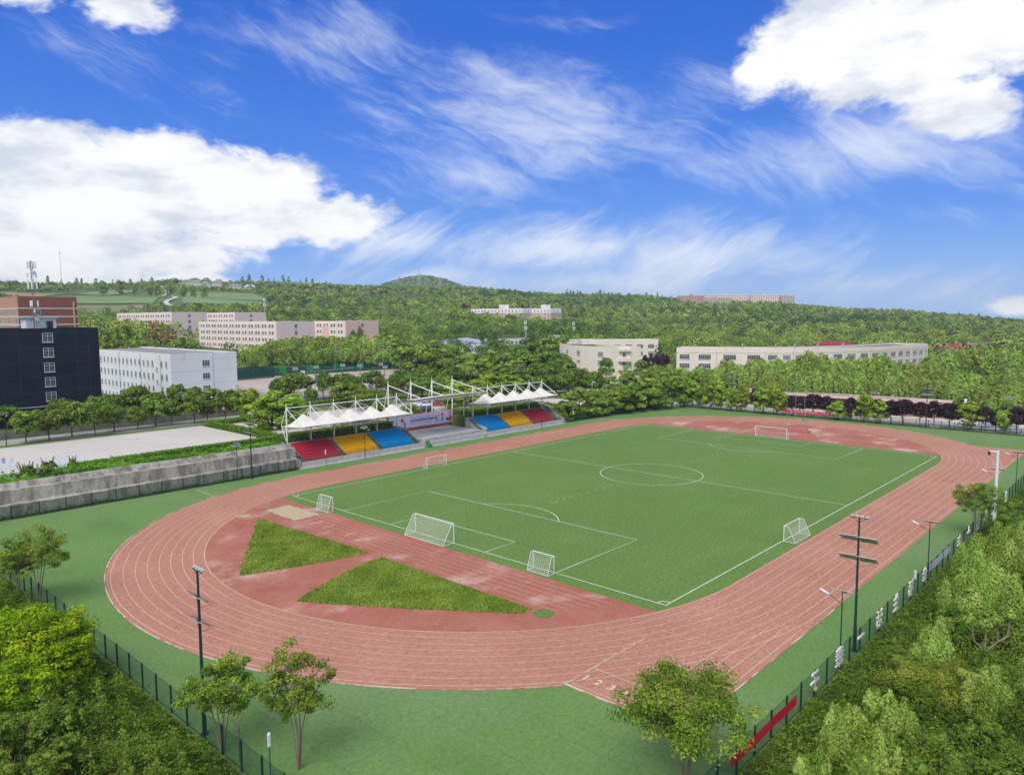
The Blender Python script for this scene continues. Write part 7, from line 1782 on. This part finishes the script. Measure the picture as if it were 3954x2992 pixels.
# pollarded tree with bare forks
for (x, y, s, l) in ((-55.4, -61.0, 1.0, 'pollarded tree with bare pale forked branches in the scrub near the picture corner'), (-47.5, -60.2, 1.35, 'taller bare-stemmed pollard with upright forks under a feathery willow')):
    t = thing('pollard_tree', l, 'tree', (x, y, -.3)); b = MB()
    for pts in ([(0, 0, 0), (0, 0, 1.6), (-.5, .5, 2.2), (-.7, .7, 3.4)], [(0, 0, 1.5), (.5, -.5, 2.1), (.9, -.9, 2.4), (1.0, -1.0, 3.6)], [(.5, -.5, 2.1), (.5, -.45, 3.3)], [(0, 0, 1.6), (.1, .05, 3.0)]):
        b.path([(p[0] * s, p[1] * s, p[2] * s) for p in pts], .05 * s, 7)
    b.build('trunk', PBARK, t)
    k = 900; tp = np.array([(-.7, .7, 3.5), (1.0, -1.0, 3.7), (.5, -.45, 3.4), (.1, .05, 3.1)]) * s
    q = NR.integers(0, 4, k); d = sphere_dirs(k)
    link('crown', np_mesh('crown', leaf_quads(tp[q] + d * (.35 * s) * NR.random(k)[:, None] ** .5, d, .14), NR.normal(.5, .2, k), L_NEARW), t)

def undergrowth(name, label, boxes, n, hfun, m, leaf):
    g = NR; P = []
    A = [abs((b[2] - b[0]) * (b[3] - b[1])) for b in boxes]
    k = g.choice(len(boxes), n, p=np.array(A) / sum(A)); B = np.array(boxes)[k]
    x = B[:, 0] + (B[:, 2] - B[:, 0]) * g.random(n); y = B[:, 1] + (B[:, 3] - B[:, 1]) * g.random(n)
    lump = (np.sin(x * .9 + 1.7 * np.sin(y * .6)) * np.cos(y * 1.1 + 1.3 * np.sin(x * .45)) + .6 * np.sin(x * 2.3 + y * 1.9) * np.cos(y * 2.7 - x * 1.3))
    base = np.array([local_height(a, c) for a, c in zip(x, y)])
    H = hfun(x, y) * (1 + .45 * lump) * (1 + .55 * (np.sin(x * 5.1 + 2 * np.sin(y * 3.3)) * np.sin(y * 4.7 + x) > .45))
    z = base + H * (1 - .5 * g.random(n) ** 2) + (g.random(n) < .06) * g.random(n) * .45
    dx = np.cos(x * .9 + 1.7 * np.sin(y * .6)) * np.cos(y * 1.1); dy = -np.sin(y * 1.1 + x * .4)
    N = np.stack([-.5 * dx, -.5 * dy, np.full(n, 1.0)], 1)
    t = .45 + .20 * lump + .22 * np.sin(x * .31 + 1) * np.cos(y * .27) + g.normal(0, .16, n)
    o = link(name, np_mesh(name, leaf_quads(np.stack([x, y, z], 1), N, leaf), t, m)); stuff(o, label, 'undergrowth')
undergrowth('undergrowth', 'tangled dark green undergrowth on the bank outside the slogan fence', [(-76, -58, -20, -51.9), (-76, -72, -20, -58), (-20, -60, 62, -51.9), (-80, -66, -66, -54)], 300000,
            lambda x, y: np.clip(.35 + (-51.9 - y) * .22, .3, 1.9), L_SHRUB, .115)
undergrowth('undergrowth', 'tangled green undergrowth beyond the curved bend fence', [(-106, -48, -93.7, 24), (-114, -48, -104, 4)], 275000,
            lambda x, y: np.clip(.25 + (-93.7 - x) * .34, .25, 2.6), L_SHRUB, .11)

# hedges, flower bed, wall-top weeds, fence foot weeds
def hedge(label, x0, x1, y0, y1, z, h, n, m=L_HEDGE, name='hedge', leaf=.16, grp=None):
    t = thing(name, label, 'hedge' if name == 'hedge' else 'plants', ((x0 + x1) / 2, (y0 + y1) / 2, z), 0, grp)
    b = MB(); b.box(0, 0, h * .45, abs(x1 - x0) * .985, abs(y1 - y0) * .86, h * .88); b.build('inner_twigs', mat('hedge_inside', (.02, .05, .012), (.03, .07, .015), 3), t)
    X, Y = (x1 - x0) / 2, abs(y1 - y0) / 2
    u, v = NR.uniform(-1, 1, n), NR.uniform(-1, 1, n); f = NR.random(n); tot = X * Y * 2 + X * h * 2 + Y * h * 2
    P = np.where((f < X * Y * 2 / tot)[:, None], np.stack([u * X, v * Y, np.full(n, h)], 1), np.where((f < (X * Y * 2 + X * h * 2) / tot)[:, None], np.stack([u * X, np.sign(v) * Y, np.abs(NR.uniform(0, h, n))], 1), np.stack([np.sign(u) * X, v * Y, NR.uniform(0, h, n)], 1)))
    P = P + NR.normal(0, .05, (n, 3)); N = np.where((f < X * Y * 2 / tot)[:, None], [[0, 0, 1]], np.where((f < (X * Y * 2 + X * h * 2) / tot)[:, None], np.stack([u * 0, np.sign(v), u * 0 + .3], 1), np.stack([np.sign(u), u * 0, u * 0 + .3], 1)))
    link('foliage', np_mesh('foliage', leaf_quads(P, N, leaf), NR.normal(.6, .22, n), m), t)
hg = 'clipped hedges around the upper court'
hedge('long clipped hedge along the wall side of the pale court', -64.0, -38.6, 61.8, 63.4, 4.0, 1.05, 5200, grp=hg)
hedge('shorter clipped hedge continuing towards the shrubs with stumps', -69.0, -64.6, 61.8, 63.4, 4.0, 1.0, 1300, grp=hg)
hedge('clipped hedge piece nearest the dark stump shrubs', -75.5, -69.5, 61.9, 63.4, 4.0, .95, 1500, grp=hg)
hedge('clipped hedge across the end of the court towards the stand', -37.9, -36.3, 66.0, 95.0, 4.0, 1.1, 5200, grp=hg)
hedge('clipped hedge along the road at the corner of the court', -36.0, -20.0, 93.0, 95.5, 4.0, 1.0, 3200, grp=hg)
hedge('short clipped hedge beside the tall masts at the stand corner', -36.0, -28.0, 76.0, 77.6, 4.0, 1.0, 1800, grp=hg)
hedge('dark loose shrub bed behind the seats under the first white cones', -37.5, -11.0, 60.2, 64.5, 3.9, 1.2, 7000, L_NEARD, 'shrub_bed', .2)
hedge('dark loose shrub bed behind the seats under the farther white cones', 13.0, 42.0, 60.2, 65.5, 3.9, 1.1, 7000, L_NEARD, 'shrub_bed', .2)
hedge('purple flowering lavender bed behind the blue seats under the cones', -20.5, -11.5, 64.6, 66.6, 3.95, 1.15, 2600, L_LAV, 'flower_bed', .16)
hedge('dark hedge below the courtside tree row', -12.0, 20.0, 108.0, 110.0, 4.0, 1.2, 3600, L_ROUND, 'hedge', .22)
hedge('dark hedge in front of the car park fence beside the stage', 13.5, 26.0, 67.0, 68.6, 4.0, .9, 1700, L_ROUND, 'hedge', .2)
hedge('low dark hedge across the road end by the back pink block', 60.0, 82.0, 262.0, 264.0, 6.5, 2.0, 2200, L_CONIF, 'hedge', .4)
undergrowth('bank_grass', 'wild grass and weeds on top of the stepped wall', [(-130, 56.3, -38, 61.8)], 26000, lambda x, y: np.clip(.35 + 0 * x + np.where(x < -68, .35, 0), .2, 1), L_HEDGE, .2)
undergrowth('wall_foot_weeds', 'weeds along the foot of the stepped wall', [(-93, 51.7, -40, 52.3)], 5000, lambda x, y: .28 + 0 * x, L_SHRUB, .14)
undergrowth('fence_foot_weeds', 'weeds along the foot of the far fence', [(93.2, -51, 94.2, 48), (44, 52.2, 92, 53.2)], 6000, lambda x, y: .3 + 0 * x, L_SHRUB, .16)
undergrowth('bank_grass', 'green bank under the woods beside the stand', [(43, 53, 93, 62)], 16000, lambda x, y: .5 + 0 * x, L_BROAD, .28)
# dark stumpy shrubs and conifers
for i, (x, y, h, w, l) in enumerate(((-82.0, 61.0, 2.8, 3.2, 'dark spiky cut-back shrub on the wall top, leftmost'), (-78.5, 62.4, 2.6, 2.6, 'dark spiky shrub with bare stubs above the low green bushes'), (-74.9, 62.6, 2.4, 1.5, 'dark stump shrub at the start of the clipped hedge'), (-79.5, 60.4, 1.6, 2.6, 'low light green bush between the spiky shrubs'), (-87.5, 60.8, 1.8, 3.4, 'low green bush at the frame edge on the wall top'))):
    r = thing('stump_shrub' if i < 3 else 'low_bush', l, 'shrub', (x, y, 4.0)); cut = i < 3
    link('crown', crown_mesh('broad', w, h * (.75 if cut else 1), .1, 1500, .16, L_ROUND if cut else L_BROAD, .8), r)
    b = MB()
    for k in range(9 if cut else 4): a = k * .7 + i; e = w * .38; b.tube((0, 0, 0), (math.cos(a) * e, math.sin(a) * e, h * R.uniform(.7, 1.0)), .09, .05, 5)
    b.build('branch_stubs', DARKM if False else BARK, r)

# ------------------------------------------------------------------ sky, sun, camera
SUN_AZ, SUN_EL = 200.0, 52.0
w = bpy.data.worlds.new('World'); S.world = w; w.use_nodes = True
nt = w.node_tree; N = nt.nodes; L = nt.links; N.clear()
out = N.new('ShaderNodeOutputWorld'); bg = N.new('ShaderNodeBackground'); bg.inputs['Strength'].default_value = .10; L.new(bg.outputs[0], out.inputs[0])
sk = N.new('ShaderNodeTexSky'); sk.sky_type = 'NISHITA'; sk.sun_disc = False; sk.sun_elevation = rad(SUN_EL); sk.sun_rotation = rad(90 - SUN_AZ); sk.air_density = 1.3; sk.dust_density = .4; sk.ozone_density = 3.0
tc = N.new('ShaderNodeTexCoord'); nv = N.new('ShaderNodeVectorMath'); nv.operation = 'NORMALIZE'; L.new(tc.outputs['Generated'], nv.inputs[0])
sp = N.new('ShaderNodeSeparateXYZ'); L.new(nv.outputs[0], sp.inputs[0])
def math_(op, a, b=None, c=None, clamp=False):
    n = N.new('ShaderNodeMath'); n.operation = op; n.use_clamp = clamp
    for i, v in enumerate((a, b, c)):
        if v is None: continue
        if isinstance(v, (int, float)): n.inputs[i].default_value = v
        else: L.new(v, n.inputs[i])
    return n.outputs[0]
def ss(v, a, b, to=1.0):
    n = N.new('ShaderNodeMapRange'); n.interpolation_type = 'SMOOTHSTEP'; n.inputs['From Min'].default_value = a; n.inputs['From Max'].default_value = b; n.inputs['To Max'].default_value = to
    L.new(v, n.inputs[0]); return n.outputs[0]
AZ = math_('MULTIPLY', math_('ARCTAN2', sp.outputs[1], sp.outputs[0]), 57.29578)
EL = math_('MULTIPLY', math_('ARCSINE', sp.outputs[2]), 57.29578)
def vec(x, y, z=0.0):
    c = N.new('ShaderNodeCombineXYZ')
    for i, v in enumerate((x, y, z)):
        if isinstance(v, (int, float)): c.inputs[i].default_value = v
        else: L.new(v, c.inputs[i])
    return c.outputs[0]
def noise(v, scale, detail=8, rough=.55, lac=2.0, dist=0.0):
    n = N.new('ShaderNodeTexNoise'); n.inputs['Scale'].default_value = scale; n.inputs['Detail'].default_value = detail; n.inputs['Roughness'].default_value = rough; n.inputs['Distortion'].default_value = dist
    L.new(v, n.inputs['Vector']); return n.outputs[0]
def blobs(lst):
    cur = None
    for az, el, ra, re, wt in lst:
        dx = math_('DIVIDE', math_('SUBTRACT', AZ, az), ra); dy = math_('DIVIDE', math_('SUBTRACT', EL, el), re)
        v = math_('MULTIPLY', math_('SUBTRACT', 1.0, math_('SQRT', math_('ADD', math_('MULTIPLY', dx, dx), math_('MULTIPLY', dy, dy)))), wt)
        cur = v if cur is None else math_('MAXIMUM', cur, v)
    return cur
# blue, deep overhead and pale towards the horizon
hs = N.new('ShaderNodeHueSaturation'); hs.inputs['Saturation'].default_value = 1.25; hs.inputs['Value'].default_value = 1.0; L.new(sk.outputs[0], hs.inputs['Color'])
rp = N.new('ShaderNodeValToRGB'); e = rp.color_ramp.elements
L.new(math_('DIVIDE', EL, 40.0, clamp=True), rp.inputs[0])
e[0].position = 0; e[0].color = (.27, .48, .84, 1); e[1].position = 1.0; e[1].color = (.012, .09, .48, 1)
for p, c in ((.06, (.19, .40, .82, 1)), (.16, (.075, .25, .75, 1)), (.30, (.033, .17, .68, 1)), (.50, (.012, .11, .56, 1))):
    k = e.new(p); k.color = c
vm = N.new('ShaderNodeVectorMath'); vm.operation = 'SCALE'; L.new(rp.outputs[0], vm.inputs[0]); vm.inputs['Scale'].default_value = 10.0
base = N.new('ShaderNodeMix'); base.data_type = 'RGBA'; base.inputs[0].default_value = .9; L.new(hs.outputs[0], base.inputs[6]); L.new(vm.outputs[0], base.inputs[7])
col = base.outputs[2]
# thin streaked cloud: an upper sheet falling to the right and fans rising from the horizon
def streaks(deg, su, sv, off):
    ca, sa = math.cos(rad(deg)), math.sin(rad(deg))
    u = math_('ADD', math_('MULTIPLY', AZ, ca), math_('MULTIPLY', EL, sa)); v = math_('SUBTRACT', math_('MULTIPLY', EL, ca), math_('MULTIPLY', AZ, sa))
    wv = noise(vec(math_('MULTIPLY', u, .05), math_('MULTIPLY', v, .09), off + 9), 1.0, 4, .5)
    v = math_('ADD', v, math_('MULTIPLY', math_('SUBTRACT', wv, .5), 9.0))
    a = noise(vec(math_('MULTIPLY', u, su), math_('MULTIPLY', v, sv), off), 1.0, 11, .64, dist=.5)
    c = noise(vec(math_('MULTIPLY', u, su * 4.2), math_('MULTIPLY', v, sv * 3.4), off + 3), 1.0, 9, .68, dist=.35)
    return math_('ADD', math_('MULTIPLY', a, .56), math_('MULTIPLY', c, .44))
upper = blobs([(42, 14.5, 16, 6.5, 1.0), (55, 19.5, 9, 3.6, 1.0), (46, 10.5, 9, 3.4, .95), (29, 15, 9, 5, .75), (18, 11.5, 15, 4.6, 1.4), (13, 6.5, 9, 2.6, .8), (36, 20.5, 8, 2.4, .6), (63, 17.5, 6, 2.6, .5), (72, 17, 7, 2.4, .45)])
lower = blobs([(36, 2.6, 22, 2.6, 1.0), (18, 2.2, 14, 2.0, .7), (38, 5.2, 15, 3.6, 1.2), (30, 4.5, 12, 4.2, 1.2), (23, 4.2, 9, 3.2, .95), (51, 5.6, 10, 2.6, 1.0), (47, 3.2, 12, 1.8, .75), (13, 2.2, 8, 1.5, .5)])
hi = math_('MULTIPLY', ss(EL, 24, 34), 1.6)  # overhead cloud sheet out of view, added to raise the soft sky light
m1 = ss(math_('ADD', streaks(21, .040, .17, .3), math_('MULTIPLY', math_('SUBTRACT', math_('MAXIMUM', upper, hi), .42), .24)), .45, .84, .76)
m2 = ss(math_('ADD', streaks(-27, .042, .19, 5.3), math_('MULTIPLY', math_('SUBTRACT', lower, .42), .30)), .405, .78, .86)
cmask = math_('SUBTRACT', 1.0, math_('MULTIPLY', math_('SUBTRACT', 1.0, m1), math_('SUBTRACT', 1.0, m2)))
mx = N.new('ShaderNodeMix'); mx.data_type = 'RGBA'; L.new(cmask, mx.inputs[0]); L.new(col, mx.inputs[6]); mx.inputs[7].default_value = (7.6, 8.0, 8.6, 1); col = mx.outputs[2]
# cumulus banks
cv = vec(math_('MULTIPLY', AZ, .16), math_('MULTIPLY', EL, .26), 1.7)
n1 = noise(cv, 1.0, 12, .60, dist=.25); n2 = noise(cv, 3.2, 10, .6)
puff = math_('ADD', math_('MULTIPLY', n1, 1.0), math_('MULTIPLY', n2, .35))
bank = blobs([(73.5, 8.2, 8.5, 5.3, 1.5), (67.9, 8.6, 9.5, 4.6, 1.5), (62, 8.3, 8, 4.2, 1.3), (56.6, 7.3, 5.5, 2.4, 1.0), (71.6, 4.6, 13, 2.6, 1.0), (76, 3.2, 13, 2.2, 1.1), (67, 2.5, 7, 1.2, .8), (74, 1.2, 12, 1.6, .9),
              (20, 18.8, 6, 4.3, 1.2), (14.6, 17.6, 8, 4.6, 1.5), (9, 18.4, 7, 4.6, 1.4), (12.4, 13.6, 4.0, 2.6, 1.0), (24, 17.2, 2.4, 2.2, .8), (68.3, 19.6, 3.4, 1.9, .65), (75.5, 19.6, 3, 1, .6), (8.6, .6, 3.2, 1.0, .9),
              (110, 16, 22, 10, 1.3), (-30, 18, 24, 11, 1.3), (-120, 20, 40, 12, 1.3), (160, 25, 25, 12, 1.2), (-70, 40, 40, 14, 1.1), (90, 52, 50, 14, 1.2)])  # banks in this row are out of view, added for whiter ambient light
kmask = ss(math_('ADD', bank, math_('MULTIPLY', math_('SUBTRACT', puff, .675), 1.75)), .02, .42, 1.0)
shade = ss(noise(vec(math_('MULTIPLY', AZ, .13), math_('MULTIPLY', EL, .3), 7.7), 1.0, 8, .6), .42, .66)
cc = N.new('ShaderNodeMix'); cc.data_type = 'RGBA'; L.new(shade, cc.inputs[0]); cc.inputs[6].default_value = (8.7, 8.7, 8.75, 1); cc.inputs[7].default_value = (5.6, 6.1, 7.0, 1)
mk = N.new('ShaderNodeMix'); mk.data_type = 'RGBA'; L.new(kmask, mk.inputs[0]); L.new(col, mk.inputs[6]); L.new(cc.outputs[2], mk.inputs[7]); col = mk.outputs[2]
L.new(col, bg.inputs['Color'])

sl = bpy.data.lights.new('sun', 'SUN'); sl.energy = 2.6; sl.angle = rad(38); sl.color = (1.0, .965, .91)
so = bpy.data.objects.new('sun', sl); COL.objects.link(so)
dv = Vector((math.cos(rad(SUN_AZ)) * math.cos(rad(SUN_EL)), math.sin(rad(SUN_AZ)) * math.cos(rad(SUN_EL)), math.sin(rad(SUN_EL))))
so.rotation_euler = dv.to_track_quat('Z', 'Y').to_euler(); so.location = (0, 0, 200)

cam = bpy.data.cameras.new('camera'); co = bpy.data.objects.new('camera', cam); COL.objects.link(co); S.camera = co
cam.sensor_fit = 'HORIZONTAL'; cam.sensor_width = 36.0; cam.lens = 36.0 * 2863.4 / 3954; cam.clip_start = .5; cam.clip_end = 12000
yaw, pit, roll = .7425, .0937, -.0052
F = Vector((math.cos(yaw) * math.cos(pit), math.sin(yaw) * math.cos(pit), -math.sin(pit))); Rr = Vector((math.sin(yaw), -math.cos(yaw), 0)); U = Rr.cross(F)
r2 = Rr * math.cos(roll) + U * math.sin(roll); u2 = -Rr * math.sin(roll) + U * math.cos(roll)
co.matrix_world = Matrix(((r2.x, u2.x, -F.x, -114.3067), (r2.y, u2.y, -F.y, -70.86), (r2.z, u2.z, -F.z, 28.2344), (0, 0, 0, 1)))

vs = S.view_settings; vs.view_transform = 'Standard'; vs.look = 'None'; vs.exposure = 0.3; vs.gamma = 1.0
S.render.engine = 'CYCLES'; S.cycles.max_bounces = 5; S.cycles.diffuse_bounces = 3; S.cycles.glossy_bounces = 2; S.cycles.transmission_bounces = 2; S.cycles.transparent_max_bounces = 10; S.cycles.volume_bounces = 0
S.cycles.use_denoising = True; S.cycles.caustics_reflective = False; S.cycles.caustics_refractive = False; S.cycles.sample_clamp_indirect = 8
S.render.use_persistent_data = False

# ------------------------------------------------------------------ the air over the valley
hm = bpy.data.materials.new('haze_air'); hm.use_nodes = True; hn = hm.node_tree.nodes; hn.clear()
ho = hn.new('ShaderNodeOutputMaterial'); hv = hn.new('ShaderNodeVolumePrincipled'); hv.inputs['Color'].default_value = (.86, .93, 1.0, 1); hv.inputs['Density'].default_value = .00013; hv.inputs['Anisotropy'].default_value = .2
hm.node_tree.links.new(hv.outputs['Volume'], ho.inputs['Volume'])
b = MB(); z0, z1 = min(v[2] for v in GV) - 1.0, 185.0
b.box(600, 600, (z0 + z1) / 2, 7300, 7300, z1 - z0)
o = b.build('haze', hm); o['kind'] = 'stuff'; o['label'] = 'thin bluish haze lying over the valley'
